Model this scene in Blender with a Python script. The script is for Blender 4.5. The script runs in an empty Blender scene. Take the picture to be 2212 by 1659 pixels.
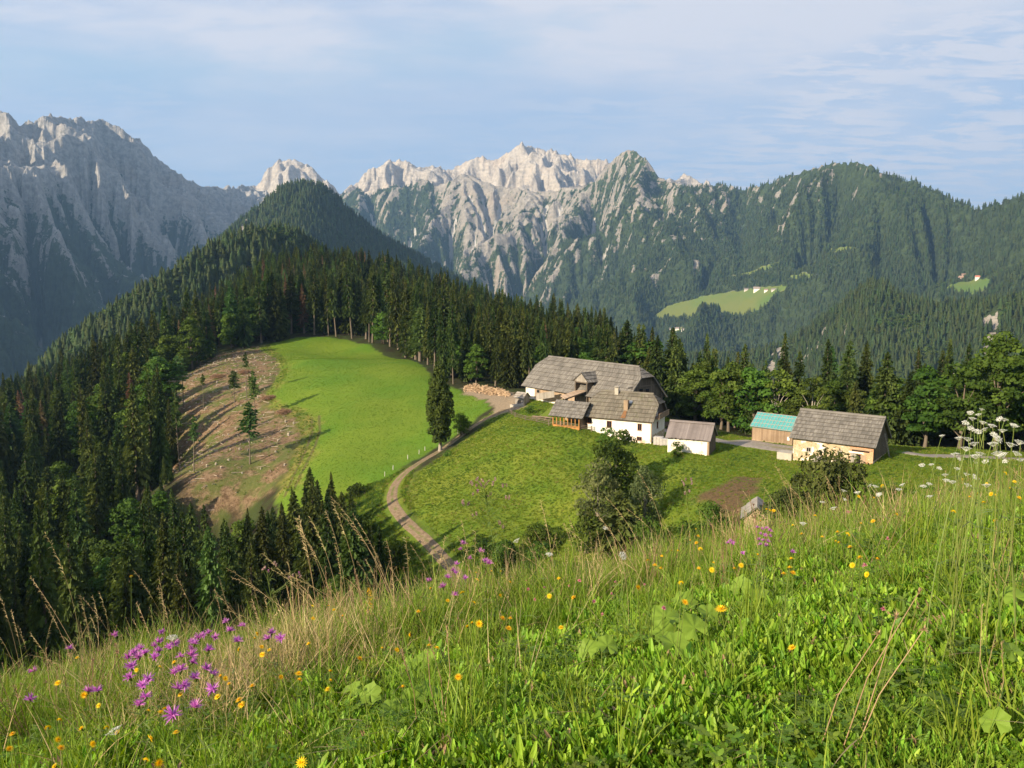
import bpy, math, random
import numpy as np
from mathutils import Vector, Matrix, Euler

# ------------------------------------------------------------------ camera, sky, sun, exposure
SC = bpy.context.scene
COL = SC.collection
D2R = math.pi / 180
F = 28 / 36 * 2212            # focal length in pixels of a 2212 x 1659 picture
PITCH = math.atan((829.5 - 600) / F)   # the level of the eye is at row 600

cam = bpy.data.objects.new('camera', bpy.data.cameras.new('camera'))
COL.objects.link(cam)
cam.data.lens = 28
cam.data.sensor_width = 36
cam.data.sensor_fit = 'HORIZONTAL'
cam.data.clip_start = 0.05
cam.data.clip_end = 60000
cam.rotation_euler = (math.pi / 2 - PITCH, 0, 0)
SC.camera = cam

SUN_AZ, SUN_EL = -130 * D2R, 23 * D2R     # azimuth clockwise from +Y
SUNV = Vector((math.sin(SUN_AZ) * math.cos(SUN_EL), math.cos(SUN_AZ) * math.cos(SUN_EL), math.sin(SUN_EL)))
sun = bpy.data.objects.new('sun', bpy.data.lights.new('sun', 'SUN'))
COL.objects.link(sun)
sun.data.energy = 5.0
sun.data.angle = 0.5 * D2R
sun.data.color = (1.0, 0.84, 0.60)
sun.rotation_euler = (-SUNV).to_track_quat('-Z', 'Y').to_euler()

SC.view_settings.view_transform = 'Standard'
SC.view_settings.look = 'None'
SC.view_settings.gamma = 1
SC.view_settings.exposure = 1.0
SC.cycles.use_denoising = True
SC.cycles.denoiser = 'OPENIMAGEDENOISE'
SC.cycles.use_adaptive_sampling = True
SC.cycles.adaptive_threshold = 0.02
SC.cycles.max_bounces = 6
SC.cycles.diffuse_bounces = 2
SC.cycles.glossy_bounces = 2
SC.cycles.transmission_bounces = 3
SC.cycles.transparent_max_bounces = 4
SC.cycles.volume_bounces = 0
SC.cycles.caustics_reflective = False
SC.cycles.caustics_refractive = False

W = bpy.data.worlds.new('World')
SC.world = W
W.use_nodes = True
wt = W.node_tree
wt.nodes.clear()
def WN(t, **k):
    n = wt.nodes.new(t)
    for a, b in k.items(): setattr(n, a, b)
    return n
wl = wt.links.new
out = WN('ShaderNodeOutputWorld')
bg = WN('ShaderNodeBackground')
bg.inputs['Strength'].default_value = 0.115
sky = WN('ShaderNodeTexSky', sky_type='NISHITA', sun_disc=False)
sky.sun_elevation = SUN_EL
sky.sun_rotation = SUN_AZ % (2 * math.pi)
sky.altitude = 1200
sky.air_density = 0.85
sky.dust_density = 0.15
sky.ozone_density = 1.5
# thin high cloud: noise on a flat layer overhead, reached through the view direction
tc = WN('ShaderNodeTexCoord')
sep = WN('ShaderNodeSeparateXYZ'); wl(tc.outputs['Generated'], sep.inputs[0])
def WM(op, a, b=None, c=None, clamp=False):
    n = WN('ShaderNodeMath', operation=op, use_clamp=clamp)
    for i, v in enumerate((a, b, c)):
        if v is None: continue
        if isinstance(v, (int, float)): n.inputs[i].default_value = v
        else: wl(v, n.inputs[i])
    return n.outputs[0]
zc = WM('ADD', WM('MAXIMUM', sep.outputs[2], 0.0), 0.10)
px = WM('DIVIDE', sep.outputs[0], zc); py = WM('DIVIDE', sep.outputs[1], zc)
cmb = WN('ShaderNodeCombineXYZ'); wl(px, cmb.inputs[0]); wl(py, cmb.inputs[1])
def cloudnoise(scale, rough, detail, sx, sy, off, rot=0.0, dist=0.0):
    mp = WN('ShaderNodeMapping'); wl(cmb.outputs[0], mp.inputs[0])
    mp.inputs['Scale'].default_value = (sx, sy, 1); mp.inputs['Location'].default_value = off
    mp.inputs['Rotation'].default_value = (0, 0, rot)
    n = WN('ShaderNodeTexNoise'); wl(mp.outputs[0], n.inputs['Vector'])
    n.inputs['Scale'].default_value = scale; n.inputs['Roughness'].default_value = rough
    n.inputs['Detail'].default_value = detail; n.inputs['Distortion'].default_value = dist
    return n.outputs['Fac']
def wramp(v, a, b):
    n = WN('ShaderNodeMapRange', interpolation_type='SMOOTHSTEP'); wl(v, n.inputs[0])
    n.inputs[1].default_value = a; n.inputs[2].default_value = b
    return n.outputs[0]
big = wramp(cloudnoise(0.8, 0.5, 4, 1, 1.3, (2.3, 0.6, 0), 0.35), 0.34, 0.64)
fine = wramp(cloudnoise(3.4, 0.6, 7, 1, 1.7, (5.2, 1.1, 0), 0.25, 0.4), 0.30, 0.70)
puffs = wramp(cloudnoise(5.2, 0.62, 8, 0.75, 1.5, (1.7, 7.0, 0), 0.15, 0.35), 0.38, 0.58)
patch = wramp(cloudnoise(0.9, 0.5, 3, 1, 1.2, (4.2, 3.1, 0)), 0.36, 0.60)
side = WM('MULTIPLY_ADD', wramp(px, -0.3, 1.3), 0.75, 0.25)
puffs = WM('MULTIPLY', WM('MULTIPLY', puffs, side), WM('MULTIPLY_ADD', patch, 0.45, 0.55))
top = wramp(sep.outputs[2], 0.17, 0.31)
veil = WM('MULTIPLY', WM('MULTIPLY_ADD', top, 0.95, WM('MULTIPLY', big, 0.50)), WM('MULTIPLY_ADD', fine, 0.40, 0.60))
veil = WM('MULTIPLY', veil, WM('MULTIPLY_ADD', big, 0.45, 0.55))
mask = WM('ADD', WM('MULTIPLY', WM('MAXIMUM', veil, puffs), 0.95), 0.14, clamp=True)
mixc = WN('ShaderNodeMix', data_type='RGBA')
# the sky's own blue, kept from washing out near the horizon, and white cloud over it
drk = WN('ShaderNodeMix', data_type='RGBA', blend_type='DARKEN'); drk.inputs[0].default_value = 0.9
wl(sky.outputs[0], drk.inputs[6]); drk.inputs[7].default_value = (1.85, 2.50, 3.45, 1)
wl(mask, mixc.inputs[0]); wl(drk.outputs[2], mixc.inputs[6]); mixc.inputs[7].default_value = (3.35, 3.45, 3.85, 1)
wl(mixc.outputs[2], bg.inputs['Color']); wl(bg.outputs[0], out.inputs[0])

# ------------------------------------------------------------------ small helpers
RNG = np.random.default_rng(7)
random.seed(11)

def ray(px, py):
    """picture point (2212 x 1659) -> azimuth (clockwise from +Y) and slope of the line of sight"""
    X = (np.asarray(px, float) - 1106) / F; Y = -(np.asarray(py, float) - 829.5) / F
    dy = math.cos(PITCH) + math.sin(PITCH) * Y
    dz = -math.sin(PITCH) + math.cos(PITCH) * Y
    return np.arctan2(X, dy), dz / np.hypot(X, dy)
def at(px, py, D):
    """point on the line of sight at forward distance D"""
    a, s = ray(px, py); r = D / np.cos(a)
    return np.array([r * np.sin(a), D, r * s])
def atz(px, py, z):
    a, s = ray(px, py); r = z / s
    return np.array([r * np.sin(a), r * np.cos(a), z])
def project(x, y, z):
    c, s = math.cos(PITCH), math.sin(PITCH)
    dep = y * c - z * s; up = y * s + z * c
    return 1106 + F * x / dep, 829.5 - F * up / dep, dep

def _grad(ix, iy, seed):
    h = (ix.astype(np.int64) * 374761393 + iy.astype(np.int64) * 668265263 + seed * 1274126177) & 0xffffffff
    h = ((h ^ (h >> 13)) * 1274126177) & 0xffffffff
    h = ((h ^ (h >> 16)) * 2246822519) & 0xffffffff
    h ^= h >> 15
    an = h.astype(np.float64) * (2 * math.pi / 4294967296.0)
    return np.cos(an), np.sin(an)
def pnoise(x, y, seed=0):
    x = np.asarray(x, float); y = np.asarray(y, float)
    x, y = np.broadcast_arrays(x, y)
    ix = np.floor(x); iy = np.floor(y); fx = x - ix; fy = y - iy
    u = fx * fx * fx * (fx * (fx * 6 - 15) + 10); v = fy * fy * fy * (fy * (fy * 6 - 15) + 10)
    def g(i, j):
        a, b = _grad(ix + i, iy + j, seed)
        return a * (fx - i) + b * (fy - j)
    n0 = g(0, 0) * (1 - u) + g(1, 0) * u; n1 = g(0, 1) * (1 - u) + g(1, 1) * u
    return (n0 * (1 - v) + n1 * v) * 1.5
def fbm(x, y, o=5, seed=0, gain=0.5, lac=2.03):
    s = 0; a = 1; t = 0
    for i in range(o):
        s = s + a * pnoise(x, y, seed + i * 17); t += a; a *= gain; x = x * lac + 13.7; y = y * lac + 7.3
    return s / t
def ridged(x, y, o=5, seed=0, gain=0.5, lac=2.07):
    s = 0; a = 1; t = 0; w = 1
    for i in range(o):
        n = 1 - np.abs(pnoise(x, y, seed + i * 31)) * 1.25
        n = np.clip(n, 0, 1) ** 2 * w
        s = s + a * n; t += a; w = np.clip(n * 1.6, 0.25, 1); a *= gain; x = x * lac + 5.1; y = y * lac + 9.2
    return s / t
def sstep(x, a, b):
    t = np.clip((np.asarray(x, float) - a) / (b - a), 0, 1)
    return t * t * (3 - 2 * t)

def link(o): COL.objects.link(o); return o
def mesh_np(name, V, Fc, mats=(), mi=None, smooth=False):
    """V (n,3), Fc (m,k) -> mesh"""
    me = bpy.data.meshes.new(name)
    V = np.asarray(V, np.float32); Fc = np.asarray(Fc, np.int32)
    me.vertices.add(len(V)); me.vertices.foreach_set('co', V.ravel())
    k = Fc.shape[1]
    me.loops.add(Fc.size); me.loops.foreach_set('vertex_index', Fc.ravel())
    me.polygons.add(len(Fc)); me.polygons.foreach_set('loop_start', np.arange(0, Fc.size, k, dtype=np.int32))
    for m in mats: me.materials.append(m)
    if mi is not None: me.polygons.foreach_set('material_index', np.asarray(mi, np.int32))
    if smooth: me.polygons.foreach_set('use_smooth', np.ones(len(Fc), bool))
    me.update(calc_edges=True)
    return me
def attr(me, name, arr, typ='FLOAT'):
    at_ = me.attributes.new(name, typ, 'POINT')
    if typ == 'FLOAT': at_.data.foreach_set('value', np.asarray(arr, np.float32).ravel())
    elif typ == 'INT': at_.data.foreach_set('value', np.asarray(arr, np.int32).ravel())
    elif typ == 'FLOAT_COLOR': at_.data.foreach_set('color', np.asarray(arr, np.float32).ravel())
    elif typ == 'FLOAT_VECTOR': at_.data.foreach_set('vector', np.asarray(arr, np.float32).ravel())
def obj(name, me, parent=None):
    o = bpy.data.objects.new(name, me); COL.objects.link(o)
    if parent is not None: o.parent = parent
    return o
def tag(o, label=None, cat=None, group=None, kind=None):
    if label: o['label'] = label
    if cat: o['category'] = cat
    if group: o['group'] = group
    if kind: o['kind'] = kind
    return o
def empty(name, loc, rz=0, label=None, cat=None, group=None):
    o = bpy.data.objects.new(name, None); COL.objects.link(o)
    o.empty_display_size = 0.5
    o.location = loc; o.rotation_euler = (0, 0, rz)
    return tag(o, label, cat, group)
def copy_tree(o, parent=None):
    c = o.copy(); COL.objects.link(c)
    if parent is not None: c.parent = parent
    for ch in list(o.children): copy_tree(ch, c)
    return c

# ------------------------------------------------------------------ material helpers
class NT:
    def __init__(s, name):
        s.m = bpy.data.materials.new(name); s.m.use_nodes = True
        s.t = s.m.node_tree; s.t.nodes.clear(); s.l = s.t.links.new
        s.out = s.t.nodes.new('ShaderNodeOutputMaterial')
    def n(s, t, **k):
        n = s.t.nodes.new(t)
        for a, b in k.items(): setattr(n, a, b)
        return n
    def put(s, v, sock):
        if isinstance(v, bpy.types.NodeSocket): s.l(v, sock)
        elif isinstance(v, (tuple, list)):
            sock.default_value = tuple(v) + ((1,) if len(v) == 3 and sock.type == 'RGBA' else ())
        else: sock.default_value = v
    def math(s, op, a, b=None, c=None, clamp=False):
        n = s.n('ShaderNodeMath', operation=op, use_clamp=clamp)
        for i, v in enumerate((a, b, c)):
            if v is not None: s.put(v, n.inputs[i])
        return n.outputs[0]
    def mix(s, f, a, b, mode='MIX'):
        n = s.n('ShaderNodeMix', data_type='RGBA', blend_type=mode)
        s.put(f, n.inputs[0]); s.put(a, n.inputs[6]); s.put(b, n.inputs[7])
        return n.outputs[2]
    def coord(s, which='Object'): return s.n('ShaderNodeTexCoord').outputs[which]
    def mapping(s, v, scale=(1, 1, 1), rot=(0, 0, 0), loc=(0, 0, 0)):
        n = s.n('ShaderNodeMapping'); s.l(v, n.inputs[0])
        n.inputs['Scale'].default_value = scale; n.inputs['Rotation'].default_value = rot; n.inputs['Location'].default_value = loc
        return n.outputs[0]
    def noise(s, v, scale, detail=4, rough=0.55, dist=0.0, outp='Fac'):
        n = s.n('ShaderNodeTexNoise'); s.l(v, n.inputs['Vector'])
        n.inputs['Scale'].default_value = scale; n.inputs['Detail'].default_value = detail
        n.inputs['Roughness'].default_value = rough; n.inputs['Distortion'].default_value = dist
        return n.outputs[outp]
    def voro(s, v, scale, feature='F1', outp='Distance', rnd=1.0):
        n = s.n('ShaderNodeTexVoronoi', feature=feature); s.l(v, n.inputs['Vector'])
        n.inputs['Scale'].default_value = scale; n.inputs['Randomness'].default_value = rnd
        return n.outputs[outp]
    def ramp(s, v, a, b, lo=0.0, hi=1.0):
        n = s.n('ShaderNodeMapRange', interpolation_type='SMOOTHSTEP'); s.put(v, n.inputs[0])
        n.inputs[1].default_value = a; n.inputs[2].default_value = b; n.inputs[3].default_value = lo; n.inputs[4].default_value = hi
        return n.outputs[0]
    def attr(s, name, outp='Fac', typ='GEOMETRY'):
        n = s.n('ShaderNodeAttribute', attribute_name=name, attribute_type=typ); return n.outputs[outp]
    def rand(s): return s.n('ShaderNodeObjectInfo').outputs['Random']
    def hsv(s, c, h=0.5, sa=1.0, v=1.0):
        n = s.n('ShaderNodeHueSaturation'); s.put(c, n.inputs['Color'])
        s.put(h, n.inputs['Hue']); s.put(sa, n.inputs['Saturation']); s.put(v, n.inputs['Value'])
        return n.outputs[0]
    def bump(s, h, strength=0.5, dist=0.1):
        n = s.n('ShaderNodeBump'); s.l(h, n.inputs['Height'])
        n.inputs['Strength'].default_value = strength; n.inputs['Distance'].default_value = dist
        return n.outputs[0]
    def bsdf(s, col, rough=0.8, spec=0.3, normal=None, metal=0.0, trans=None, transcol=None):
        p = s.n('ShaderNodeBsdfPrincipled')
        s.put(col, p.inputs['Base Color']); s.put(rough, p.inputs['Roughness'])
        s.put(spec, p.inputs['Specular IOR Level']); s.put(metal, p.inputs['Metallic'])
        if normal is not None: s.l(normal, p.inputs['Normal'])
        sh = p.outputs[0]
        if trans:
            tr = s.n('ShaderNodeBsdfTranslucent'); s.put(transcol if transcol is not None else col, tr.inputs[0])
            mx = s.n('ShaderNodeMixShader'); s.put(trans, mx.inputs[0]); s.l(sh, mx.inputs[1]); s.l(tr.outputs[0], mx.inputs[2])
            sh = mx.outputs[0]
        s.l(sh, s.out.inputs[0])
        return s.m
def plain(name, col, rough=0.7, spec=0.3, var=0.12, scale=3.0, metal=0.0):
    t = NT(name); c = t.coord()
    f = t.noise(c, scale, 6, 0.6)
    cc = t.mix(f, tuple(x * (1 - var) for x in col), tuple(min(1, x * (1 + var)) for x in col))
    return t.bsdf(cc, rough, spec, metal=metal)
# ------------------------------------------------------------------ terrain: heights
KS = 1.4
# picture point, forward distance (times KS) in metres: the farm stands about 170 m away, the wooded hill 660 m
CTRL = [
 # farm terrace and yard
 (1138,859,154),(1256,930,124.5),(1191,921,126.5),(1250,929,124),(1395,962,120),(1443,970,109.5),(1533,988,106.5),(1632,948,118),(1722,988,105),
 (1868,1003,98),(1660,962,112),(1560,955,124),(1300,900,138),(1060,862,165),(1100,880,152),(1010,840,182),
 (2000,985,103),(2120,988,103),(2212,992,102),(1960,972,104),(2400,1000,102),(1720,955,124),(1850,960,124),
 # slope in front of the house
 (1000,960,136),(1150,1000,117),(1250,1050,106),(1100,1060,112),(1200,1100,104),(1200,1190,95),(1050,1150,100),(1250,990,117),
 (1350,1010,112),(1340,1090,99),(1340,1180,90),
 # dirt road and the meadow hill
 (1040,905,148),(950,970,140),(880,1010,132),(848,1050,125),(845,1080,118),(870,1120,110),(920,1170,102),(960,1215,95),
 (700,728,290),(640,729,288),(600,735,285),(800,745,265),(750,782,222),(850,785,215),(910,797,208),(660,776,232),
 (850,772,256),(800,767,259),(725,763,268),
 (850,870,176),(800,950,151),(850,1000,138),(650,850,190),(700,1000,141),(750,1060,129),(630,1050,135),(600,1110,126),
 (720,900,168),(960,850,180),(1000,880,165),
 # felled slope
 (480,770,262),(560,740,280),(600,800,225),(450,830,220),(380,900,200),(500,900,186),(600,940,166),(400,1000,166),
 (550,1010,149),(470,1070,142),(400,1090,140),(350,850,225),(270,930,216),(300,1030,186),
 # wooded slope below and left
 (100,1000,232),(0,1060,225),(100,1180,178),(0,1280,150),(200,1340,122),(0,1400,110),(400,1330,112),(600,1270,106),(800,1250,97),(250,1150,180),(450,1190,138),(600,1180,118),
 (-200,1050,200),(-200,1250,140),(-300,1400,95),
 # bank below the viewer (hidden)
 (1106,1400,52),(300,1520,52),(1900,1190,45),(1500,1300,48),(700,1450,50),(2212,1130,48),(2500,1130,50),(0,1560,50),
 # garden, orchard, field to the right
 (1950,1030,91),(2100,1005,97),(1600,1060,90),(1500,1080,90),(1680,1000,103),(1450,1050,98),(1400,1100,93),(1480,1150,84),
 (1600,1150,78),(1800,1120,72),(2000,1060,80),(2200,1040,84),(1640,1130,78),
]
# ground points given outright: x, y, z
GROUND = [
 # the wooded hill and what falls away behind it
 (-125,470,-1),(-95,470,0),(-60,440,-8),(-28,420,-17),(-2,400,-28),(20,370,-33),(38,335,-37),(50,300,-41),(-150,460,-8),(-170,420,-40),(-140,420,-15),
 (-165,360,-43),(-125,325,-27),(-100,380,-14),(-60,370,-18),(-20,330,-24),(0,250,-27),(-30,280,-24),
 (-175,320,-52),(-160,275,-46),(-205,300,-66),(-190,260,-63),(-180,225,-68),(-230,240,-95),(-260,400,-75),(-240,330,-70),
 (-120,560,-30),(-60,540,-28),(0,500,-48),(60,450,-64),(-200,560,-40),
 (15,200,-29),(30,185,-31),(45,180,-34),(30,230,-37),(55,220,-46),(80,200,-50),(75,160,-37),(100,170,-46),(60,300,-52),
 (75,140,-29),(95,140,-32),(120,150,-40),(120,120,-30),(150,130,-38),(85,115,-25.5),(105,112,-25.5),(140,200,-68),(200,200,-84),(180,150,-52),(110,260,-78),(160,300,-100),
]
P3 = np.array([at(a_, b_, d_ * KS) for a_, b_, d_ in CTRL] + [np.array(g, float) * KS for g in GROUND])
def _phi(d2):
    return np.where(d2 > 1e-9, 0.5 * d2 * np.log(np.maximum(d2, 1e-9)), 0)
SCL = 140.0
_c = P3[:, :2] / SCL
_n = len(_c)
_K = _phi(((_c[:, None] - _c[None]) ** 2).sum(-1)) + np.eye(_n) * 0.0012
_Pm = np.c_[np.ones(_n), _c]
_A = np.block([[_K, _Pm], [_Pm.T, np.zeros((3, 3))]])
_w = np.linalg.solve(_A, np.r_[P3[:, 2], 0, 0, 0])
def tps(x, y):
    q = np.c_[np.ravel(x), np.ravel(y)] / SCL
    o = np.empty(len(q))
    for i in range(0, len(q), 40000):
        b = q[i:i + 40000]
        d2 = (b[:, None, 0] - _c[None, :, 0]) ** 2 + (b[:, None, 1] - _c[None, :, 1]) ** 2
        o[i:i + 40000] = _phi(d2) @ _w[:_n] + _w[_n] + b @ _w[_n + 1:]
    return o.reshape(np.shape(x))
VALLEY = -560.0
def near_z(x, y):
    yp = np.maximum(y, 0); yn = np.maximum(-y, 0)
    z = -1.55 + 0.2 * x - np.where(yp < 11, 0.0295 * yp ** 2, 0.0295 * 121 + 0.649 * (yp - 11)) + 0.35 * yn ** 2 / (yn + 1.5)
    z = z + 0.10 * pnoise(x * 0.55 + 3, y * 0.55, 3) + 0.05 * pnoise(x * 1.6, y * 1.6, 5)
    return z
def ground(x, y):
    x = np.asarray(x, float); y = np.asarray(y, float)
    r = np.hypot(x, y)
    w = sstep(r, 15, 36)
    m = np.zeros(np.shape(x))
    t = tps(x, y) if np.max(w) > 0 else 0
    far = sstep(r, 740, 1250)
    side = sstep(np.abs(np.arctan2(x, y)), 0.85, 1.3)
    t = np.clip(t, -230, 35)
    rough = (fbm(x / 14, y / 14, 4, 21) * 0.35 + 1.3 * fbm(x / 48, y / 48, 2, 23) * sstep(r, 225, 270)) * sstep(r, 30, 80)
    t = t + rough
    t = t * (1 - far) + far * (-200 - 360 * sstep(r, 900, 2600))
    t = t * (1 - side * w) + side * w * (-1.55 + 0.35 * x.clip(-60, 60) - 0.2 * y)
    return near_z(x, y) * (1 - w) + t * w

class Sheet:
    """polar height sheet; columns a (azimuth), rows r (range, may differ per column)"""
    def __init__(s, a, R, Z):
        s.a, s.R, s.Z = a, R, Z                  # R, Z : (columns, rows), rows from near to far
        s.S = Z / R
        s.M = np.maximum.accumulate(s.S, axis=1)
    def hit(s, px, py):
        az, sl = ray(px, py)
        i = int(np.clip(np.searchsorted(s.a, az), 1, len(s.a) - 1))
        f = (az - s.a[i - 1]) / (s.a[i] - s.a[i - 1])
        S = s.S[i - 1] * (1 - f) + s.S[i] * f; R = s.R[i - 1] * (1 - f) + s.R[i] * f
        k = np.nonzero(S >= sl)[0]
        k = k[k > 0]
        if len(k) == 0: k = [int(np.argmax(S))]
        j = int(k[0]); r = R[j]
        if j > 0 and S[j] > S[j - 1]:
            g = np.clip((sl - S[j - 1]) / (S[j] - S[j - 1]), 0, 1); r = R[j - 1] * (1 - g) + R[j] * g
        return np.array([r * math.sin(az), r * math.cos(az), r * float(sl)])

NA = 1050
A0 = np.linspace(-47 * D2R, 47 * D2R, NA)
RR = np.concatenate([np.geomspace(0.4, 18, 170)[:-1], np.geomspace(18, 860, 660)[:-1], np.geomspace(860, 12500, 60)])
Acoarse = np.arange(47, 313.01, 3.5) * D2R
ALLA = np.concatenate([A0, Acoarse[1:-1]])
GX = np.sin(ALLA)[:, None] * RR[None]; GY = np.cos(ALLA)[:, None] * RR[None]
# heights on a coarser grid first (the spline is smooth), roughness added in ground()
GZ = ground(GX, GY)
MID = Sheet(A0, np.broadcast_to(RR, (NA, len(RR))), GZ[:NA])
_far0 = np.searchsorted(RR, 34.0)
class _Beyond(Sheet): pass
BEY = Sheet(A0, MID.R[:, _far0:], MID.Z[:, _far0:])      # the ground beyond the bank, for placing things seen past it
def hit(px, py): return BEY.hit(px, py)
def gz(x, y):
    """height of the built sheet (bilinear in the polar grid)"""
    x = np.atleast_1d(np.asarray(x, float)); y = np.atleast_1d(np.asarray(y, float))
    a = np.arctan2(x, y); r = np.hypot(x, y)
    fi = np.clip((a - A0[0]) / (A0[1] - A0[0]), 0, NA - 1.001); i = fi.astype(int); fi = fi - i
    j = np.clip(np.searchsorted(RR, r) - 1, 0, len(RR) - 2); fj = np.clip((r - RR[j]) / (RR[j + 1] - RR[j]), 0, 1)
    Z = GZ
    return (Z[i, j] * (1 - fi) + Z[i + 1, j] * fi) * (1 - fj) + (Z[i, j + 1] * (1 - fi) + Z[i + 1, j + 1] * fi) * fj
def g1(x, y): return float(gz(x, y)[0])
def poly_from(pts, fn=hit): return np.array([fn(*p)[:2] for p in pts])
def inside(x, y, poly):
    x = np.asarray(x, float); y = np.asarray(y, float)
    c = np.zeros(x.shape, bool); n = len(poly); j = n - 1
    for i in range(n):
        xi, yi = poly[i]; xj, yj = poly[j]
        if yi != yj:
            c ^= ((yi > y) != (yj > y)) & (x < (xj - xi) * (y - yi) / (yj - yi) + xi)
        j = i
    return c
def dist_line(x, y, line):
    """distance to an open polyline"""
    d = np.full(np.shape(x), 1e9)
    for (x0, y0), (x1, y1) in zip(line[:-1], line[1:]):
        vx, vy = x1 - x0, y1 - y0
        t = np.clip(((x - x0) * vx + (y - y0) * vy) / (vx * vx + vy * vy + 1e-9), 0, 1)
        d = np.minimum(d, np.hypot(x - x0 - t * vx, y - y0 - t * vy))
    return d
def soft(x, y, poly, w):
    """1 inside the polygon, 0 outside, soft over about w metres, ragged edge"""
    jx = fbm(x / 5, y / 5, 3, 91) * w; jy = fbm(x / 5 + 40, y / 5, 3, 92) * w
    d = dist_line(x + jx, y + jy, np.vstack([poly, poly[:1]]))
    s = np.where(inside(x + jx, y + jy, poly), d, -d)
    return sstep(s, -w * 0.5, w * 0.5)
# ------------------------------------------------------------------ foliage materials and tree meshes
def foliage_mat(name, dark, light, trans=0.22, hue=0.03, val=0.35, scale=0.35):
    t = NT(name)
    c = t.coord('Object')
    n = t.noise(c, scale, 3, 0.6)
    f = t.ramp(n, 0.35, 0.68)
    col = t.mix(f, dark, light)
    r = t.rand()
    r2 = t.math('FRACT', t.math('MULTIPLY', r, 7.31))
    col = t.hsv(col, t.math('MULTIPLY_ADD', r, hue * 2, 0.5 - hue), 1.0, t.math('MULTIPLY_ADD', r2, val * 2, 1 - val))
    return t.bsdf(col, 0.75, 0.15, trans=trans, transcol=t.hsv(col, 0.5, 1.1, 1.3))
M_SPRUCE = foliage_mat('spruce needles', (0.028, 0.048, 0.012), (0.098, 0.128, 0.028))
M_SPRUCE_OLD = foliage_mat('dry needles', (0.12, 0.075, 0.035), (0.22, 0.15, 0.08), val=0.25)
M_LEAF = foliage_mat('tree leaves', (0.040, 0.078, 0.010), (0.110, 0.175, 0.026), trans=0.3, hue=0.025)
M_LARCH = foliage_mat('larch needles', (0.055, 0.10, 0.025), (0.10, 0.165, 0.045), trans=0.3)
M_FAR = foliage_mat('distant needles', (0.042, 0.064, 0.020), (0.085, 0.118, 0.036), val=0.3, scale=0.12)
M_FARLEAF = foliage_mat('distant leaves', (0.060, 0.095, 0.022), (0.105, 0.150, 0.036), val=0.3, scale=0.12)
M_BARK = plain('grey bark', (0.16, 0.13, 0.10), 0.9, 0.1, 0.4, 2.0)
M_BARKPALE = plain('pale bark', (0.34, 0.30, 0.25), 0.9, 0.1, 0.3, 2.0)

def tube_np(pts, rad, sides=6):
    """tapered tube along points -> V, quads"""
    pts = np.asarray(pts, float); n = len(pts)
    V = []
    for i in range(n):
        d = pts[min(i + 1, n - 1)] - pts[max(i - 1, 0)]; d = d / (np.linalg.norm(d) + 1e-9)
        a = np.cross(d, [0.3, 0.9, 0.1] if abs(d[2]) > 0.8 else [0, 0, 1]); a /= np.linalg.norm(a) + 1e-9
        b = np.cross(d, a)
        th = np.arange(sides) * 2 * math.pi / sides
        V.append(pts[i] + rad[i] * (np.cos(th)[:, None] * a + np.sin(th)[:, None] * b))
    V = np.vstack(V); Q = []
    for i in range(n - 1):
        for k in range(sides):
            k2 = (k + 1) % sides
            Q.append((i * sides + k, i * sides + k2, (i + 1) * sides + k2, (i + 1) * sides + k))
    return V, np.array(Q, int)
def join_np(parts):
    V = []; Q = []; o = 0
    for v, q in parts:
        V.append(v); Q.append(q + o); o += len(v)
    return np.vstack(V), np.vstack(Q)
def rhomb(C, U, Wd, fold=0.0):
    """leaf-shaped quads: centre C, half length U, half width Wd"""
    C = np.asarray(C); n = len(C)
    V = np.empty((n, 4, 3)); V[:, 0] = C - U; V[:, 1] = C + Wd - U * 0.1; V[:, 2] = C + U; V[:, 3] = C - Wd - U * 0.1
    if fold: V[:, 1, 2] += fold; V[:, 3, 2] += fold
    return V.reshape(-1, 3), np.arange(n * 4).reshape(n, 4)
def unit(v): return v / (np.linalg.norm(v, axis=-1, keepdims=True) + 1e-9)

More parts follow.
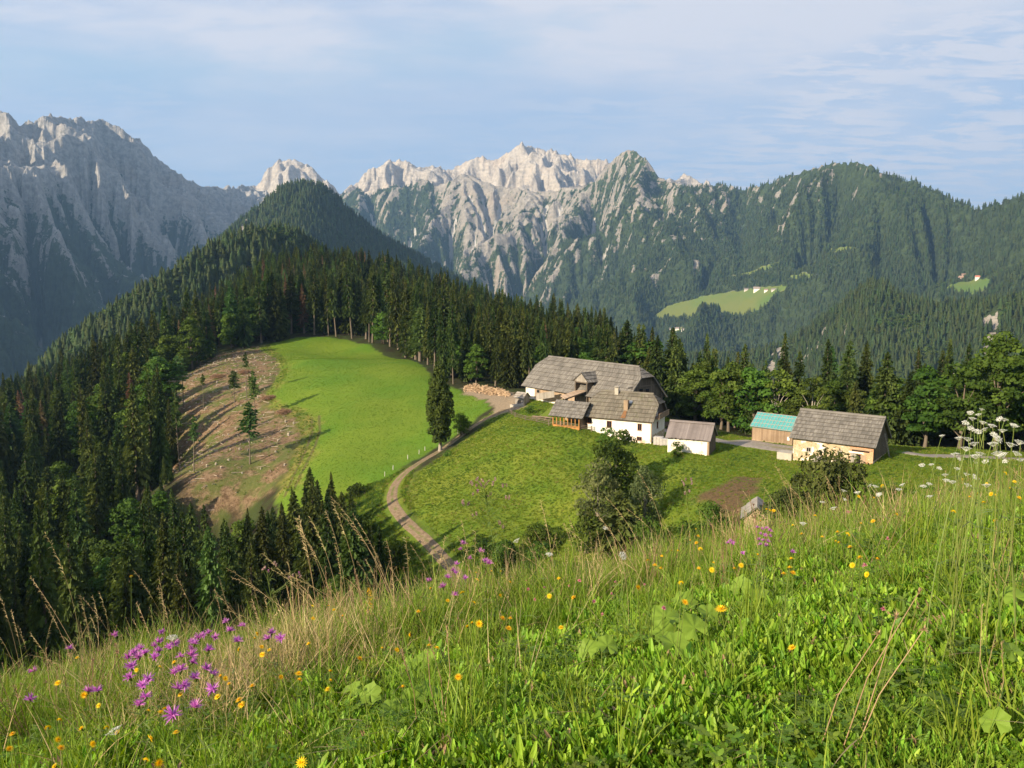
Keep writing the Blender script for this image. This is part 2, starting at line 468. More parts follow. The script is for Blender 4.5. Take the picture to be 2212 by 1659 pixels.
def spruce_np(rng, H=22.0, base=0.12, R=2.6, whorl=0.42, per=6, segs=4, droop=0.35, sparse=0.0, side=2, power=0.85, ragged=0.3):
    """crown of a spruce -> V, quads (needle fans along drooping branches)"""
    C = []; U = []; Wd = []
    z = base * H
    while z < H - 0.25:
        k = (z - base * H) / (H * (1 - base))
        L0 = R * min(1, (1 - k) ** power) * (0.62 + 0.38 * min(1, k / 0.10)) + 0.10
        ph0 = rng.random() * 6.28
        for b in range(per):
            if rng.random() < sparse: continue
            ph = ph0 + b * 6.283 / per + rng.normal(0, 0.25)
            L = L0 * (1 - ragged + ragged * 2 * rng.random() ** 1.3)
            dirv = np.array([math.cos(ph), math.sin(ph), 0])
            up = 0.22 * k + 0.05
            for s_ in range(segs):
                f = (s_ + 0.55) / segs
                p = dirv * L * f + np.array([0, 0, z + L * f * up - droop * L * f * f * (1 - 0.7 * k) + rng.normal(0, 0.05)])
                sl = L / segs * 0.85
                d = dirv + np.array([0, 0, up - 2 * droop * f * (1 - 0.7 * k)]); d /= np.linalg.norm(d)
                for q in range(side):
                    sg = (-1) ** q
                    tang = np.array([-dirv[1], dirv[0], 0]) * sg
                    u = d * sl * 0.75 + tang * sl * 0.55 + rng.normal(0, 0.06, 3) + np.array([0, 0, -0.12 * L * f])
                    wv = np.array([0, 0, -1.0]) * (0.10 + 0.13 * L * (1 - 0.35 * f)) + rng.normal(0, 0.06, 3) + np.cross(u, [0, 0, 1]) * 0.25
                    C.append(p + tang * sl * 0.35); U.append(u); Wd.append(wv)
        z += whorl * (0.75 + 0.5 * rng.random()) * (0.6 + 0.5 * (1 - k))
    # leader
    for q in range(3):
        a = q * 2.1
        C.append([0, 0, H - 0.25]); U.append([0, 0, 0.6]); Wd.append([0.12 * math.cos(a), 0.12 * math.sin(a), 0])
    return rhomb(np.array(C), np.array(U), np.array(Wd))
def trunk_np(rng, H, r0, bend=0.15, top=0.98, n=7, sides=7):
    zs = np.linspace(-0.8, H * top, n)
    bx = np.cumsum(rng.normal(0, bend, n)) * 0.3; by = np.cumsum(rng.normal(0, bend, n)) * 0.3
    pts = np.c_[bx - bx[1], by - by[1], zs]
    rad = r0 * (1 - np.clip(zs, 0, H) / H) ** 0.8 + 0.03
    rad[0] *= 1.35
    return tube_np(pts, rad, sides)
def leafy_np(rng, H=12.0, R=4.0, base=0.18, lobes=26, per=130, leaf=0.34, flat=1.0, column=False, squash=0.75):
    """broadleaf crown: leaf clumps scattered over many small lobes with gaps; also the limbs"""
    cent = []; rads = []
    for i in range(lobes):
        for _ in range(30):
            k = rng.random()
            zz = H * (base + (1 - base) * k)
            prof = math.sin(math.pi * min(0.98, 0.12 + 0.86 * k)) ** 0.6 if not column else (0.55 + 0.45 * math.sin(math.pi * k)) * (1 - k ** 4)
            rr = R * prof * math.sqrt(rng.random()) * 0.86; th = rng.random() * 6.283
            p = np.array([rr * math.cos(th), rr * math.sin(th), zz])
            lr = R * (0.24 + 0.16 * rng.random())
            if all(np.linalg.norm((p - q) * [1, 1, 1.1]) > 0.55 * (lr + r2) for q, r2 in zip(cent, rads)): break
        cent.append(p); rads.append(lr)
    C = []; N = []
    for p, lr in zip(cent, rads):
        m = int(per * (0.7 + 0.6 * rng.random()))
        d = unit(rng.normal(0, 1, (m, 3))); d[:, 2] = np.abs(d[:, 2]) * 1.2 - 0.45
        d = unit(d)
        rr = lr * (0.55 + 0.55 * rng.random(m) ** 0.6)
        C.append(p + d * rr[:, None] * [1, 1, squash]); N.append(d)
    C = np.vstack(C); N = np.vstack(N); m = len(C)
    n = unit(N * 0.8 + rng.normal(0, 0.55, (m, 3)) + [0, 0, 0.25])
    t1 = unit(np.cross(n, rng.normal(0, 1, (m, 3)))); t2 = np.cross(n, t1)
    sz = leaf * (0.6 + 0.8 * rng.random(m))[:, None]
    crown = rhomb(C, t1 * sz, t2 * sz * 0.62)
    limbs = [trunk_np(rng, H * 0.8, 0.035 * H * 0.6, 0.25, 0.95, 6, 7)]
    order = rng.permutation(lobes)[:min(lobes, 12)]
    for i in order:
        p = cent[i]; zb = max(H * base * 0.6, p[2] * 0.45)
        a = np.array([0, 0, zb]); b = p * [0.45, 0.45, 1] * [1, 1, 0.78]; b[2] = max(b[2], zb + 0.2)
        limbs.append(tube_np([a, b, p], [0.012 * H * 0.7, 0.008 * H * 0.6, 0.02], 5))
    return crown, join_np(limbs)

def tri_cone(rng, H=1.0, R=0.16, tiers=7, per=7):
    """small distant conifer: ragged tiers, one mesh"""
    V = []; Q = []
    for i in range(tiers):
        z = H * (0.08 + 0.86 * i / tiers); r = R * (1 - i / tiers) ** 0.8 * (0.8 + 0.4 * rng.random()) + 0.012
        zt = z + H * 0.95 / tiers * 1.7
        o = rng.random() * 6.28
        for k in range(per):
            a0 = o + k * 6.283 / per; rr = r * (0.7 + 0.6 * rng.random())
            da = 6.283 / per * 0.62
            b = len(V)
            V += [(0, 0, min(zt, H)), (math.cos(a0 - da) * rr * 0.8, math.sin(a0 - da) * rr * 0.8, z + 0.02 * H * rng.random()),
                  (math.cos(a0) * rr * 1.15, math.sin(a0) * rr * 1.15, z - 0.03 * H * rng.random()), (math.cos(a0 + da) * rr * 0.8, math.sin(a0 + da) * rr * 0.8, z + 0.02 * H * rng.random())]
            Q.append((b, b + 1, b + 2, b + 3))
    return np.array(V, float), np.array(Q)
def proto_col(name, meshes):
    c = bpy.data.collections.new(name)
    for i, m in enumerate(meshes):
        o = bpy.data.objects.new('%s %02d' % (name, i), m); c.objects.link(o)
    return c
_gn = {}
def gn_scatter(col):
    """geometry nodes: one instance of the collection's pieces on every vertex of the carrier mesh"""
    if col.name in _gn: return _gn[col.name]
    g = bpy.data.node_groups.new('scatter ' + col.name, 'GeometryNodeTree')
    g.interface.new_socket('Geometry', in_out='INPUT', socket_type='NodeSocketGeometry')
    g.interface.new_socket('Geometry', in_out='OUTPUT', socket_type='NodeSocketGeometry')
    N = g.nodes.new; L = g.links.new
    gi = N('NodeGroupInput'); go = N('NodeGroupOutput')
    ci = N('GeometryNodeCollectionInfo'); ci.inputs['Collection'].default_value = col
    ci.inputs['Separate Children'].default_value = True; ci.inputs['Reset Children'].default_value = True
    iop = N('GeometryNodeInstanceOnPoints'); iop.inputs['Pick Instance'].default_value = True
    def na(name, typ):
        n = N('GeometryNodeInputNamedAttribute'); n.data_type = typ; n.inputs['Name'].default_value = name
        return n.outputs['Attribute']
    L(gi.outputs[0], iop.inputs['Points']); L(ci.outputs[0], iop.inputs['Instance'])
    L(na('idx', 'INT'), iop.inputs['Instance Index'])
    L(na('rot', 'FLOAT_VECTOR'), iop.inputs['Rotation'])
    L(na('scl', 'FLOAT_VECTOR'), iop.inputs['Scale'])
    L(iop.outputs[0], go.inputs[0])
    _gn[col.name] = g
    return g
def scatter(name, P, col, idx, rot, scl):
    """a stuff object made of many instances"""
    me = bpy.data.meshes.new(name); P = np.asarray(P, np.float32)
    me.vertices.add(len(P)); me.vertices.foreach_set('co', P.ravel())
    attr(me, 'idx', idx, 'INT'); attr(me, 'rot', rot, 'FLOAT_VECTOR'); attr(me, 'scl', scl, 'FLOAT_VECTOR')
    o = obj(name, me); o['kind'] = 'stuff'
    md = o.modifiers.new('scatter', 'NODES'); md.node_group = gn_scatter(col)
    return o
# ------------------------------------------------------------------ water cutting gullies into the ranges
def erode(x, y, Z, iters=25, K=0.6, m=0.45, uplift=0.0, diff=0.06):
    """stream-power erosion on a sheet (columns, rows near to far); the nearest row stays put"""
    nc, nr = Z.shape; N = nc * nr
    idx = np.arange(N).reshape(nc, nr)
    offs = [(-1, -1), (-1, 0), (-1, 1), (0, -1), (0, 1), (1, -1), (1, 0), (1, 1)]
    nb = np.stack([np.roll(idx, (-a, -b), (0, 1)) for a, b in offs])
    ok = np.ones((8, nc, nr), bool)
    for k, (a, b) in enumerate(offs):
        if a == -1: ok[k, 0] = False
        if a == 1: ok[k, -1] = False
        if b == -1: ok[k, :, 0] = False
        if b == 1: ok[k, :, -1] = False
    xf, yf = x.ravel(), y.ravel()
    nb = nb.reshape(8, N); ok = ok.reshape(8, N)
    dist = np.hypot(xf[nb] - xf[None], yf[nb] - yf[None]) + 1e-6
    area = (np.abs(np.gradient(np.hypot(x, y), axis=1)) * np.hypot(x, y) * abs(np.arctan2(x[1, 0], y[1, 0]) - np.arctan2(x[0, 0], y[0, 0]))).ravel()
    h = Z.ravel().copy()
    base = np.zeros(N, bool); base.reshape(nc, nr)[:, 0] = True
    ar = np.arange(N)
    for it in range(iters):
        sl = np.where(ok, (h[None] - h[nb]) / dist, -1)
        k = sl.argmax(0)
        rec = np.where((sl[k, ar] > 0) & ~base, nb[k, ar], ar)
        dd = dist[k, ar]
        order = np.argsort(h)
        A = area.tolist(); rl = rec.tolist(); ol = order.tolist()
        for i in reversed(ol):
            r = rl[i]
            if r != i: A[r] += A[i]
        Fk = (K * np.array(A) ** m / dd); Fk[rec == ar] = 0
        fl = Fk.tolist(); hl = (h + uplift * ~base).tolist()
        for i in ol:
            r = rl[i]
            if r != i:
                f = fl[i]; hl[i] = (hl[i] + f * hl[r]) / (1 + f)
        h = np.array(hl)
        g = h.reshape(nc, nr)
        p = np.pad(g, 1, 'edge')
        lap = p[2:, 1:-1] + p[:-2, 1:-1] + p[1:-1, 2:] + p[1:-1, :-2] - 4 * g
        g = g + diff * lap
        h = g.ravel()
    return h.reshape(nc, nr), np.array(A).reshape(nc, nr)
def upsample(G, cols, rows, rows_from=None):
    """bilinear onto fractional column / row indices"""
    fi = np.clip(cols, 0, G.shape[0] - 1.0001)[:, None]; fj = np.clip(rows, 0, G.shape[1] - 1.0001)[None]
    i = fi.astype(int); j = fj.astype(int); fi = fi - i; fj = fj - j
    # smooth (cubic-like) weights keep the creases from faceting
    return (G[i, j] * (1 - fi) + G[i + 1, j] * fi) * (1 - fj) + (G[i, j + 1] * (1 - fi) + G[i + 1, j + 1] * fi) * fj
# ------------------------------------------------------------------ mountains: each range a height sheet at its own distance
def mountain_mat(name, rock, veg, sw=0.5, grass=(0.098, 0.160, 0.035), scree=(0.42, 0.40, 0.37), fine=1 / 26., bumpd=18):
    t = NT(name); c = t.coord('Object')
    n1 = t.noise(c, fine, 7, 0.65); n2 = t.noise(c, fine / 9, 5, 0.6)
    strata = t.noise(t.mapping(c, (0.25, 0.25, 2.2), (0.25, 0.12, 0.0)), fine * 0.7, 5, 0.6)
    f = t.math('ADD', t.math('MULTIPLY', n1, 1 - sw), t.math('MULTIPLY', strata, sw))
    rc = t.mix(t.ramp(f, 0.32, 0.68), tuple(x * 0.62 for x in rock), tuple(min(1, x * 1.18) for x in rock))
    rc = t.mix(t.math('MULTIPLY', t.ramp(n2, 0.5, 0.75), 0.35), rc, (rock[0] * 1.05, rock[1] * 0.86, rock[2] * 0.68))
    vc = t.mix(t.ramp(n1, 0.3, 0.7), tuple(x * 0.65 for x in veg), tuple(x * 1.35 for x in veg))
    va = t.attr('veg'); ga = t.attr('grass'); sa = t.attr('scree')
    vm = t.ramp(t.math('ADD', va, t.math('MULTIPLY', t.math('SUBTRACT', n1, 0.5), 2.0)), 0.40, 0.60)
    col = t.mix(vm, rc, vc)
    col = t.mix(t.ramp(sa, 0.3, 0.7), col, scree)
    gc = t.mix(t.ramp(n2, 0.35, 0.65), grass, (grass[0] * 1.5, grass[1] * 1.05, grass[2] * 1.2))
    col = t.mix(t.ramp(ga, 0.35, 0.65), col, gc)
    h = t.math('ADD', n1, t.math('MULTIPLY', strata, sw))
    bs = t.math('MULTIPLY_ADD', ga, -0.85, 0.9)
    b = t.n('ShaderNodeBump'); t.l(h, b.inputs['Height']); t.l(bs, b.inputs['Strength']); b.inputs['Distance'].default_value = bumpd
    return t.bsdf(col, 0.95, 0.05, normal=b.outputs[0])

class Range(Sheet):
    def __init__(s, name, sky, Rp, Wp, foot, p=1.25, cols=900, rows=260, amp=150, lam=500, stretch=1.4, theta=0.0, jag=0.002, seed=0, back=0.5,
                 px=(-500, 2700), dy=0, cell=16, K=0.06, m=0.45, iters=30, uplift=0.0, diff=0.08, flat=(), fine=14, flam=90):
        s.name = name
        sk = np.array(sky, float)
        a_s, s_s = ray(sk[:, 0], sk[:, 1] + dy)
        a0, a1 = ray(np.array([px[0], px[1]]), 600)[0]
        Rx = np.array(Rp, float); Wx = np.array(Wp, float)
        kern = np.ones(25) / 25
        def prof(nc):
            a = np.linspace(a0, a1, nc)
            R = np.interp(a, ray(Rx[:, 0], 600)[0], Rx[:, 1]); Wd = np.interp(a, ray(Wx[:, 0], 600)[0], Wx[:, 1])
            R = np.convolve(np.pad(R, 12, 'edge'), kern, 'valid'); Wd = np.convolve(np.pad(Wd, 12, 'edge'), kern, 'valid')
            return a, R, Wd, np.interp(a, a_s, s_s)
        # a coarse sheet with broad noise, then cut by running water
        nc = int((a1 - a0) * Rx[:, 1].mean() / cell)
        a, R, Wd, S = prof(nc)
        nf = int(Wd.mean() / cell); nbk = int(nf * back)
        t = np.concatenate([np.linspace(-back, 0, nbk)[:-1], np.linspace(0, 1, nf)])[::-1]
        r = R[:, None] - Wd[:, None] * t[None]; x = np.sin(a)[:, None] * r; y = np.cos(a)[:, None] * r
        zr = (S * R)[:, None]; tt = np.clip(t, 0, 1)[None]
        Z = foot + (zr - foot) * (1 - tt) ** p
        Z = np.where(t[None] < 0, zr + t[None] * Wd[:, None] * 0.8, Z)
        ct, st = math.cos(theta), math.sin(theta)
        u = x * ct + y * st; v = -x * st + y * ct          # v runs along the fall line
        Z0 = Z
        n = ridged(u / lam, v / (lam * stretch), 5, seed) - 0.42 + 0.5 * fbm(u / (lam * 2.2), v / (lam * 2.6), 3, seed + 8)
        Z = Z + n * amp * sstep(1 - tt, 0, 0.1)
        Z, A = erode(x, y, Z, iters, K, m, uplift, diff)
        s.a, s.Z, s.R = a, Z0, r; s.S = Z0 / r
        s.flats = []; polys = [poly_from(q, s.hit) for q in flat]
        for poly in polys:
            d = dist_line(x, y, np.vstack([poly, poly[:1]])); ii = inside(x, y, poly)
            w = np.where(ii, 0.0, sstep(d, 0, 130)); Z = Z0 * (1 - w) + Z * w
        # scale every column so that its crest stands where the skyline is
        ar = np.arange(nc); jm = (Z / r).argmax(1)
        k = (S * r[ar, jm] - foot) / (Z[ar, jm] - foot)
        Z = Z + (Z - foot) * (k[:, None] - 1) * sstep(np.broadcast_to(tt, Z.shape), 0.40, 0.10)
        # the fine sheet
        s.a, R, Wd, S = prof(cols)
        tb = np.linspace(-back, 0, 26)[:-1]; tf = np.linspace(0, 1, rows)
        tq = np.concatenate([tb, tf])[::-1]
        s.t = np.broadcast_to(tq, (cols, len(tq)))
        s.R = R[:, None] - Wd[:, None] * tq[None]
        fr = np.interp(tq, t[::-1], np.arange(len(t))[::-1])
        fc = np.linspace(0, nc - 1, cols)
        Z = upsample(Z, fc, fr)
        s.flow = np.log(np.maximum(upsample(A, fc, fr), 1)); s.flow = (s.flow - s.flow.min()) / (s.flow.max() - s.flow.min())
        s.x = np.sin(s.a)[:, None] * s.R; s.y = np.cos(s.a)[:, None] * s.R
        s.u = s.x * ct + s.y * st; s.v = -s.x * st + s.y * ct
        keep = 1.0
        for poly in polys:
            ii = inside(s.x, s.y, poly); s.flats.append(ii); keep = keep * np.where(ii, 0.0, 1.0)
        wv = fbm(s.u / flam * 0.5, s.v / flam * 0.4, 3, seed + 50) * flam * 0.5
        Z = Z + (ridged((s.u + wv) / flam, (s.v + wv) / (flam * 1.5), 5, seed + 4) - 0.42) * fine * keep * (s.t > -0.1)
        Z = Z + jag * s.R * fbm(s.a * 160, s.a * 0 + seed, 5, seed + 3, gain=0.62)[:, None] * sstep(np.abs(s.t), 0.10, 0.0)
        s.Z = Z; s.S = Z / s.R
        s.M = np.maximum.accumulate(s.S, axis=1)
        da = np.gradient(Z, axis=0) / (np.gradient(s.a)[:, None] * s.R); dr = np.gradient(Z, axis=1) / np.gradient(s.R, axis=1)
        s.steep = np.hypot(da, dr)
        # height above the local mean: ribs positive, gullies negative
        def box(Q, w, ax):
            c = np.cumsum(np.pad(Q, [(w + 1, w) if q == ax else (0, 0) for q in (0, 1)], 'edge'), axis=ax)
            return (np.take(c, range(2 * w + 1, c.shape[ax]), ax) - np.take(c, range(0, c.shape[ax] - 2 * w - 1), ax)) / (2 * w + 1)
        s.rib = (Z - box(box(Z, 14, 0), 5, 1)) / max(amp * 0.25, 1)
        s.veg = np.zeros(Z.shape); s.grass = np.zeros(Z.shape); s.scree = np.zeros(Z.shape)
    def row(s): return s.S
    def mesh(s, mat):
        nc, nr = s.Z.shape
        V = np.stack([s.x, s.y, s.Z], -1).reshape(-1, 3)
        i, j = np.meshgrid(np.arange(nc - 1), np.arange(nr - 1), indexing='ij')
        q = np.stack([i * nr + j, (i + 1) * nr + j, (i + 1) * nr + j + 1, i * nr + j + 1], -1).reshape(-1, 4)
        me = mesh_np(s.name, V, q, [mat], smooth=True)
        attr(me, 'veg', s.veg); attr(me, 'grass', s.grass); attr(me, 'scree', s.scree)
        o = obj(s.name, me); o['kind'] = 'structure'
        return o
    def pix_rows(s):
        """picture row of every vertex"""
        return project(s.x, s.y, s.Z)
    def sample(s, n, rng, w):
        """n random surface points, weight per cell w (0..1), area weighted; -> x,y,z"""
        dr = np.abs(np.gradient(s.R, axis=1)); da = (s.a[1] - s.a[0]) * s.R
        vis = (s.S >= s.M - 0.006)
        p = (dr * da * w * vis); c = np.cumsum(p.ravel()); k = np.searchsorted(c, rng.random(n) * c[-1])
        i, j = np.unravel_index(np.minimum(k, p.size - 1), p.shape)
        i = np.clip(i, 0, p.shape[0] - 2); j = np.clip(j, 0, p.shape[1] - 2)
        fi = rng.random(n); fj = rng.random(n)
        def b(A): return (A[i, j] * (1 - fi) + A[i + 1, j] * fi) * (1 - fj) + (A[i, j + 1] * (1 - fi) + A[i + 1, j + 1] * fi) * fj
        return b(s.x), b(s.y), b(s.Z), c[-1]

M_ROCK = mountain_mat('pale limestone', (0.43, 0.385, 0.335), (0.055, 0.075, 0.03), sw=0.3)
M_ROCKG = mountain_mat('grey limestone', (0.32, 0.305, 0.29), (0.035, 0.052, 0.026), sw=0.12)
M_WOODED = mountain_mat('wooded slope', (0.31, 0.28, 0.245), (0.042, 0.060, 0.022), sw=0.25)

# the pale far crest
back = Range('far_crest', [(-600,620),(480,470),(530,405),(555,398),(575,370),(600,347),(617,341),(650,352),(690,375),(722,405),(735,425),(752,405),(790,376),(830,353),(850,347),(880,352),(905,365),(935,360),(970,367),(1000,352),(1040,342),(1085,340),(1105,320),(1130,311),(1150,312),(1165,318),(1195,325),(1215,338),(1250,340),(1270,345),(1310,350),(1380,395),(1440,392),(1455,385),(1475,378),(1495,382),(1520,393),(1560,405),(1700,440),(2800,640)],
    [(-500,7600),(550,7600),(1150,7300),(2800,7300)], [(-500,2000),(2800,2000)], -200, p=1.1, amp=380, lam=520, theta=-0.4, seed=2, px=(440, 1700), cols=900, rows=280, cell=18, K=0.09, uplift=3, diff=0.04, jag=0.004, fine=60, flam=170)
back.veg = np.clip(0.5 + (430 - back.Z) / 500 + 0.8 * fbm(back.u / 120, back.v / 200, 5, 4), 0, 1)
back.mesh(M_ROCK)

# the great shaded wall on the left, unseen end raised to shade its foot
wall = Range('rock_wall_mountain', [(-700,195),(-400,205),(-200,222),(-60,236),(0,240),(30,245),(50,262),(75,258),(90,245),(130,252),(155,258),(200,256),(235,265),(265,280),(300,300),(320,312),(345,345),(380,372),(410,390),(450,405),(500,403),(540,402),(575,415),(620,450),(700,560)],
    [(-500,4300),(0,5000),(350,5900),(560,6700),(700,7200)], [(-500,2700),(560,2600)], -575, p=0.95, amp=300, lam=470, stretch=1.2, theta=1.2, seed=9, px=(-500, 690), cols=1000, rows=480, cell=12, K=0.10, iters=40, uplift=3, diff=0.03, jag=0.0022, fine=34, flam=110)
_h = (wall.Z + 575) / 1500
wall.veg = np.clip(0.5 + (0.52 - _h) * 3.0 + 0.9 * fbm(wall.u / 160, wall.v / 380, 6, 12, gain=0.6) - 0.5 * wall.rib, 0, 1)  # forest low on the face, thickened to carry its shade as well
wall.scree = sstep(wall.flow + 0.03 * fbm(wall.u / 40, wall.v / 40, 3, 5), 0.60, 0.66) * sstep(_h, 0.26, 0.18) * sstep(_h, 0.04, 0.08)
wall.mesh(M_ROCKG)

# the long ridge right of the middle, rock above and forest below
PAST = [[(1412,682),(1440,662),(1500,645),(1560,632),(1610,623),(1680,617),(1705,617),(1665,642),(1650,664),(1600,682),(1560,678),(1530,692),(1480,686)],
        [(2045,616),(2075,598),(2110,592),(2148,602),(2130,620),(2090,632)], [(1440,716),(1475,708),(1480,716),(1450,722)],
        [(1575,598),(1600,588),(1660,572),(1690,565),(1660,580),(1610,596)], [(1700,596),(1740,590),(1770,594),(1730,602)], [(1790,538),(1830,530),(1850,536),(1810,545)]]
ridge = Range('wooded_rock_ridge', [(560,520),(700,440),(745,412),(775,405),(800,425),(830,402),(850,398),(885,400),(910,388),(925,386),(940,400),(965,392),(1000,372),(1035,385),(1080,400),(1130,405),(1180,412),(1230,395),(1262,398),(1285,385),(1310,348),(1330,332),(1350,322),(1370,323),(1395,340),(1412,362),(1420,378),(1440,390),(1500,398),(1560,398),(1610,405),(1640,400),(1680,385),(1710,376),(1760,360),(1800,352),(1850,350),(1880,355),(1910,372),(1960,385),(2010,405),(2060,432),(2110,450),(2150,440),(2212,426),(2400,400),(2800,380)],
    [(500,6600),(950,6200),(1350,5400),(1600,4900),(1850,4200),(2212,3500),(2800,3000)], [(500,1900),(1000,2300),(1600,2500),(2212,2100),(2800,1800)], -560, p=1.2, amp=320, lam=620, stretch=1.4, theta=-0.80, seed=23, dy=3, px=(540, 2500), cols=1500, rows=480, cell=16, K=0.09, iters=35, uplift=2, diff=0.05, jag=0.001, fine=26, flam=95, flat=PAST)
_pxx, _pyy, _ = ridge.pix_rows()
_lim = np.interp(_pxx, [560, 900, 1000, 1050, 1100, 1200, 1300, 1400, 1500, 1650, 1800, 1950, 2300], [430, 440, 510, 560, 550, 480, 410, 410, 370, 310, 250, 180, 150])  # lowered over the left bowl: forest, also standing in for its shade
_st = fbm(ridge.u / 70, ridge.v / 260, 6, 31, gain=0.66)
ridge.veg = np.clip(0.5 + (_pyy - _lim) / 300 + 1.1 * _st + 0.9 * fbm(ridge.u / 28, ridge.v / 60, 4, 35) - 0.55 * ridge.rib * sstep(_pxx, 2000, 1700) + 0.25 * sstep(_pxx, 1000, 900) + 0.30 * sstep(np.abs(_pxx - 1345), 95, 50) * sstep(_pyy, 430, 380), 0, 1)
ridge.scree = sstep(ridge.flow + 0.05 * fbm(ridge.u / 40, ridge.v / 40, 3, 5), 0.50, 0.58) * sstep(_pyy, 600, 520) * sstep(_pxx, 1500, 1350)
ridge.veg *= 1 - ridge.scree
for f_ in ridge.flats: ridge.grass[f_] = 1; ridge.veg[f_] = 0
ridge.mesh(M_WOODED)

# the nearer knoll in front of it
knoll = Range('wooded_knoll', [(1300,800),(1500,760),(1600,765),(1700,732),(1760,690),(1790,668),(1830,640),(1870,610),(1890,602),(1920,612),(1960,638),(2010,652),(2060,655),(2110,648),(2212,632),(2400,610),(2800,580)],
    [(1300,2300),(1900,1900),(2212,1750),(2800,1600)], [(1300,900),(2800,900)], -400, p=1.15, amp=70, lam=330, theta=-0.6, seed=41, dy=14, px=(1450, 2500), cols=600, rows=220, cell=12, K=0.05, diff=0.10, jag=0.0006, fine=5, flam=50)
knoll.veg = np.clip(1.0 - 1.1 * sstep(fbm(knoll.u / 40, knoll.v / 70, 5, 43), 0.22, 0.36) * sstep(knoll.t, 0.5, 0.1), 0, 1)
knoll.mesh(M_WOODED)

# the dark cone behind the wooded hill, and the shoulder running down left of it
cone = Range('wooded_cone_hill', [(200,900),(380,600),(430,548),(480,502),(520,470),(560,440),(600,405),(625,391),(650,387),(690,392),(720,410),(750,440),(790,475),(830,505),(870,528),(930,560),(1050,620),(1200,700)],
    [(200,2300),(650,2600),(1200,2900)], [(200,1000),(1200,1000)], -320, p=1.05, amp=80, lam=330, theta=-0.3, seed=52, dy=9, px=(300, 1150), cols=600, rows=240, cell=14, K=0.05, diff=0.1, jag=0.0006, fine=6, flam=50)
_cx, _cy, _ = cone.pix_rows()
cone.veg = np.clip(1.0 - 1.2 * sstep(fbm(cone.u / 40, cone.v / 70, 5, 53), 0.05, 0.3) * sstep(_cx, 590, 500), 0, 1)
cone.mesh(M_WOODED)
shoulder = Range('wooded_shoulder', [(-300,1050),(0,850),(60,815),(130,745),(200,690),(250,655),(300,625),(340,598),(380,575),(440,535),(500,503),(550,487),(600,484),(640,492),(670,515),(740,560),(850,600),(1000,680)],
    [(-300,900),(0,950),(300,1000),(600,1150),(1000,1300)], [(-300,430),(1000,430)], -210, p=1.0, amp=40, lam=190, theta=0.3, seed=61, dy=24, px=(-350, 950), cols=700, rows=200, cell=8, K=0.04, diff=0.1, jag=0.0006, fine=3, flam=40)
shoulder.veg[:] = 1
shoulder.mesh(M_WOODED)

# distant forest: far-off woods that read as one mass
_rg = np.random.default_rng(5)
_pm = []
for k in range(6):
    v, q = tri_cone(_rg, 1.0, 0.15 + 0.03 * _rg.random(), 7 + k % 3, 7); _pm.append(mesh_np('far conifer', v, q, [M_FAR]))
for k in range(3):
    (v, q), _t = leafy_np(_rg, 1.0, 0.36, 0.12, 9, 14, 0.11); _pm.append(mesh_np('far broadleaf', v, q, [M_FARLEAF]))
FARCOL = proto_col('far trees', _pm)
def far_forest(name, R_, n, w, hmin, hmax, broad=0.12, seed=0, label=None):
    rng = np.random.default_rng(seed + 100)
    x, y, z, area = R_.sample(n, rng, w)
    bro = (fbm(x / 90, y / 90, 3, seed + 9) + rng.normal(0, 0.18, n)) > (0.42 - broad)
    idx = np.where(bro, rng.integers(6, 9, n), rng.integers(0, 6, n))
    h = hmin + (hmax - hmin) * rng.random(n) ** 0.8; h = np.where(bro, h * 0.62, h)
    wd = h * np.where(bro, 1.1, 0.85 + 0.6 * rng.random(n))
    o = scatter(name, np.c_[x, y, z - 0.5], FARCOL, idx, np.c_[rng.normal(0, .04, n), rng.normal(0, .04, n), rng.random(n) * 6.28], np.c_[wd, wd, h])
    o['label'] = label
    return o
far_forest('ridge_forest', ridge, 52000, (ridge.veg > 0.62) * (ridge.grass < 0.3) * sstep(_pyy, 330, 480), 13, 26, 0.1, 1, 'dense conifer forest over the long ridge across the valley')
far_forest('knoll_forest', knoll, 15000, (knoll.veg > 0.5) * 1.0, 13, 27, 0.12, 2, 'conifer forest over the rounded knoll beyond the barns')
far_forest('cone_forest', cone, 15000, (cone.veg > 0.5) * 1.0, 12, 23, 0.1, 3, 'dark forest over the cone shaped hill in the middle')
far_forest('shoulder_forest', shoulder, 9000, (shoulder.veg > 0.5) * 1.0, 13, 25, 0.2, 4, 'mixed forest on the shoulder left of the wooded hill')
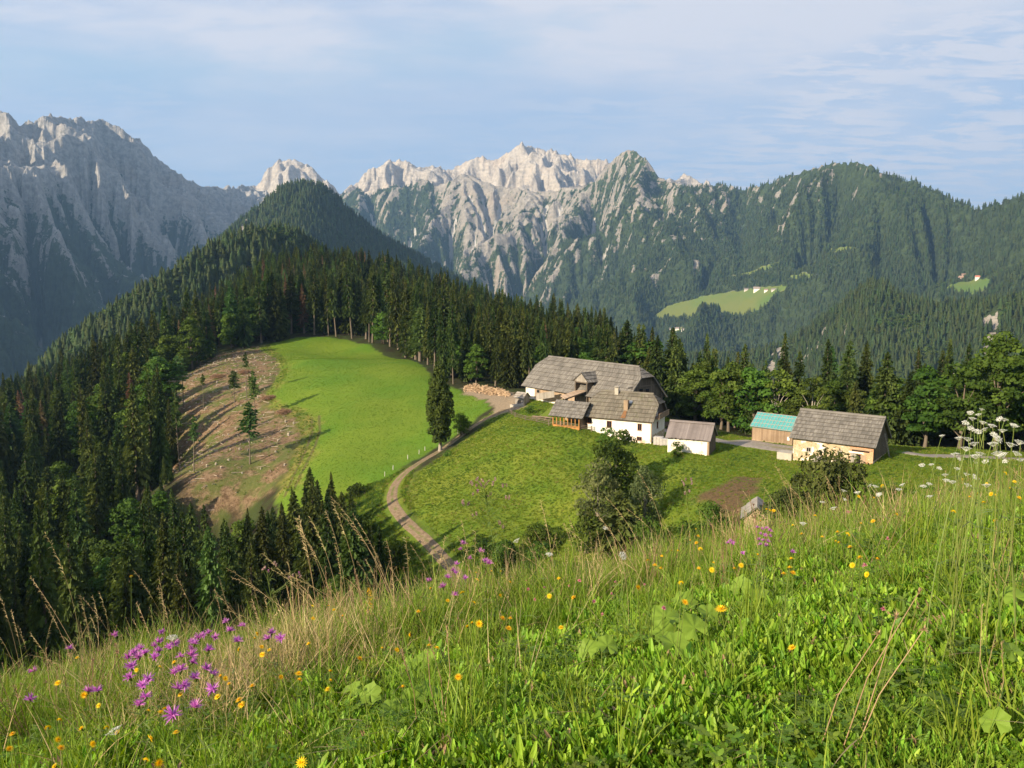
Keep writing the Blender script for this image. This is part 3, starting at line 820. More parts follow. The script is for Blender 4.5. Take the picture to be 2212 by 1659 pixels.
# ------------------------------------------------------------------ the ground: one sheet from the viewer's feet to beyond the mountains
nc, nr = GX.shape
V = np.stack([GX, GY, GZ], -1).reshape(-1, 3)
V = np.vstack([V, [[0, 0, float(near_z(0.0, 0.0))]]])
i, j = np.meshgrid(np.arange(nc), np.arange(nr - 1), indexing='ij')
i2 = (i + 1) % nc
q = np.stack([i * nr + j, i2 * nr + j, i2 * nr + j + 1, i * nr + j + 1], -1).reshape(-1, 4)
cap = np.array([[len(V) - 1, (k + 1) % nc * nr, k * nr, k * nr] for k in range(0)], int).reshape(0, 4)
X, Y = V[:, 0], V[:, 1]
POLY = {
 'meadow': [(700,728),(640,729),(585,742),(562,752),(600,775),(608,800),(590,830),(575,852),(590,882),(650,887),(672,905),(677,940),(657,990),(622,1040),(600,1075),(600,1120),(680,1090),(760,1064),(845,1032),(882,1000),(945,965),(1000,930),(1062,880),(1040,862),(1000,848),(960,830),(930,812),(880,777),(800,746),(750,733)],
 'slope': [(1100,893),(1180,915),(1255,938),(1395,968),(1440,975),(1535,990),(1600,972),(1722,992),(1870,1008),(1960,968),(2080,995),(2300,1000),(2400,1120),(1900,1150),(1700,1220),(1500,1280),(1250,1260),(1150,1240),(1000,1190),(925,1150),(885,1090),(885,1040),(925,1005),(985,965),(1052,913)],
 'cut': [(480,762),(560,747),(600,780),(604,805),(572,850),(588,884),(640,905),(648,945),(622,1010),(590,1060),(540,1085),(470,1110),(420,1095),(380,1040),(370,960),(330,880),(350,830),(420,800)],
 'garden': [(1500,1075),(1560,1045),(1590,1030),(1650,1033),(1640,1060),(1610,1090),(1600,1120),(1540,1112)],
 'yard': [(1000,838),(1040,834),(1100,846),(1138,862),(1135,880),(1095,892),(1062,903),(1068,882),(1045,864),(1005,852)],
 'verge': [(560,747),(600,775),(610,800),(592,830),(575,852),(588,884),(640,905),(650,945),(628,1005),(600,1070),(640,1060),(668,1000),(690,945),(680,900),(650,880),(600,872),(590,850),(610,825),(625,800),(610,770),(580,745)],
}
PXY = {k: poly_from(v) for k, v in POLY.items()}
_F = np.array([(-6,147),(-1,156),(10,165),(22,156),(31,144),(40,134),(52,122),(60,114),(75,112),(105,112),(150,115),(160,60),(60,60),(20,70),(6,92)], float) * KS
PXY['slope'] = np.vstack([PXY['slope'][-8:], _F])
m = (np.hypot(X, Y) > 30) & (np.hypot(X, Y) < 860) & (Y > 0)
def zone(k, w):
    o = np.zeros(len(X)); o[m] = soft(X[m], Y[m], PXY[k], w * KS); return o
GULLY = poly_from([(690,1100),(760,1060),(850,1025),(900,1000),(880,1060),(900,1120),(960,1180),(1100,1200),(1250,1215),(1250,1260),(860,1260),(790,1190)])
PXY['gully'] = GULLY
zs = {k: zone(k, w) for k, w in (('meadow', 1.2), ('slope', 2.5), ('cut', 3.5), ('garden', 1.6), ('yard', 1.6), ('verge', 3.0))}
zs['slope'] = np.maximum(zs['slope'], 0.85 * zone('gully', 3.0))
rut = np.zeros(len(X))
for off in (-1.1, 1.1):
    ln = poly_from([(681,900),(683,930),(672,965),(655,1000),(640,1030),(625,1065)])
    ln = ln + np.array([off, 0.1])
    rut[m] = np.maximum(rut[m], sstep(dist_line(X[m], Y[m], ln), 0.55, 0.2))
neargrass = sstep(np.hypot(X, Y), 45, 25)
me = mesh_np('ground', V, q)
for k, v_ in zs.items(): attr(me, k, v_)
attr(me, 'rut', rut); attr(me, 'near', neargrass)
me.polygons.foreach_set('use_smooth', np.ones(len(q), bool))
t = NT('ground'); c = t.coord('Object')
n_f = t.noise(c, 2.2, 6, 0.7); n_m = t.noise(c, 0.16, 5, 0.6); n_l = t.noise(c, 0.035, 4, 0.55); n_g = t.noise(t.mapping(c, (1, 1, 0.4)), 5.5, 5, 0.7)
floor_ = t.mix(t.ramp(n_m, 0.35, 0.65), (0.035, 0.030, 0.016), (0.045, 0.060, 0.018))
mead = t.mix(t.ramp(n_l, 0.35, 0.65), (0.100, 0.190, 0.018), (0.165, 0.225, 0.024))
mead = t.mix(t.math('MULTIPLY', t.ramp(n_g, 0.38, 0.70), 0.55), mead, (0.075, 0.17, 0.008))
slop = t.mix(t.ramp(n_m, 0.36, 0.64), (0.130, 0.190, 0.018), (0.195, 0.225, 0.028))
slop = t.mix(t.math('MULTIPLY', t.ramp(n_l, 0.42, 0.62), 0.7), slop, (0.085, 0.165, 0.014))
slop = t.mix(t.math('MULTIPLY', t.ramp(n_g, 0.40, 0.72), 0.6), slop, (0.055, 0.095, 0.012))
slop = t.mix(t.math('MULTIPLY', t.ramp(t.noise(c, 0.3, 6, 0.75), 0.60, 0.72), 0.6), slop, (0.26, 0.22, 0.07))
cutn = t.noise(c, 0.9, 7, 0.75)
cut = t.mix(t.ramp(cutn, 0.35, 0.7), (0.10, 0.062, 0.034), (0.30, 0.205, 0.125))
cut = t.mix(t.math('MULTIPLY', t.ramp(n_m, 0.44, 0.62), 0.8), cut, (0.085, 0.115, 0.025))
gard = t.mix(t.ramp(n_f, 0.35, 0.65), (0.09, 0.055, 0.03), (0.17, 0.105, 0.055))
gard = t.mix(t.math('MULTIPLY', t.ramp(n_g, 0.5, 0.68), 0.7), gard, (0.09, 0.15, 0.02))
yard = t.mix(t.ramp(n_f, 0.3, 0.7), (0.22, 0.165, 0.11), (0.36, 0.28, 0.19))
verg = t.mix(t.ramp(n_m, 0.35, 0.62), (0.10, 0.15, 0.02), (0.26, 0.22, 0.06))
col = floor_
for k, cc in (('cut', cut), ('slope', slop), ('meadow', mead), ('verge', verg), ('garden', gard), ('yard', yard)):
    f = t.attr(k)
    if k == 'verge': f = t.math('MULTIPLY', f, 0.8)
    col = t.mix(f, col, cc)
col = t.mix(t.math('MULTIPLY', t.attr('rut'), 0.75), col, (0.10, 0.075, 0.04))
col = t.mix(t.attr('near'), col, t.mix(n_f, (0.035, 0.05, 0.012), (0.08, 0.11, 0.025)))
hgt = t.math('ADD', t.math('MULTIPLY', n_g, 0.5), n_f)
me.materials.append(t.bsdf(col, 0.9, 0.1, normal=t.bump(hgt, 0.7, 0.35)))
obj('ground', me)['kind'] = 'structure'

def ribbon(name, pts, width, mat, lift=0.06, step=1.0, crown=0.05, fn=hit, z=None):
    """a draped strip along picture points"""
    P = poly_from(pts, fn) if not isinstance(pts, np.ndarray) else pts
    # smooth by Catmull-Rom
    Q = []
    E = np.vstack([2 * P[0] - P[1], P, 2 * P[-1] - P[-2]])
    for k in range(1, len(E) - 2):
        n = max(2, int(np.linalg.norm(E[k + 1] - E[k]) / step))
        for s_ in np.arange(n) / n:
            p0, p1, p2, p3 = E[k - 1:k + 3]
            Q.append(0.5 * ((2 * p1) + (-p0 + p2) * s_ + (2 * p0 - 5 * p1 + 4 * p2 - p3) * s_ ** 2 + (-p0 + 3 * p1 - 3 * p2 + p3) * s_ ** 3))
    Q.append(E[-2]); Q = np.array(Q)
    d = np.gradient(Q, axis=0); d = d / np.linalg.norm(d, axis=1, keepdims=True)
    nrm = np.c_[d[:, 1], -d[:, 0]]
    m_ = 9; us = np.linspace(-1, 1, m_)
    wv = width if np.ndim(width) == 0 else np.interp(np.linspace(0, 1, len(Q)), np.linspace(0, 1, len(width)), width)
    w_ = (wv * 0.5 * (1 + 0.10 * pnoise(np.arange(len(Q)) * 0.23, np.zeros(len(Q)), 8)))[:, None] if np.ndim(wv) else wv * 0.5 * (1 + 0.10 * pnoise(np.arange(len(Q)) * 0.23, np.zeros(len(Q)), 8))[:, None]
    XX = Q[:, :1] + nrm[:, :1] * us[None] * w_; YY = Q[:, 1:] + nrm[:, 1:] * us[None] * w_
    ZZ = gz(XX.ravel(), YY.ravel()).reshape(XX.shape) + lift - np.where(np.abs(us) > 0.99, lift + 0.12, 0)[None]
    n0 = len(Q)
    ii, jj = np.meshgrid(np.arange(n0 - 1), np.arange(m_ - 1), indexing='ij')
    qq = np.stack([ii * m_ + jj, ii * m_ + jj + 1, (ii + 1) * m_ + jj + 1, (ii + 1) * m_ + jj], -1).reshape(-1, 4)
    me = mesh_np(name, np.stack([XX, YY, ZZ], -1).reshape(-1, 3), qq, [mat], smooth=True)
    attr(me, 'across', np.broadcast_to(us, XX.shape))
    o = obj(name, me); o['kind'] = 'structure'
    return o, Q
def road_mat(name, a, b, strip):
    t = NT(name); c = t.coord('Object')
    n = t.noise(c, 1.6, 7, 0.7); n2 = t.noise(c, 0.35, 4, 0.6)
    col = t.mix(t.ramp(n, 0.3, 0.7), a, b)
    ac = t.math('ABSOLUTE', t.attr('across'))
    mid = t.math('MULTIPLY', t.ramp(ac, 0.30, 0.08), t.ramp(n2, 0.42, 0.58))
    edge = t.math('MULTIPLY', t.ramp(ac, 0.72, 0.98), t.ramp(n2, 0.35, 0.6))
    col = t.mix(t.math('MULTIPLY', t.math('MAXIMUM', mid, edge), 0.85), col, strip)
    return t.bsdf(col, 0.95, 0.1, normal=t.bump(n, 0.6, 0.12))
M_ROAD = road_mat('dirt track', (0.15, 0.105, 0.065), (0.27, 0.20, 0.13), (0.12, 0.145, 0.035))
M_GRAVEL = road_mat('gravel yard', (0.22, 0.19, 0.16), (0.34, 0.30, 0.26), (0.22, 0.20, 0.10))
ROAD, ROADQ = ribbon('dirt_road', [(1092,884),(1066,897),(1040,910),(1000,938),(962,966),(925,988),(890,1010),(862,1035),(849,1058),(848,1085),(862,1110),(890,1140),(925,1172),(955,1205),(985,1240),(1010,1290)], 2.7, M_ROAD)
YROAD, YROADQ = ribbon('farm_road', [(1436,925),(1470,938),(1530,948),(1590,954),(1650,963),(1715,972),(1760,985)], np.array([6, 7.5, 8.4, 8.4, 7.2, 6.0]), M_GRAVEL)
RROAD, RROADQ = ribbon('gravel_lane', [(1955,977),(1990,983),(2060,986),(2140,989),(2215,992),(2330,998)], 3.8, M_GRAVEL, lift=0.10)
# ------------------------------------------------------------------ the farm
class MB:
    def __init__(s): s.v = []; s.f = []; s.tone = []
    def quad(s, a, b, c, d, tone=0.5):
        o = len(s.v); s.v += [tuple(a), tuple(b), tuple(c), tuple(d)]; s.f.append((o, o + 1, o + 2, o + 3)); s.tone += [tone] * 4
    def poly(s, pts, tone=0.5):
        o = len(s.v); s.v += [tuple(p) for p in pts]; s.f.append(tuple(range(o, o + len(pts)))); s.tone += [tone] * len(pts)
    def box(s, x0, x1, y0, y1, z0, z1, tone=None):
        tone = random.random() if tone is None else tone
        o = len(s.v)
        s.v += [(x, y, z) for z in (z0, z1) for (x, y) in ((x0, y0), (x1, y0), (x1, y1), (x0, y1))]
        s.f += [tuple(o + q for q in f) for f in ((3, 2, 1, 0), (4, 5, 6, 7), (0, 1, 5, 4), (1, 2, 6, 5), (2, 3, 7, 6), (3, 0, 4, 7))]
        s.tone += [tone] * 8
    def obox(s, c, ax, ay, az, tone=None):
        """box from a centre and three half-axis vectors"""
        tone = random.random() if tone is None else tone
        c, ax, ay, az = (np.array(q, float) for q in (c, ax, ay, az))
        o = len(s.v)
        s.v += [tuple(c + sx * ax + sy * ay + sz * az) for sz in (-1, 1) for (sx, sy) in ((-1, -1), (1, -1), (1, 1), (-1, 1))]
        s.f += [tuple(o + q for q in f) for f in ((3, 2, 1, 0), (4, 5, 6, 7), (0, 1, 5, 4), (1, 2, 6, 5), (2, 3, 7, 6), (3, 0, 4, 7))]
        s.tone += [tone] * 8
    def beam(s, a, b, w, h=None, tone=None):
        a = np.array(a, float); b = np.array(b, float); d = b - a; L = np.linalg.norm(d); d /= L
        u = np.cross(d, [0, 0, 1]) if abs(d[2]) < 0.95 else np.array([1.0, 0, 0]); u /= np.linalg.norm(u); n = np.cross(u, d)
        s.obox((a + b) / 2, d * L / 2, u * w / 2, n * (h or w) / 2, tone)
    def log(s, a, b, r, sides=7, tone=None):
        tone = random.random() if tone is None else tone
        v, q = tube_np([a, b], [r, r * 0.92], sides); o = len(s.v)
        s.v += [tuple(p) for p in v]; s.f += [tuple(o + int(k) for k in f) for f in q]
        s.f += [tuple(o + k for k in range(sides))[::-1], tuple(o + sides + k for k in range(sides))]
        s.tone += [tone] * len(v)
    def build(s, name, mat, parent=None, smooth=False):
        me = bpy.data.meshes.new(name); me.from_pydata(s.v, [], s.f); me.materials.append(mat)
        attr(me, 'tone', s.tone); me.update()
        return obj(name, me, parent)

def board_mat(name, a, b, rough=0.85, grain=(1, 1, 1), moss=None, scale=1.0):
    """weathered boards: every board its own tone, streaks along the grain"""
    t = NT(name); c = t.coord('Object')
    n = t.noise(t.mapping(c, grain), 3.0 * scale, 6, 0.7); n2 = t.noise(c, 0.35, 4, 0.6)
    f = t.math('ADD', t.math('MULTIPLY', t.attr('tone'), 0.6), t.math('MULTIPLY', n, 0.55), clamp=True)
    col = t.mix(f, a, b)
    col = t.mix(t.math('MULTIPLY', t.ramp(n2, 0.40, 0.70), 0.35), col, tuple(x * 0.62 for x in a))
    if moss: col = t.mix(t.math('MULTIPLY', t.ramp(t.noise(c, 0.8, 5, 0.7), 0.52, 0.72), 0.5), col, moss)
    return t.bsdf(col, rough, 0.2, normal=t.bump(n, 0.4, 0.03))
M_SHINGLE = board_mat('grey shingles', (0.085, 0.077, 0.068), (0.245, 0.225, 0.20), grain=(2, .4, .4))
M_SHINGLE_B = board_mat('brown grey shingles', (0.09, 0.078, 0.06), (0.225, 0.20, 0.16), grain=(2, .4, .4), moss=(0.13, 0.14, 0.06))
M_SHINGLE_D = board_mat('weathered boards', (0.12, 0.10, 0.095), (0.25, 0.215, 0.205), grain=(2, .4, .4))
M_DARKWOOD = board_mat('dark barn boards', (0.07, 0.055, 0.042), (0.19, 0.155, 0.12), grain=(3, 3, .3))
M_PINKWOOD = board_mat('sun bleached boards', (0.30, 0.21, 0.14), (0.50, 0.37, 0.26), grain=(3, 3, .3))
M_BROWNWOOD = board_mat('brown boards', (0.19, 0.125, 0.08), (0.38, 0.28, 0.19), grain=(3, 3, .3))
M_GREYWOOD = board_mat('grey wood', (0.20, 0.175, 0.15), (0.40, 0.36, 0.31), grain=(2, 2, 2))
M_RAIL = board_mat('old fence rails', (0.12, 0.09, 0.065), (0.26, 0.21, 0.16), grain=(2, 2, 2))
M_ORANGE = board_mat('orange stained timber', (0.36, 0.165, 0.045), (0.52, 0.26, 0.085), grain=(2, 2, .5), rough=0.6)
M_TRIM = plain('brown window frame', (0.20, 0.075, 0.035), 0.6)
M_GLASS = NT('window glass').bsdf((0.015, 0.018, 0.022), 0.06, 0.6)
M_DARK = plain('dark interior', (0.012, 0.010, 0.009), 0.9)  # near-black colour painted for the shade inside openings; wheels use it too
M_CONC = plain('concrete', (0.42, 0.38, 0.32), 0.9, 0.2, 0.25, 1.5)
M_METAL = plain('dull metal', (0.35, 0.36, 0.37), 0.45, 0.5, 0.1, 2, metal=0.6)
M_RUST = plain('rusty stain', (0.20, 0.10, 0.045), 0.8, 0.2, 0.4, 2)
def plaster_mat():
    t = NT('white plaster'); c = t.coord('Object')
    n = t.noise(c, 0.9, 7, 0.65); n2 = t.noise(c, 6, 5, 0.6)
    sep_ = t.n('ShaderNodeSeparateXYZ'); t.l(c, sep_.inputs[0])
    col = t.mix(t.ramp(n, 0.35, 0.75), (0.80, 0.76, 0.70), (0.72, 0.65, 0.56))
    low = t.math('MULTIPLY', t.ramp(sep_.outputs[2], 1.35, 0.25), t.ramp(n, 0.40, 0.55))
    col = t.mix(low, col, (0.60, 0.44, 0.32))
    return t.bsdf(col, 0.9, 0.15, normal=t.bump(n2, 0.25, 0.02))
M_PLASTER = plaster_mat()
def stone_mat(name, stone_a, stone_b, patch, thr):
    t = NT(name); c = t.coord('Object')
    vc = t.n('ShaderNodeTexVoronoi', feature='F1'); mp = t.mapping(c, (1, 1, 1.7)); t.l(mp, vc.inputs['Vector']); vc.inputs['Scale'].default_value = 2.4
    ed = t.n('ShaderNodeTexVoronoi', feature='DISTANCE_TO_EDGE'); t.l(mp, ed.inputs['Vector']); ed.inputs['Scale'].default_value = 2.4
    sv = t.n('ShaderNodeSeparateColor'); t.l(vc.outputs['Color'], sv.inputs[0])
    col = t.mix(sv.outputs[0], stone_a, stone_b)
    mort = t.ramp(ed.outputs['Distance'], 0.10, 0.03)
    col = t.mix(mort, col, (0.55, 0.44, 0.31))
    n = t.noise(c, 0.85, 5, 0.62)
    pm = t.ramp(n, thr, thr + 0.03)
    col = t.mix(pm, col, patch)
    h = t.math('MULTIPLY', t.math('MINIMUM', ed.outputs['Distance'], 0.15), t.math('SUBTRACT', 1.0, pm))
    return t.bsdf(col, 0.9, 0.15, normal=t.bump(h, 0.8, 0.15))
M_STONE = stone_mat('tan rubble stone', (0.36, 0.27, 0.165), (0.56, 0.44, 0.29), (0.80, 0.74, 0.66), 0.56)
M_CREAM = stone_mat('cream lime wash', (0.70, 0.58, 0.42), (0.78, 0.68, 0.53), (0.80, 0.74, 0.64), 0.40)
def brick_mat():
    t = NT('old brick'); c = t.coord('Object')
    b = t.n('ShaderNodeTexBrick'); t.l(t.mapping(c, (1, 1, 1), (math.pi / 2, 0, 0)), b.inputs['Vector'])
    b.inputs['Scale'].default_value = 2.6; b.inputs['Color1'].default_value = (0.50, 0.22, 0.11, 1); b.inputs['Color2'].default_value = (0.62, 0.32, 0.17, 1); b.inputs['Mortar'].default_value = (0.66, 0.50, 0.36, 1)
    n = t.noise(c, 1.1, 5, 0.6)
    return t.bsdf(t.mix(t.ramp(n, 0.56, 0.62), b.outputs[0], (0.76, 0.66, 0.54)), 0.9, 0.15)
M_BRICK = brick_mat()

class Building:
    """local frame: x along the ridge (to the picture's right), y away from the viewer, z above the base"""
    def __init__(s, name, label, ox, oy, th, L, Wd, zE, zR, zB, f=0, g=0, oe=0.7, og=0.6, cat='building'):
        k = KS; s.L, s.W = L * k, Wd * k; s.he = (zE - zB) * k; s.hr = (zR - zB) * k; s.f, s.g = f, g * k; s.oe, s.og = oe, og
        s.th = th * D2R; s.o = np.array([ox * k, oy * k, zB * k])
        s.e = empty(name, tuple(s.o), s.th, label, cat)
    def loc(s, px, py, y=None, x=None):
        """local coordinates where the line of sight meets the plane y = const (or x = const)"""
        a, sl = ray(px, py); d = np.array([math.sin(a), math.cos(a), sl])
        ca, sa = math.cos(s.th), math.sin(s.th)
        R = np.array([[ca, sa, 0], [-sa, ca, 0], [0, 0, 1]])
        o = R @ (-s.o); dd = R @ d
        t_ = ((y - o[1]) / dd[1]) if y is not None else ((x - o[0]) / dd[0])
        return o + dd * t_
    def wall_front(s): return s.oe
    def planes(s):
        L, W_, he, hr, f, g = s.L, s.W, s.he, s.hr, s.f, s.g
        hh = hr - f * (hr - he); yf = W_ / 2 * (1 - f)
        P = np.array
        front = [P((0, 0, he)), P((L, 0, he)), P((L, yf, hh)), P((L - g, W_ / 2, hr)), P((g, W_ / 2, hr)), P((0, yf, hh))]
        rear = [P((L, W_, he)), P((0, W_, he)), P((0, W_ - yf, hh)), P((g, W_ / 2, hr)), P((L - g, W_ / 2, hr)), P((L, W_ - yf, hh))]
        res = [front, rear]
        if g > 0:
            res.append([P((L, yf, hh)), P((L, W_ - yf, hh)), P((L - g, W_ / 2, hr))])
            res.append([P((0, W_ - yf, hh)), P((0, yf, hh)), P((g, W_ / 2, hr))])
        return res
    def roof(s, mat, course=1.15, bw=0.42, name='roof', thick=0.14, ragged=0.05, ridge_mat=None):
        m = MB()
        for pl in s.planes(): roof_plane(m, pl, course, bw, thick, ragged)
        # ridge capping boards
        a = np.array((s.g - 0.05, s.W / 2, s.hr + 0.10)); b = np.array((s.L - s.g + 0.05, s.W / 2, s.hr + 0.10))
        m.obox((a + b) / 2 + [0, -0.14, 0.0], (b - a) / 2, (0, 0.22, 0.16), (0, -0.02, 0.03), 0.9)
        m.obox((a + b) / 2 + [0, 0.14, 0.0], (b - a) / 2, (0, 0.22, -0.16), (0, 0.02, 0.03), 0.6)
        # verge boards along the gables
        for x in (0.03, s.L - 0.03):
            hh = s.hr - s.f * (s.hr - s.he); yf = s.W / 2 * (1 - s.f)
            for y0, y1 in ((0, yf), (s.W, s.W - yf)):
                m.beam((x, y0, s.he - 0.05), (x, y1, hh - 0.05), 0.10, 0.30, 0.7)
        s.r = m.build(name, mat, s.e)
        return s.r
    def walls(s, mat, gable_mat=None, depth=3.0, z_split=None, name='wall'):
        """solid walls inside the roof's overhang; gables rise to the roof's underside"""
        x0, x1, y0, y1 = s.og, s.L - s.og, s.oe, s.W - s.oe
        k = (s.hr - s.he) / (s.W / 2); th = 0.16
        zt = s.he + s.oe * k - th                                    # wall top under the slope
        hh = s.hr - s.f * (s.hr - s.he) - th - 0.02; yf = s.W / 2 * (1 - s.f)
        top = [(y0, zt), (yf, hh), (s.W - yf, hh), (y1, zt)] if s.f > 0 else [(y0, zt), (s.W / 2, s.hr - th - 0.05), (y1, zt)]
        m = MB()
        zg = zt if gable_mat is None else (z_split if z_split is not None else zt)
        lo = [(y0, -depth), (y1, -depth)]
        if gable_mat is None:
            for x in (x0, x1):
                pts = [(x, y0, -depth)] + [(x, y, z) for y, z in top] + [(x, y1, -depth)]
                m.poly(pts if x == x0 else pts[::-1])
        else:
            zc = min(zg, zt)
            for x in (x0, x1):
                g_ = MB()
                q = [(x, y0, -depth), (x, y0, zc), (x, y1, zc), (x, y1, -depth)]
                m.quad(*(q if x == x0 else q[::-1]))
                xx = x + (-0.03 if x == x0 else 0.03)
                # vertical boards
                yb = y0 + 0.001; n_ = int((y1 - y0) / 0.28)
                ys = np.linspace(y0, y1, n_ + 1); Ys = [t_[0] for t_ in top]; Zs = [t_[1] for t_ in top]
                for a, b in zip(ys[:-1], ys[1:]):
                    za, zb = np.interp([a, b], Ys, Zs); pr = random.uniform(0, 0.02) * (1 if x == x1 else -1)
                    if max(za, zb) <= zc + 0.02: continue
                    g_.quad((xx + pr, a, zc - 0.05), (xx + pr, b, zc - 0.05), (xx + pr, b, zb), (xx + pr, a, za), random.random())
                g_.build('gable', gable_mat, s.e)
        m.quad((x0, y0, -depth), (x1, y0, -depth), (x1, y0, zt), (x0, y0, zt)); m.quad((x1, y1, -depth), (x0, y1, -depth), (x0, y1, zt), (x1, y1, zt))
        s.x0, s.x1, s.y0, s.y1, s.zt = x0, x1, y0, y1, zt
        return m.build(name, mat, s.e)
    def window(s, x, z, w, h, side='front', frame=M_TRIM, pane=M_GLASS, sill=True, ft=0.11, bars=True):
        """frame > pane, sill, standing a little proud of the wall"""
        T = (lambda u, d, v: (u, s.y0 - d, v)) if side == 'front' else (lambda u, d, v: (s.x1 + d, u, v))
        def bx(m, u0, u1, d0, d1, v0, v1, tone=0.5):
            a = T(u0, d0, v0); b = T(u1, d1, v1)
            m.box(min(a[0], b[0]), max(a[0], b[0]), min(a[1], b[1]), max(a[1], b[1]), min(a[2], b[2]), max(a[2], b[2]), tone)
        m = MB()
        bx(m, x - w / 2, x - w / 2 + ft, 0.0, 0.07, z - h / 2, z + h / 2); bx(m, x + w / 2 - ft, x + w / 2, 0.0, 0.07, z - h / 2, z + h / 2)
        bx(m, x - w / 2 + ft, x + w / 2 - ft, 0.0, 0.07, z + h / 2 - ft, z + h / 2); bx(m, x - w / 2 + ft, x + w / 2 - ft, 0.0, 0.07, z - h / 2, z - h / 2 + ft)
        if bars: bx(m, x - 0.03, x + 0.03, 0.022, 0.055, z - h / 2 + ft, z + h / 2 - ft)
        fo = m.build('window', frame, s.e)
        g_ = MB(); bx(g_, x - w / 2 + ft, x + w / 2 - ft, 0.002, 0.02, z - h / 2 + ft, z + h / 2 - ft); g_.build('pane', pane, fo)
        if sill:
            k_ = MB(); bx(k_, x - w / 2 - 0.08, x + w / 2 + 0.08, 0.0, 0.16, z - h / 2 - 0.08, z - h / 2 - 0.003); k_.build('sill', M_CONC, fo)
        return fo
def roof_plane(m, poly, course, bw, thick=0.14, ragged=0.05):
    """boards laid in overlapping courses over a convex roof face (first edge is the eave)"""
    P = [np.array(p, float) for p in poly]
    U = unit(P[1] - P[0]); N = unit(np.cross(P[1] - P[0], P[2] - P[0]))
    if N[2] < 0: N = -N
    Vv = np.cross(N, U)
    if Vv[2] < 0: Vv = -Vv
    uv = np.array([((p - P[0]) @ U, (p - P[0]) @ Vv) for p in P]); vmax = uv[:, 1].max()
    def lims(v):
        us = []
        n = len(uv)
        for i in range(n):
            (ua, va), (ub, vb) = uv[i], uv[(i + 1) % n]
            if (va - v) * (vb - v) <= 0 and va != vb: us.append(ua + (v - va) / (vb - va) * (ub - ua))
        return (min(us), max(us)) if len(us) >= 2 else (0, 0)
    m.poly([p - N * thick for p in P][::-1], 0.2)                       # underside
    for a, b in zip(P, P[1:] + P[:1]): m.quad(a - N * thick, b - N * thick, b, a, 0.3)
    nc_ = max(1, int(round(vmax / course))); cs = vmax / nc_
    for k in range(nc_):
        v0, v1 = k * cs - (0.12 if k == 0 else 0.05), min((k + 1) * cs + 0.10, vmax)
        vm0, vm1 = max(k * cs, 1e-3), min((k + 1) * cs, vmax - 1e-3)
        (l0, r0), (l1, r1) = lims(vm0), lims(vm1)
        n_ = max(1, int((max(r0, r1) - min(l0, l1)) / bw))
        br = np.cumsum(np.random.default_rng(k + int(vmax * 100)).uniform(0.5, 1.5, n_)); br = np.r_[0, br / br[-1]]
        for i in range(n_):
            a0, b0 = l0 + br[i] * (r0 - l0), l0 + br[i + 1] * (r0 - l0); a1, b1 = l1 + br[i] * (r1 - l1), l1 + br[i + 1] * (r1 - l1)
            if b0 - a0 < 0.01 and b1 - a1 < 0.01: continue
            dv = random.uniform(-ragged, ragged); lift = 0.16 + random.uniform(0, 0.05); t_ = random.random()
            if random.random() < 0.06: t_ = min(1.3, t_ + 0.5)
            q0 = P[0] + U * a0 + Vv * (v0 + dv) + N * lift; q1 = P[0] + U * b0 + Vv * (v0 + dv) + N * lift
            q2 = P[0] + U * b1 + Vv * v1 + N * 0.02; q3 = P[0] + U * a1 + Vv * v1 + N * 0.02
            m.quad(q0, q1, q2, q3, t_)
            m.quad(q0 - N * 0.15, q1 - N * 0.15, q1, q0, t_ * 0.3)
def c1(x, y): return 1091.5 + x * .1919, 727.7 + y * .1919
def c2(x, y): return 1516 + x * .1919, 818.6 + y * .1919

# ---- the white farmhouse
HO = Building('farmhouse', 'white plastered farmhouse with a grey shingle half-hipped roof and orange timber porch', 11.41, 125.06, -27.4, 11.5, 8.08, -21.9, -18.15, -25.3, 0.35, 1.36, 0.75, 0.7)
HO.roof(M_SHINGLE_B, 1.05, 0.24)
HO.walls(M_PLASTER, gable_mat=M_DARKWOOD, z_split=HO.he + 0.2, depth=3.5)
for (cx_, cy_, w_, h_) in ((948, 938, 0.95, 1.5), (1170, 983, 1.15, 1.5), (1512, 1015, 0.95, 1.5), (1508, 1145, 1.15, 0.85), (1405, 1138, 0.9, 0.8)):
    q_ = HO.loc(*c1(cx_, cy_), y=HO.y0); HO.window(q_[0], q_[2], w_, h_)
for (cx_, cy_, w_, h_) in ((1712, 990, 0.9, 1.5),):
    q_ = HO.loc(*c1(cx_, cy_), x=HO.x1); HO.window(q_[1], q_[2], w_, h_, 'gable')
m = MB(); m.box(HO.x1, HO.x1 + 0.04, HO.y0 + 0.02, HO.y1 - 0.02, -3.4, 1.6); m.build('stone_plinth', M_STONE, HO.e)
m = MB(); m.box(HO.x1 - 0.16, HO.x1 + 0.05, HO.y0 - 0.05, HO.y0 + 0.015, 0.2, HO.he - 0.1); m.build('corner_board', M_PINKWOOD, HO.e)
m = MB(); m.box(HO.x0 + 0.1, HO.x1 - 0.1, HO.y0 - 0.72, HO.y0 - 0.60, HO.he - 0.14, HO.he - 0.03); m.build('gutter', M_RUST, HO.e)
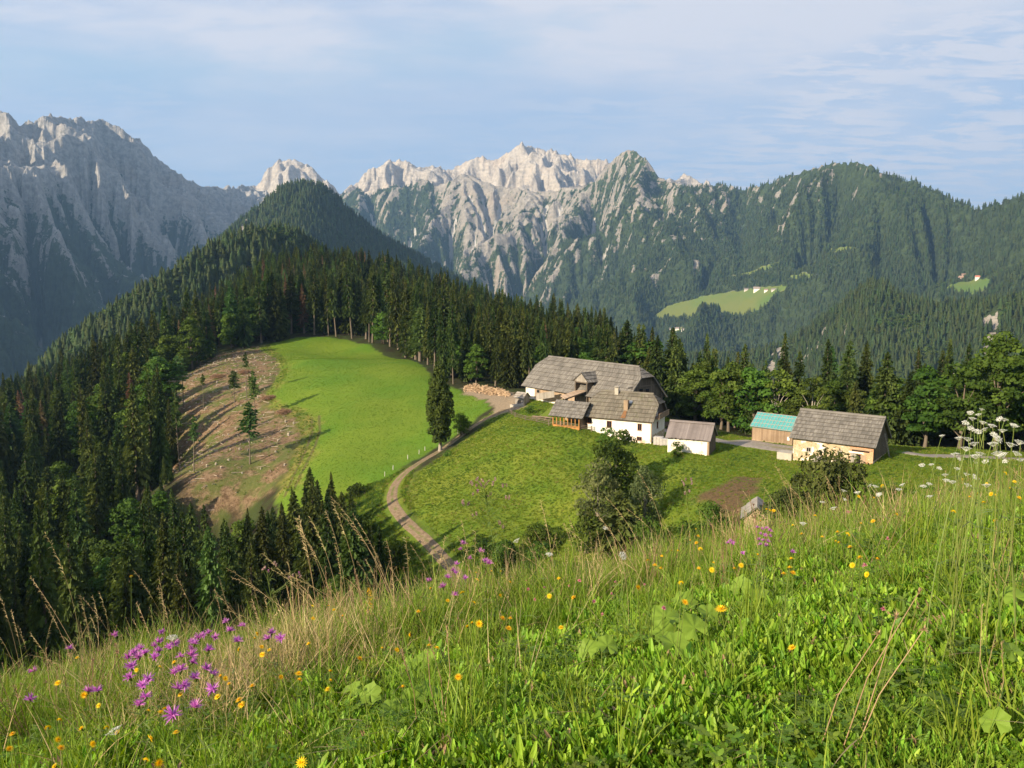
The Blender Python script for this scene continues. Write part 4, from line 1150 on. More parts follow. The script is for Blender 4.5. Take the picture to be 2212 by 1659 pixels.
# balcony on the gable
bal = MB(); bx_ = HO.x1
bal.box(bx_ + 0.035, bx_ + 1.35, HO.y0 + 1.2, HO.y1 - 1.2, HO.he + 0.35, HO.he + 0.5); b_ = bal.build('balcony', M_BROWNWOOD, HO.e)
m = MB()
for y in np.arange(HO.y0 + 1.2, HO.y1 - 1.25, 0.24): m.box(bx_ + 1.28, bx_ + 1.34, y, y + 0.215, HO.he + 0.505, HO.he + 1.45)
m.box(bx_ + 1.24, bx_ + 1.40, HO.y0 + 1.15, HO.y1 - 1.15, HO.he + 1.455, HO.he + 1.56); m.build('railing', M_BROWNWOOD, b_)
m = MB(); ym = HO.W / 2; m.box(bx_ + 0.06, bx_ + 0.11, ym - 1.9, ym - 0.9, HO.he + 0.6, HO.he + 2.5); m.build('balcony_door', M_PLASTER, HO.e)
def chimney(B, px, py, top_py, w, mat, cap=True):
    """on the front slope where the line of sight meets it"""
    a, sl = ray(px, py); k = (B.hr - B.he) / (B.W / 2)
    best = min(np.linspace(0, B.W / 2, 200), key=lambda y: abs(B.loc(px, py, y=y)[2] - (B.he + k * y)))
    q = B.loc(px, py, y=best); zt = B.loc(px, top_py, y=best)[2]
    m = MB(); m.box(q[0] - w / 2, q[0] + w / 2, best - w / 2, best + w / 2, q[2] - 0.8, zt); o = m.build('chimney', mat, B.e)
    if cap:
        m = MB(); m.box(q[0] - w / 2 - 0.08, q[0] + w / 2 + 0.08, best - w / 2 - 0.08, best + w / 2 + 0.08, zt + 0.003, zt + 0.12)
        for sx in (-1, 1): m.box(q[0] + sx * w * .35 - .07, q[0] + sx * w * .35 + .07, best - .07, best + .07, zt + 0.12, zt + 0.34)
        m.box(q[0] - w / 2 - 0.1, q[0] + w / 2 + 0.1, best - w / 2 - 0.1, best + w / 2 + 0.1, zt + 0.34, zt + 0.42); m.build('chimney_cap', M_CONC, o)
    return q, best
chimney(HO, *c1(1258, 640), c1(0, 575)[1], 0.85, M_CONC)
q_, yb_ = chimney(HO, *c1(1362, 812), c1(0, 712)[1], 0.95, M_BROWNWOOD, False)
k_ = (HO.hr - HO.he) / (HO.W / 2)
m = MB()
for i_ in range(2):
    w_ = 0.85 + 0.2 * i_; a_, b_2 = yb_ - 0.6 - i_ * 0.75, yb_ - 0.6 - (i_ + 1) * 0.75
    zf = lambda y: HO.he + k_ * y + 0.26
    m.quad((q_[0] - w_ / 2 - .12 * i_, b_2, zf(b_2)), (q_[0] + w_ / 2, b_2, zf(b_2)), (q_[0] + w_ / 2 - .1, a_, zf(a_)), (q_[0] - w_ / 2 + .1, a_, zf(a_)))
m.build('rusty_flashing', M_RUST, HO.e)
q_ = HO.loc(*c1(1412, 735), y=HO.W / 2 * 0.62); zf_ = HO.he + k_ * HO.W / 2 * 0.62
m = MB(); m.obox((q_[0], HO.W / 2 * .62, zf_ + .22), (.38, 0, 0), np.array((0, .75, .68)) * .42, np.array((0, -.68, .75)) * .06); m.build('skylight', M_METAL, HO.e)
# orange timber porch at its left end
PO_ = Building('porch', None, 5.91, 126.74, -32.3, 5.5, 5.2, -22.0, -19.75, -24.35, 0, 0, 0.7, 0.5)
pe = PO_.e; del pe['category']; PO_.L += 0.9
inv = Matrix.LocRotScale(HO.e.location, HO.e.rotation_euler, None).inverted() @ Matrix.LocRotScale(pe.location, pe.rotation_euler, None)
bpy.data.objects.remove(pe)
def into_house(o):
    o.parent = HO.e; o.matrix_local = inv; return o
m = MB()
for pl in PO_.planes(): roof_plane(m, pl, 1.05, 0.24)
por = into_house(m.build('porch', M_SHINGLE, None))
def sub(mb, name, mat): o = mb.build(name, mat, None); o.parent = por; return o
x0, x1, y0, y1, ze = 0.6, PO_.L - 1.2, 0.75, PO_.W - 0.7, PO_.he + 0.55
m = MB(); m.box(x0, x1, y0 + 0.06, y0 + 0.14, -2.5, 1.15)
for xx in np.arange(x0, x1 - 0.3, 0.35): m.box(xx + 0.02, xx + 0.33, y0 + 0.02, y0 + 0.055, -0.2, 1.1)
m.box(x0, x0 + 0.08, y0 + 0.145, y1, -2.5, 1.15); sub(m, 'parapet', M_ORANGE)
m = MB(); m.box(x0 - 0.1, x1 + 0.1, y0 - 0.02, y0 + 0.2, ze - 0.42, ze - 0.2); m.box(x0 - 0.1, x1 + 0.1, y0 - 0.03, y0 + 0.21, 1.155, 1.28); sub(m, 'beam', M_ORANGE)
for xx in np.linspace(x0 + 0.1, x1 - 0.1, 8):
    m = MB(); m.box(xx - 0.1, xx + 0.1, y0, y0 + 0.19, 1.283, ze - 0.423)
    m.beam((xx + 0.1, y0 + 0.1, ze - 0.95), (xx + 0.42, y0 + 0.1, ze - 0.46), 0.09); sub(m, 'post', M_ORANGE)
m = MB(); m.box(x0 + 0.2, x1, y1 - 0.3, y1, -2.5, ze + 0.5); m.box(x1 - 0.1, x1, y0 + 0.2, y1 - 0.35, -2.5, ze); m.box(x0 + 0.2, x1 - 0.2, y0 + 0.2, y1 - 0.4, -2.4, 0.05); sub(m, 'back_wall', M_BROWNWOOD)

# ---- the big barn
BA = Building('barn', 'big grey shingled barn with a gabled ramp entrance behind the farmhouse', 1.85, 154.3, -51.1, 27.7, 10.65, -20.9, -15.35, -23.4, 0.30, 1.95, 0.9, 0.8)
BA.roof(M_SHINGLE, 1.35, 0.26)
BA.walls(M_CREAM, gable_mat=M_DARKWOOD, z_split=1.2, depth=6)
qa, qb = BA.loc(*c1(332, 620), y=BA.y0), BA.loc(*c1(690, 650), y=BA.y0)
m = MB()
for xx in np.arange(qa[0], BA.x1 - 0.2, 0.34): m.box(xx + 0.01, xx + 0.33, BA.y0 - 0.06 - random.random() * .02, BA.y0 - 0.004, 0.4, BA.zt - 0.05)
m.build('board_cladding', M_PINKWOOD, BA.e)
q_ = BA.loc(*c1(374, 612), y=BA.y0)
y_keep = BA.y0; BA.y0 -= 0.085; BA.window(q_[0], q_[2], 1.25, 0.95, frame=M_GREYWOOD, pane=M_DARK, sill=False, bars=False); BA.y0 = y_keep
for cx_ in (1527, 1598):
    q_ = BA.loc(*c1(cx_, 604), x=BA.x1 + 0.06); xk = BA.x1; BA.x1 += 0.06; BA.window(q_[1], q_[2], 1.5, 1.1, 'gable', frame=M_DARKWOOD, pane=M_DARK, sill=False, bars=False); BA.x1 = xk
m = MB(); zz_ = BA.loc(*c1(1600, 548), x=BA.x1)[2]; m.box(BA.x1 + 0.055, BA.x1 + 0.16, BA.y0 + 0.4, BA.y1 - 0.4, zz_ - 0.12, zz_ + 0.12); m.build('gable_beam', M_DARKWOOD, BA.e)
# gabled entrance on the front slope
ql, qr = BA.loc(*c1(795, 600), y=BA.y0 - 0.4), BA.loc(*c1(925, 600), y=BA.y0 - 0.4)
xl, xr, zf0 = ql[0], qr[0], (ql[2] + qr[2]) / 2
yd = BA.y0 - 0.6
zed = BA.loc(*c1(740, 487), y=yd)[2]; zap = BA.loc(*c1(832, 405), y=yd)[2]
xm = (xl + xr) / 2; kk = (BA.hr - BA.he) / (BA.W / 2)
hw_ = (xr - xl) / 2 + 0.75
yb1 = (zap - BA.he) / kk; yb0 = (zed - BA.he) / kk
m = MB()
for sx in (-1, 1):
    e0 = (xm + sx * hw_, yd - 0.35, zed); e1 = (xm + sx * hw_, yb0 + 0.25, zed); r1 = (xm, yb1 + 0.25, zap); r0 = (xm, yd - 0.05, zap)
    roof_plane(m, [e1, e0, r0, r1] if sx < 0 else [e0, e1, r1, r0], 1.2, 0.42, 0.1)
m.beam((xm, yd - 0.2, zap + 0.09), (xm, yb1 + 0.2, zap + 0.09), 0.3, 0.08, 0.8)
dm = m.build('entrance_roof', M_SHINGLE, BA.e)
m = MB()
n_ = 14
for i_ in range(n_):
    a = xm - hw_ + 0.35 + i_ * (2 * hw_ - 0.7) / n_; b = a + (2 * hw_ - 0.7) / n_ - 0.015
    top = lambda x: zap - 0.2 - abs(x - xm) * (zap - zed) / hw_
    zl = zed - 0.05
    m.poly([(a, yd, zl), (b, yd, zl), (b, yd, top(b)), (a, yd, top(a))], random.random())
m.build('entrance_gable', M_GREYWOOD, BA.e)
m = MB()
for xx in (xl, xr): m.box(xx - 0.16, xx + 0.16, yd - 0.1, yd + 0.22, zf0 - 3.0, zed + 0.1)
m.box(xl - 0.3, xr + 0.3, yd + 0.005, yd + 0.2, zed - 0.35, zed - 0.053); m.build('entrance_posts', M_DARKWOOD, BA.e)
m = MB(); m.box(xl + 0.17, xr - 0.17, yb0 - 0.6, yb0 - 0.5, zf0 - 0.3, zed + 0.6)
for sx, xx in ((-1, xl), (1, xr)): m.box(xx - 0.05, xx + 0.05, yd + 0.23, yb0, zf0 - 0.4, zed); 
m.build('entrance_door', M_DARKWOOD, BA.e)
# plank bridge up to the entrance, resting on an earth ramp
qd = BA.loc(*c1(640, 668), y=BA.y0 - 9.5)
bw0 = (xr - xl) / 2 + 0.25
A_ = np.array((xm, yd + 0.9, zf0)); _bw = atz(*c1(645, 682), BA.o[2] + zf0 - 1.3) - BA.o; B_ = np.array((_bw[0] * math.cos(BA.th) + _bw[1] * math.sin(BA.th), -_bw[0] * math.sin(BA.th) + _bw[1] * math.cos(BA.th), zf0 - 1.3))
m = MB(); n_ = 26
for i_ in range(n_):
    c_ = A_ + (B_ - A_) * (i_ + 0.5) / n_; d_ = (B_ - A_) / n_ * 0.47
    m.obox(c_, d_, np.array((0.86, -0.5, 0)) * (bw0 + 0.2), (0, 0, 0.06))
br_ = m.build('entrance_bridge', M_PINKWOOD, BA.e)
m = MB()
for s_ in (-0.8, 0.8): m.beam(A_ + np.array((0.86, -0.5, 0)) * bw0 * s_ - [0, 0, .25], B_ + np.array((0.86, -0.5, 0)) * bw0 * s_ - [0, 0, .25], 0.25, 0.35)
m.build('bridge_beam', M_DARKWOOD, br_)
# earth ramp from the yard up to the bridge
def to_world(B, p):
    ca, sa = math.cos(B.th), math.sin(B.th); return np.array((B.o[0] + p[0] * ca - p[1] * sa, B.o[1] + p[0] * sa + p[1] * ca, B.o[2] + p[2]))
rw = to_world(BA, B_); r_end = hit(*c1(425, 865))
r_dir = np.array((r_end[0] - rw[0], r_end[1] - rw[1])); r_len = np.linalg.norm(r_dir); r_dir /= r_len; r_n = np.array((-r_dir[1], r_dir[0]))
us = np.linspace(-1, 1, 25); ts = np.linspace(-0.12, 1.05, 40); RV = []
for t_ in ts:
    hw2 = 2.3 + 1.2 * max(t_, 0)
    for u_ in us:
        p = rw[:2] + r_dir * r_len * t_ + r_n * u_ * hw2 * 2.6
        ze_ = g1(*p); zc_ = rw[2] - 0.12 + (g1(*r_end[:2]) + 0.05 - rw[2]) * np.clip(t_, 0, 1)
        w_ = 1 - float(sstep(abs(u_) * 2.6, 1.0, 2.5))
        z_ = ze_ - 0.3 + max(0, zc_ - ze_ + 0.3) * w_
        RV.append((p[0], p[1], z_))
ii, jj = np.meshgrid(np.arange(39), np.arange(24), indexing='ij')
me = mesh_np('earth_ramp', np.array(RV), np.stack([ii * 25 + jj, ii * 25 + jj + 1, (ii + 1) * 25 + jj + 1, (ii + 1) * 25 + jj], -1).reshape(-1, 4), [], smooth=True)
attr(me, 'across', np.abs(np.tile(us, 40)) * 2.6)
t = NT('earth ramp'); c = t.coord('Object'); n_1 = t.noise(c, 1.4, 6, .7)
me.materials.append(t.bsdf(t.mix(t.ramp(t.math('ADD', t.attr('across'), t.math('MULTIPLY', n_1, 0.7)), 1.1, 1.55), t.mix(n_1, (0.26, 0.19, 0.12), (0.42, 0.33, 0.22)), t.mix(n_1, (0.08, 0.12, 0.016), (0.13, 0.16, 0.025))), 0.95, 0.1, normal=t.bump(n_1, .6, .15)))
obj('earth_ramp', me)['kind'] = 'structure'

# ---- white shed
SH = Building('shed', 'small white walled shed with a dark board roof right of the farmhouse', 21.44, 109.33, -26.2, 6.27, 4.66, -22.1, -20.13, -24.75, 0, 0, 0.45, 0.35)
SH.roof(M_SHINGLE_D, 3.9, 0.30, ragged=0.10)
SH.walls(M_CREAM, gable_mat=M_DARKWOOD, z_split=SH.he - 0.2, depth=4)
q_ = SH.loc(*c1(1975, 1215), y=SH.y0); SH.window(q_[0], q_[2], 1.0, 1.1, frame=M_CONC, pane=M_PLASTER, bars=False)
m = MB(); m.box(SH.x1 - 0.35, SH.x1 + 0.04, SH.y0 - 0.04, SH.y0 - 0.003, -2, SH.he - 0.3); m.build('corner_board', M_BROWNWOOD, SH.e)
m = MB()
for yy in np.arange(SH.y0, SH.y1 - 0.2, 0.3): m.box(SH.x1 + 0.004, SH.x1 + 0.05, yy + 0.01, yy + 0.29, -3, SH.he - 0.25)
m.build('side_boards', M_DARKWOOD, SH.e)

# ---- stone barn
ST = Building('stone_barn', 'long stone barn with white plaster patches and an open plank door', 36.74, 103.7, -38.0, 10.78, 8.13, -21.0, -17.74, -23.25, 0, 0, 0.75, 0.55)
ST.roof(M_SHINGLE, 0.86, 0.22, ragged=0.03)
ST.walls(M_STONE, gable_mat=M_DARKWOOD, z_split=0.6, depth=3)
def stx(x, y): return ST.loc(*c2(x, y), y=ST.y0)
q0_, q1_ = stx(1665, 900), stx(1930, 900)
m = MB(); m.box(q0_[0], ST.x1 + 0.02, ST.y0 - 0.05, ST.y0 - 0.004, -2.8, ST.zt - 0.02); m.build('brick_wall', M_BRICK, ST.e)
yk = ST.y0; ST.y0 -= 0.052
for x_, y_, w_ in ((1202, 795, 1.0), (1555, 840, 0.95)):
    q_ = stx(x_, y_); ST.y0 += 0.05; ST.window(q_[0], q_[2], w_, w_, frame=M_CONC, pane=M_DARK, sill=True, ft=0.16); ST.y0 -= 0.05
a_, b_ = stx(1740, 905), stx(1787, 905); zb_, ztp = stx(1760, 958)[2], stx(1760, 848)[2]
m = MB(); m.box(a_[0], b_[0], ST.y0 - 0.02, ST.y0 - 0.002, zb_, ztp); m.build('doorway', M_DARK, ST.e)  # flat panel, the opening's shade painted as near-black colour
c_, d_ = stx(1672, 905), stx(1842, 905)
m = MB()
for xx in np.arange(c_[0], a_[0] - 0.1, 0.22): m.box(xx, xx + 0.21, ST.y0 - 0.09, ST.y0 - 0.03, zb_ + 0.05, ztp + 0.12)
m.build('door', M_GREYWOOD, ST.e)
m = MB()
for xx in np.arange(b_[0], d_[0] - 0.1, 0.22): m.box(xx, xx + 0.21, ST.y0 - 0.09, ST.y0 - 0.03, zb_ + 0.05, ztp - 0.02)
m.build('door', M_PINKWOOD, ST.e)
l_ = stx(1655, 825); r_ = stx(1820, 830)
m = MB(); m.box(l_[0], r_[0], ST.y0 - 0.10, ST.y0 - 0.003, ztp + 0.15, ztp + 0.42); m.build('lintel', M_PLASTER, ST.e)
l_ = stx(1690, 788); r_ = stx(1890, 798)
m = MB(); m.box(l_[0], r_[0], ST.y0 - 0.03, ST.y0 - 0.002, l_[2] - 0.35, l_[2] - 0.1); m.build('dark_slit', M_DARK, ST.e)  # flat near-black strip painted for the shade in the slit
m = MB(); m.box(l_[0] - 0.3, r_[0] + 0.4, ST.y0 - 0.16, ST.y0 - 0.032, l_[2] + 0.0, l_[2] + 0.25); m.build('beam', M_PINKWOOD, ST.e)
ST.y0 = yk
h_ = stx(1345, 880)
m = MB()
for xx in np.arange(h_[0] - 1.15, h_[0] + 1.1, 0.26): m.obox((xx + .125, ST.y0 - 1.1, h_[2] - 0.55), (.12, 0, 0), (-.02, 1.05, .72), (0, -.03, .04))
m.build('lean_to', M_GREYWOOD, ST.e)
# concrete slab beside it, and the ladder on the shaded gable
m = MB(); m.box(-2.2, ST.x0 - 0.02, ST.y0 - 0.6, ST.y0 + 2.0, -2.2, 0.12); m.build('concrete_step', M_CONC, ST.e)
m = MB(); xg = ST.x1 + 0.12
for y_ in (ST.W * .62, ST.W * .62 + .55): m.beam((xg + 1.3, y_, -0.4), (xg + 0.1, y_, 4.6), 0.09)
for i_ in range(12):
    f_ = (i_ + .5) / 12; m.beam((xg + 1.3 - 1.2 * f_, ST.W * .62, -.4 + 5 * f_), (xg + 1.3 - 1.2 * f_, ST.W * .62 + .55, -.4 + 5 * f_), 0.06)
lad = m.build('ladder', M_GREYWOOD); lad.location = ST.e.location; lad.rotation_euler = ST.e.rotation_euler
tag(lad, 'grey wooden ladder leaning on the shaded gable of the stone barn', 'ladder')

# ---- turquoise shed
TQ = Building('board_shed', 'brown board shed with a turquoise panelled roof beside the stone barn', 35.1, 115.72, -41.7, 6.6, 4.94, -21.7, -19.86, -24.2, 0, 0, 0.5, 0.35)
t = NT('turquoise sheet'); c = t.coord('Object'); n_ = t.noise(c, 1.2, 5, .6)
M_TURQ = t.bsdf(t.mix(n_, (0.065, 0.27, 0.275), (0.095, 0.34, 0.34)), 0.5, 0.3)
m = MB()
pls = TQ.planes()
for pl in pls[:2]:
    P = [np.array(p) for p in pl[:4]]
    if len(pl) > 4: P = [np.array(pl[0]), np.array(pl[1]), np.array((TQ.L, TQ.W / 2, TQ.hr)), np.array((0, TQ.W / 2, TQ.hr))] if pl is pls[0] else [np.array(pl[0]), np.array(pl[1]), np.array((0, TQ.W / 2, TQ.hr)), np.array((TQ.L, TQ.W / 2, TQ.hr))]
    N = unit(np.cross(P[1] - P[0], P[3] - P[0])); m.poly(P); m.poly([p - N * .1 for p in P][::-1])
    for a, b in zip(P, P[1:] + P[:1]): m.quad(a - N * .1, b - N * .1, b, a)
rt = m.build('roof', M_TURQ, TQ.e)
m = MB(); kz = (TQ.hr - TQ.he) / (TQ.W / 2); nv = np.array((0, -kz, 1)) / math.hypot(kz, 1)
def rp(x, f): return np.array((x, f * TQ.W / 2, TQ.he + f * (TQ.hr - TQ.he))) + nv * 0.035
for i_ in range(14):
    x_ = 0.05 + (TQ.L - 0.1) * i_ / 13; m.beam(rp(x_, 0.0), rp(x_, 0.995), 0.07, 0.07, 0.8)
for f_ in (0.02, 0.28, 0.54, 0.80, 0.98): m.beam(rp(0, f_) + nv * .005, rp(TQ.L, f_) + nv * .005, 0.09, 0.08, 0.8)
m.build('batten', M_GREYWOOD, rt)
TQ.walls(M_CONC, gable_mat=M_BROWNWOOD, z_split=0.2, depth=3)
m = MB()
for xx in np.arange(TQ.x0, TQ.x1 - 0.1, 0.24): m.box(xx + .005, min(TQ.x1, xx + .235), TQ.y0 - .06 - random.random() * .02, TQ.y0 - .004, 0.75, TQ.zt - .02)
for yy in np.arange(TQ.y0, TQ.y1 - 0.1, 0.24): m.box(TQ.x1 + .034, TQ.x1 + .07, yy, yy + .23, 0.75, TQ.zt)
m.build('wall_boards', M_BROWNWOOD, TQ.e)
m = MB()
for xx in np.arange(TQ.x0, TQ.x1 - 0.1, 0.24): m.box(xx + .005, min(TQ.x1, xx + .235), TQ.y0 - .05, TQ.y0 - .003, -1.5, 0.745)
m.build('lower_boards', M_PINKWOOD, TQ.e)
q_ = TQ.loc(*c2(981, 671), y=TQ.y0); m = MB(); m.box(q_[0] - .25, q_[0] + .25, TQ.y0 - .3, TQ.y0 - .085, q_[2] - .35, q_[2] + .35); m.build('meter_box', M_PLASTER, TQ.e)

# ---- hut below the garden, shrine by the yard
def little_hut(name, label, p, th, L, Wd, he, hr, roofm, wallm, cat, open_front=False):
    e = empty(name, tuple(p), th * D2R, label, cat)
    m = MB()
    pl = [[(-.3, -.3, he), (L + .3, -.3, he), (L + .3, Wd / 2, hr), (-.3, Wd / 2, hr)], [(L + .3, Wd + .3, he), (-.3, Wd + .3, he), (-.3, Wd / 2, hr), (L + .3, Wd / 2, hr)]]
    for q in pl: roof_plane(m, q, 0.8, 0.28, 0.06)
    m.build('roof', roofm, e)
    m = MB(); k = (hr - he) / (Wd / 2 + .3); zt = he + .3 * k - .08
    for x, fl in ((0, 1), (L, -1)):
        ys = np.linspace(0, Wd, 9)
        for a, b in zip(ys[:-1], ys[1:]):
            za, zb = (zt + min(a, Wd - a) * k, zt + min(b, Wd - b) * k)
            m.quad((x, a, -1.5), (x, b, -1.5), (x, b, zb), (x, a, za), random.random())
    n_ = max(3, int(L / .28))
    for y in (0, Wd):
        xs = np.linspace(0, L, n_ + 1)
        for a, b in zip(xs[:-1], xs[1:]): m.quad((a, y, -1.5), (b, y, -1.5), (b, y, zt), (a, y, zt), random.random())
    m.build('wall', wallm, e)
    m = MB(); m.box(L * .32, L * .68, -.05, -.006, -.2, he * .72); m.build('door', M_DARKWOOD, e)
    return e
rf_ = at(1636, 1094, 75 * KS); gz_ = g1(rf_[0], rf_[1]); hh_ = max(3.2, rf_[2] - gz_); th_ = math.atan2(math.cos(.30), math.sin(.30)); Wh = 3.3
little_hut('garden_hut', 'little pale wooden hut with a pitched board roof below the garden patch', (rf_[0] + math.sin(th_) * Wh / 2, rf_[1] - math.cos(th_) * Wh / 2, gz_), th_ / D2R, 5.0, Wh, hh_ - 1.9, hh_, M_GREYWOOD, M_PINKWOOD, 'hut')
p_ = hit(*c1(110, 775)); 
little_hut('yard_hut', 'tiny grey plank hut with a steep roof beside the log pile', (p_[0], p_[1], g1(p_[0], p_[1])), -38, 2.9, 2.6, 2.3, 3.7, M_GREYWOOD, M_GREYWOOD, 'hut')
m = MB(); e_ = hit(*c1(60, 790)); d_ = hit(*c1(210, 778)); m.beam((e_[0], e_[1], g1(*e_[:2]) + .25), (d_[0], d_[1], g1(*d_[:2]) + .25), .6, 0.9); o_ = m.build('concrete_trough', M_CONC); tag(o_, 'low pale concrete trough in front of the tiny plank hut', 'trough')

# ---- board screen along the ramp, rail fence along the slope, picnic tables
a_ = to_world(BA, BA.loc(*c1(345, 705), y=BA.y0 - 2.6)); b_ = to_world(BA, BA.loc(*c1(552, 672), y=BA.y0 - 2.6)); n_ = 30
m = MB()
zs0, zs1 = a_[2], b_[2]; print('SCREEN', a_, b_, g1(*a_[:2]), g1(*b_[:2]))
for i_ in range(n_):
    f_ = i_ / n_; g_ = (i_ + .93) / n_; p = a_ + (b_ - a_) * f_; q = a_ + (b_ - a_) * g_; z_ = zs0 + (zs1 - zs0) * f_
    m.obox(((p[0] + q[0]) / 2, (p[1] + q[1]) / 2, z_ + .7), ((q[0] - p[0]) / 2, (q[1] - p[1]) / 2, 0), (.02, .02, 0), (0, 0, .85))
scr = empty('board_fence', (a_[0], a_[1], zs0), 0, 'grey upright board fence beside the barn ramp', 'fence')
o_ = m.build('boards', M_GREYWOOD, scr); o_.location = (-a_[0], -a_[1], -zs0)
FP = [hit(*c1(*q)) for q in ((42, 862), (70, 880), (112, 908), (225, 945), (355, 965), (490, 1000), (628, 1012), (785, 1040), (970, 1068))]
fe = empty('rail_fence', tuple(FP[0]), 0, 'weathered wooden rail fence along the top of the grass slope', 'fence')
FPz = [np.array((p[0], p[1], g1(p[0], p[1]))) for p in FP]
for p in FPz:
    m = MB(); m.log(p - FPz[0] - [0, 0, .5], p - FPz[0] + [0, 0, 1.35], .10); m.build('post', M_RAIL, fe)
for p, q in zip(FPz[:-1], FPz[1:]):
    for h in (.45, .85, 1.2):
        m = MB(); d = (q - p); d = d / np.linalg.norm(d) * .3
        m.log(p - FPz[0] - d + [0, -.14, h + random.uniform(-.05, .05)], q - FPz[0] + d + [0, -.14, h + random.uniform(-.05, .05)], .055, 6); m.build('rail', M_RAIL, fe)
def picnic(p, rz, label):
    e = empty('picnic_table', p, rz, label, 'table', 'picnic tables by the porch')
    m = MB()
    for y in np.linspace(-.35, .35, 4): m.box(-1.0, 1.0, y - .1, y + .1, .74, .79)
    m.build('tabletop', M_BROWNWOOD, e)
    for s_ in (-1, 1):
        m = MB(); m.box(-1.0, 1.0, s_ * .8 - .14, s_ * .8 + .14, .42, .47); m.build('bench', M_BROWNWOOD, e)
        m = MB(); m.beam((s_ * .7, -.85, 0), (s_ * .7, .1, .74), .09); m.beam((s_ * .7, .85, 0), (s_ * .7, -.1, .74), .09); m.box(s_ * .7 - .04, s_ * .7 + .04, -.9, .9, .36, .42); m.build('leg_frame', M_BROWNWOOD, e)
for q, rz, lb in ((c1(345, 928), -.5, 'brown picnic table at the left behind the rail fence'), (c1(420, 935), -.4, 'brown picnic table in the middle behind the rail fence'), (c1(490, 943), -.6, 'brown picnic table closest to the orange porch')):
    p_ = hit(*q); picnic((p_[0], p_[1], g1(*p_[:2])), rz, lb)
# stacked stone slabs on pallets by the shed
for i_, (q, n_, lb) in enumerate(((c1(1725, 1215), 4, 'pale stone slabs stacked on pallets nearest the farmhouse corner'), (c1(1795, 1222), 3, 'pale stone slabs stacked on pallets nearest the white shed'))):
    p_ = hit(*q); e = empty('slab_stack', (p_[0], p_[1], g1(*p_[:2])), -.45 + .1 * i_, lb, 'stone stack', 'slab stacks between house and shed')
    m = MB(); m.box(-1.0, 1.0, -.8, .8, -.3, .12); m.build('pallet', M_BROWNWOOD, e)
    m = MB()
    for l_ in range(n_ + 2):
        for xx in (-.95, -.3, .35): m.box(xx, xx + .6, -.75 + random.random() * .08, .7 + random.random() * .1, .125 + l_ * .28, .125 + l_ * .28 + .24)
    m.build('slabs', plain('pale slab', (.46, .43, .40), .9, .2, .3, 2) if i_ == 0 else bpy.data.materials['pale slab'], e)
# hay trailer between house and shed
p_ = hit(*c1(1800, 1060)); e = empty('farm_trailer', (p_[0] + 1.5, p_[1] + 4, g1(p_[0] + 1.5, p_[1] + 4)), .6, 'dark farm trailer half hidden between farmhouse and white shed', 'trailer')
m = MB(); m.box(-1.9, 1.9, -.9, .9, .8, .95); m.box(-1.9, -1.82, -.9, .9, .95, 1.6); m.box(1.82, 1.9, -.9, .9, .95, 1.6); m.box(-1.8, 1.8, -.9, -.84, .95, 1.45); m.box(-1.8, 1.8, .84, .9, .95, 1.45); m.build('bed', M_DARKWOOD, e)
for sx in (-1.1, 1.1):
    for sy in (-.95, .95):
        m = MB(); m.log((sx, sy - .12, .45), (sx, sy + .12, .45), .45, 14); m.build('wheel', M_DARK, e)
m = MB(); m.beam((1.9, 0, .85), (3.2, 0, .5), .12); m.build('drawbar', M_METAL, e)

# ---- fire wood heap at the end of the yard: cut pieces nobody could count
rngw = np.random.default_rng(3); m = MB()
LP = [hit(*q) for q in ((1004, 842), (1025, 843), (1055, 850), (1080, 852), (1100, 855))]
for i_ in range(900):
    t_ = rngw.random() * (len(LP) - 1.001); k_ = int(t_); p = LP[k_] + (LP[k_ + 1] - LP[k_]) * (t_ - k_)
    h_ = (2.7 if t_ < 1.3 else 2.2) * math.sin(math.pi * min(1, (t_ + .35) / (len(LP) - .3))) ** .6
    u_ = rngw.normal(0, .5); zz = h_ * max(0, 1 - abs(u_)) * rngw.random() ** .5
    c_ = np.array((p[0] + rngw.normal(0, .25), p[1] + u_ * 2.2, g1(p[0], p[1] + u_ * 2.2) + zz))
    d_ = unit(rngw.normal(0, 1, 3) * [1, 1, .35]) * rngw.uniform(.22, .4 if t_ < 1.6 else .8); m.log(c_ - d_, c_ + d_, rngw.uniform(.09, .2), 5, rngw.random())
o_ = m.build('firewood_heap', board_mat('split wood', (.24, .15, .085), (.60, .44, .29))); tag(o_, 'long heap of split firewood at the end of the dirt yard', 'firewood', kind='stuff')

# ---- marker posts along the track
PP = [(918,974),(881,992),(849,1015),(831,1029),(905,981),(962,948),(1005,931),(989,936)]
post0 = None
for i_, q in enumerate(PP):
    p_ = hit(*q)
    if post0 is None:
        m = MB(); m.box(-.07, .07, -.07, .07, -.3, 1.1); post0 = m.build('fence_post', plain('pale post', (.55, .52, .46), .8)); o_ = post0
    else:
        o_ = post0.copy(); COL.objects.link(o_)
    o_.location = (p_[0], p_[1], g1(*p_[:2])); o_.rotation_euler = (random.gauss(0, .06), random.gauss(0, .06), random.random())
    tag(o_, 'thin pale post on the meadow side of the dirt track', 'post', 'pale posts along the dirt track')

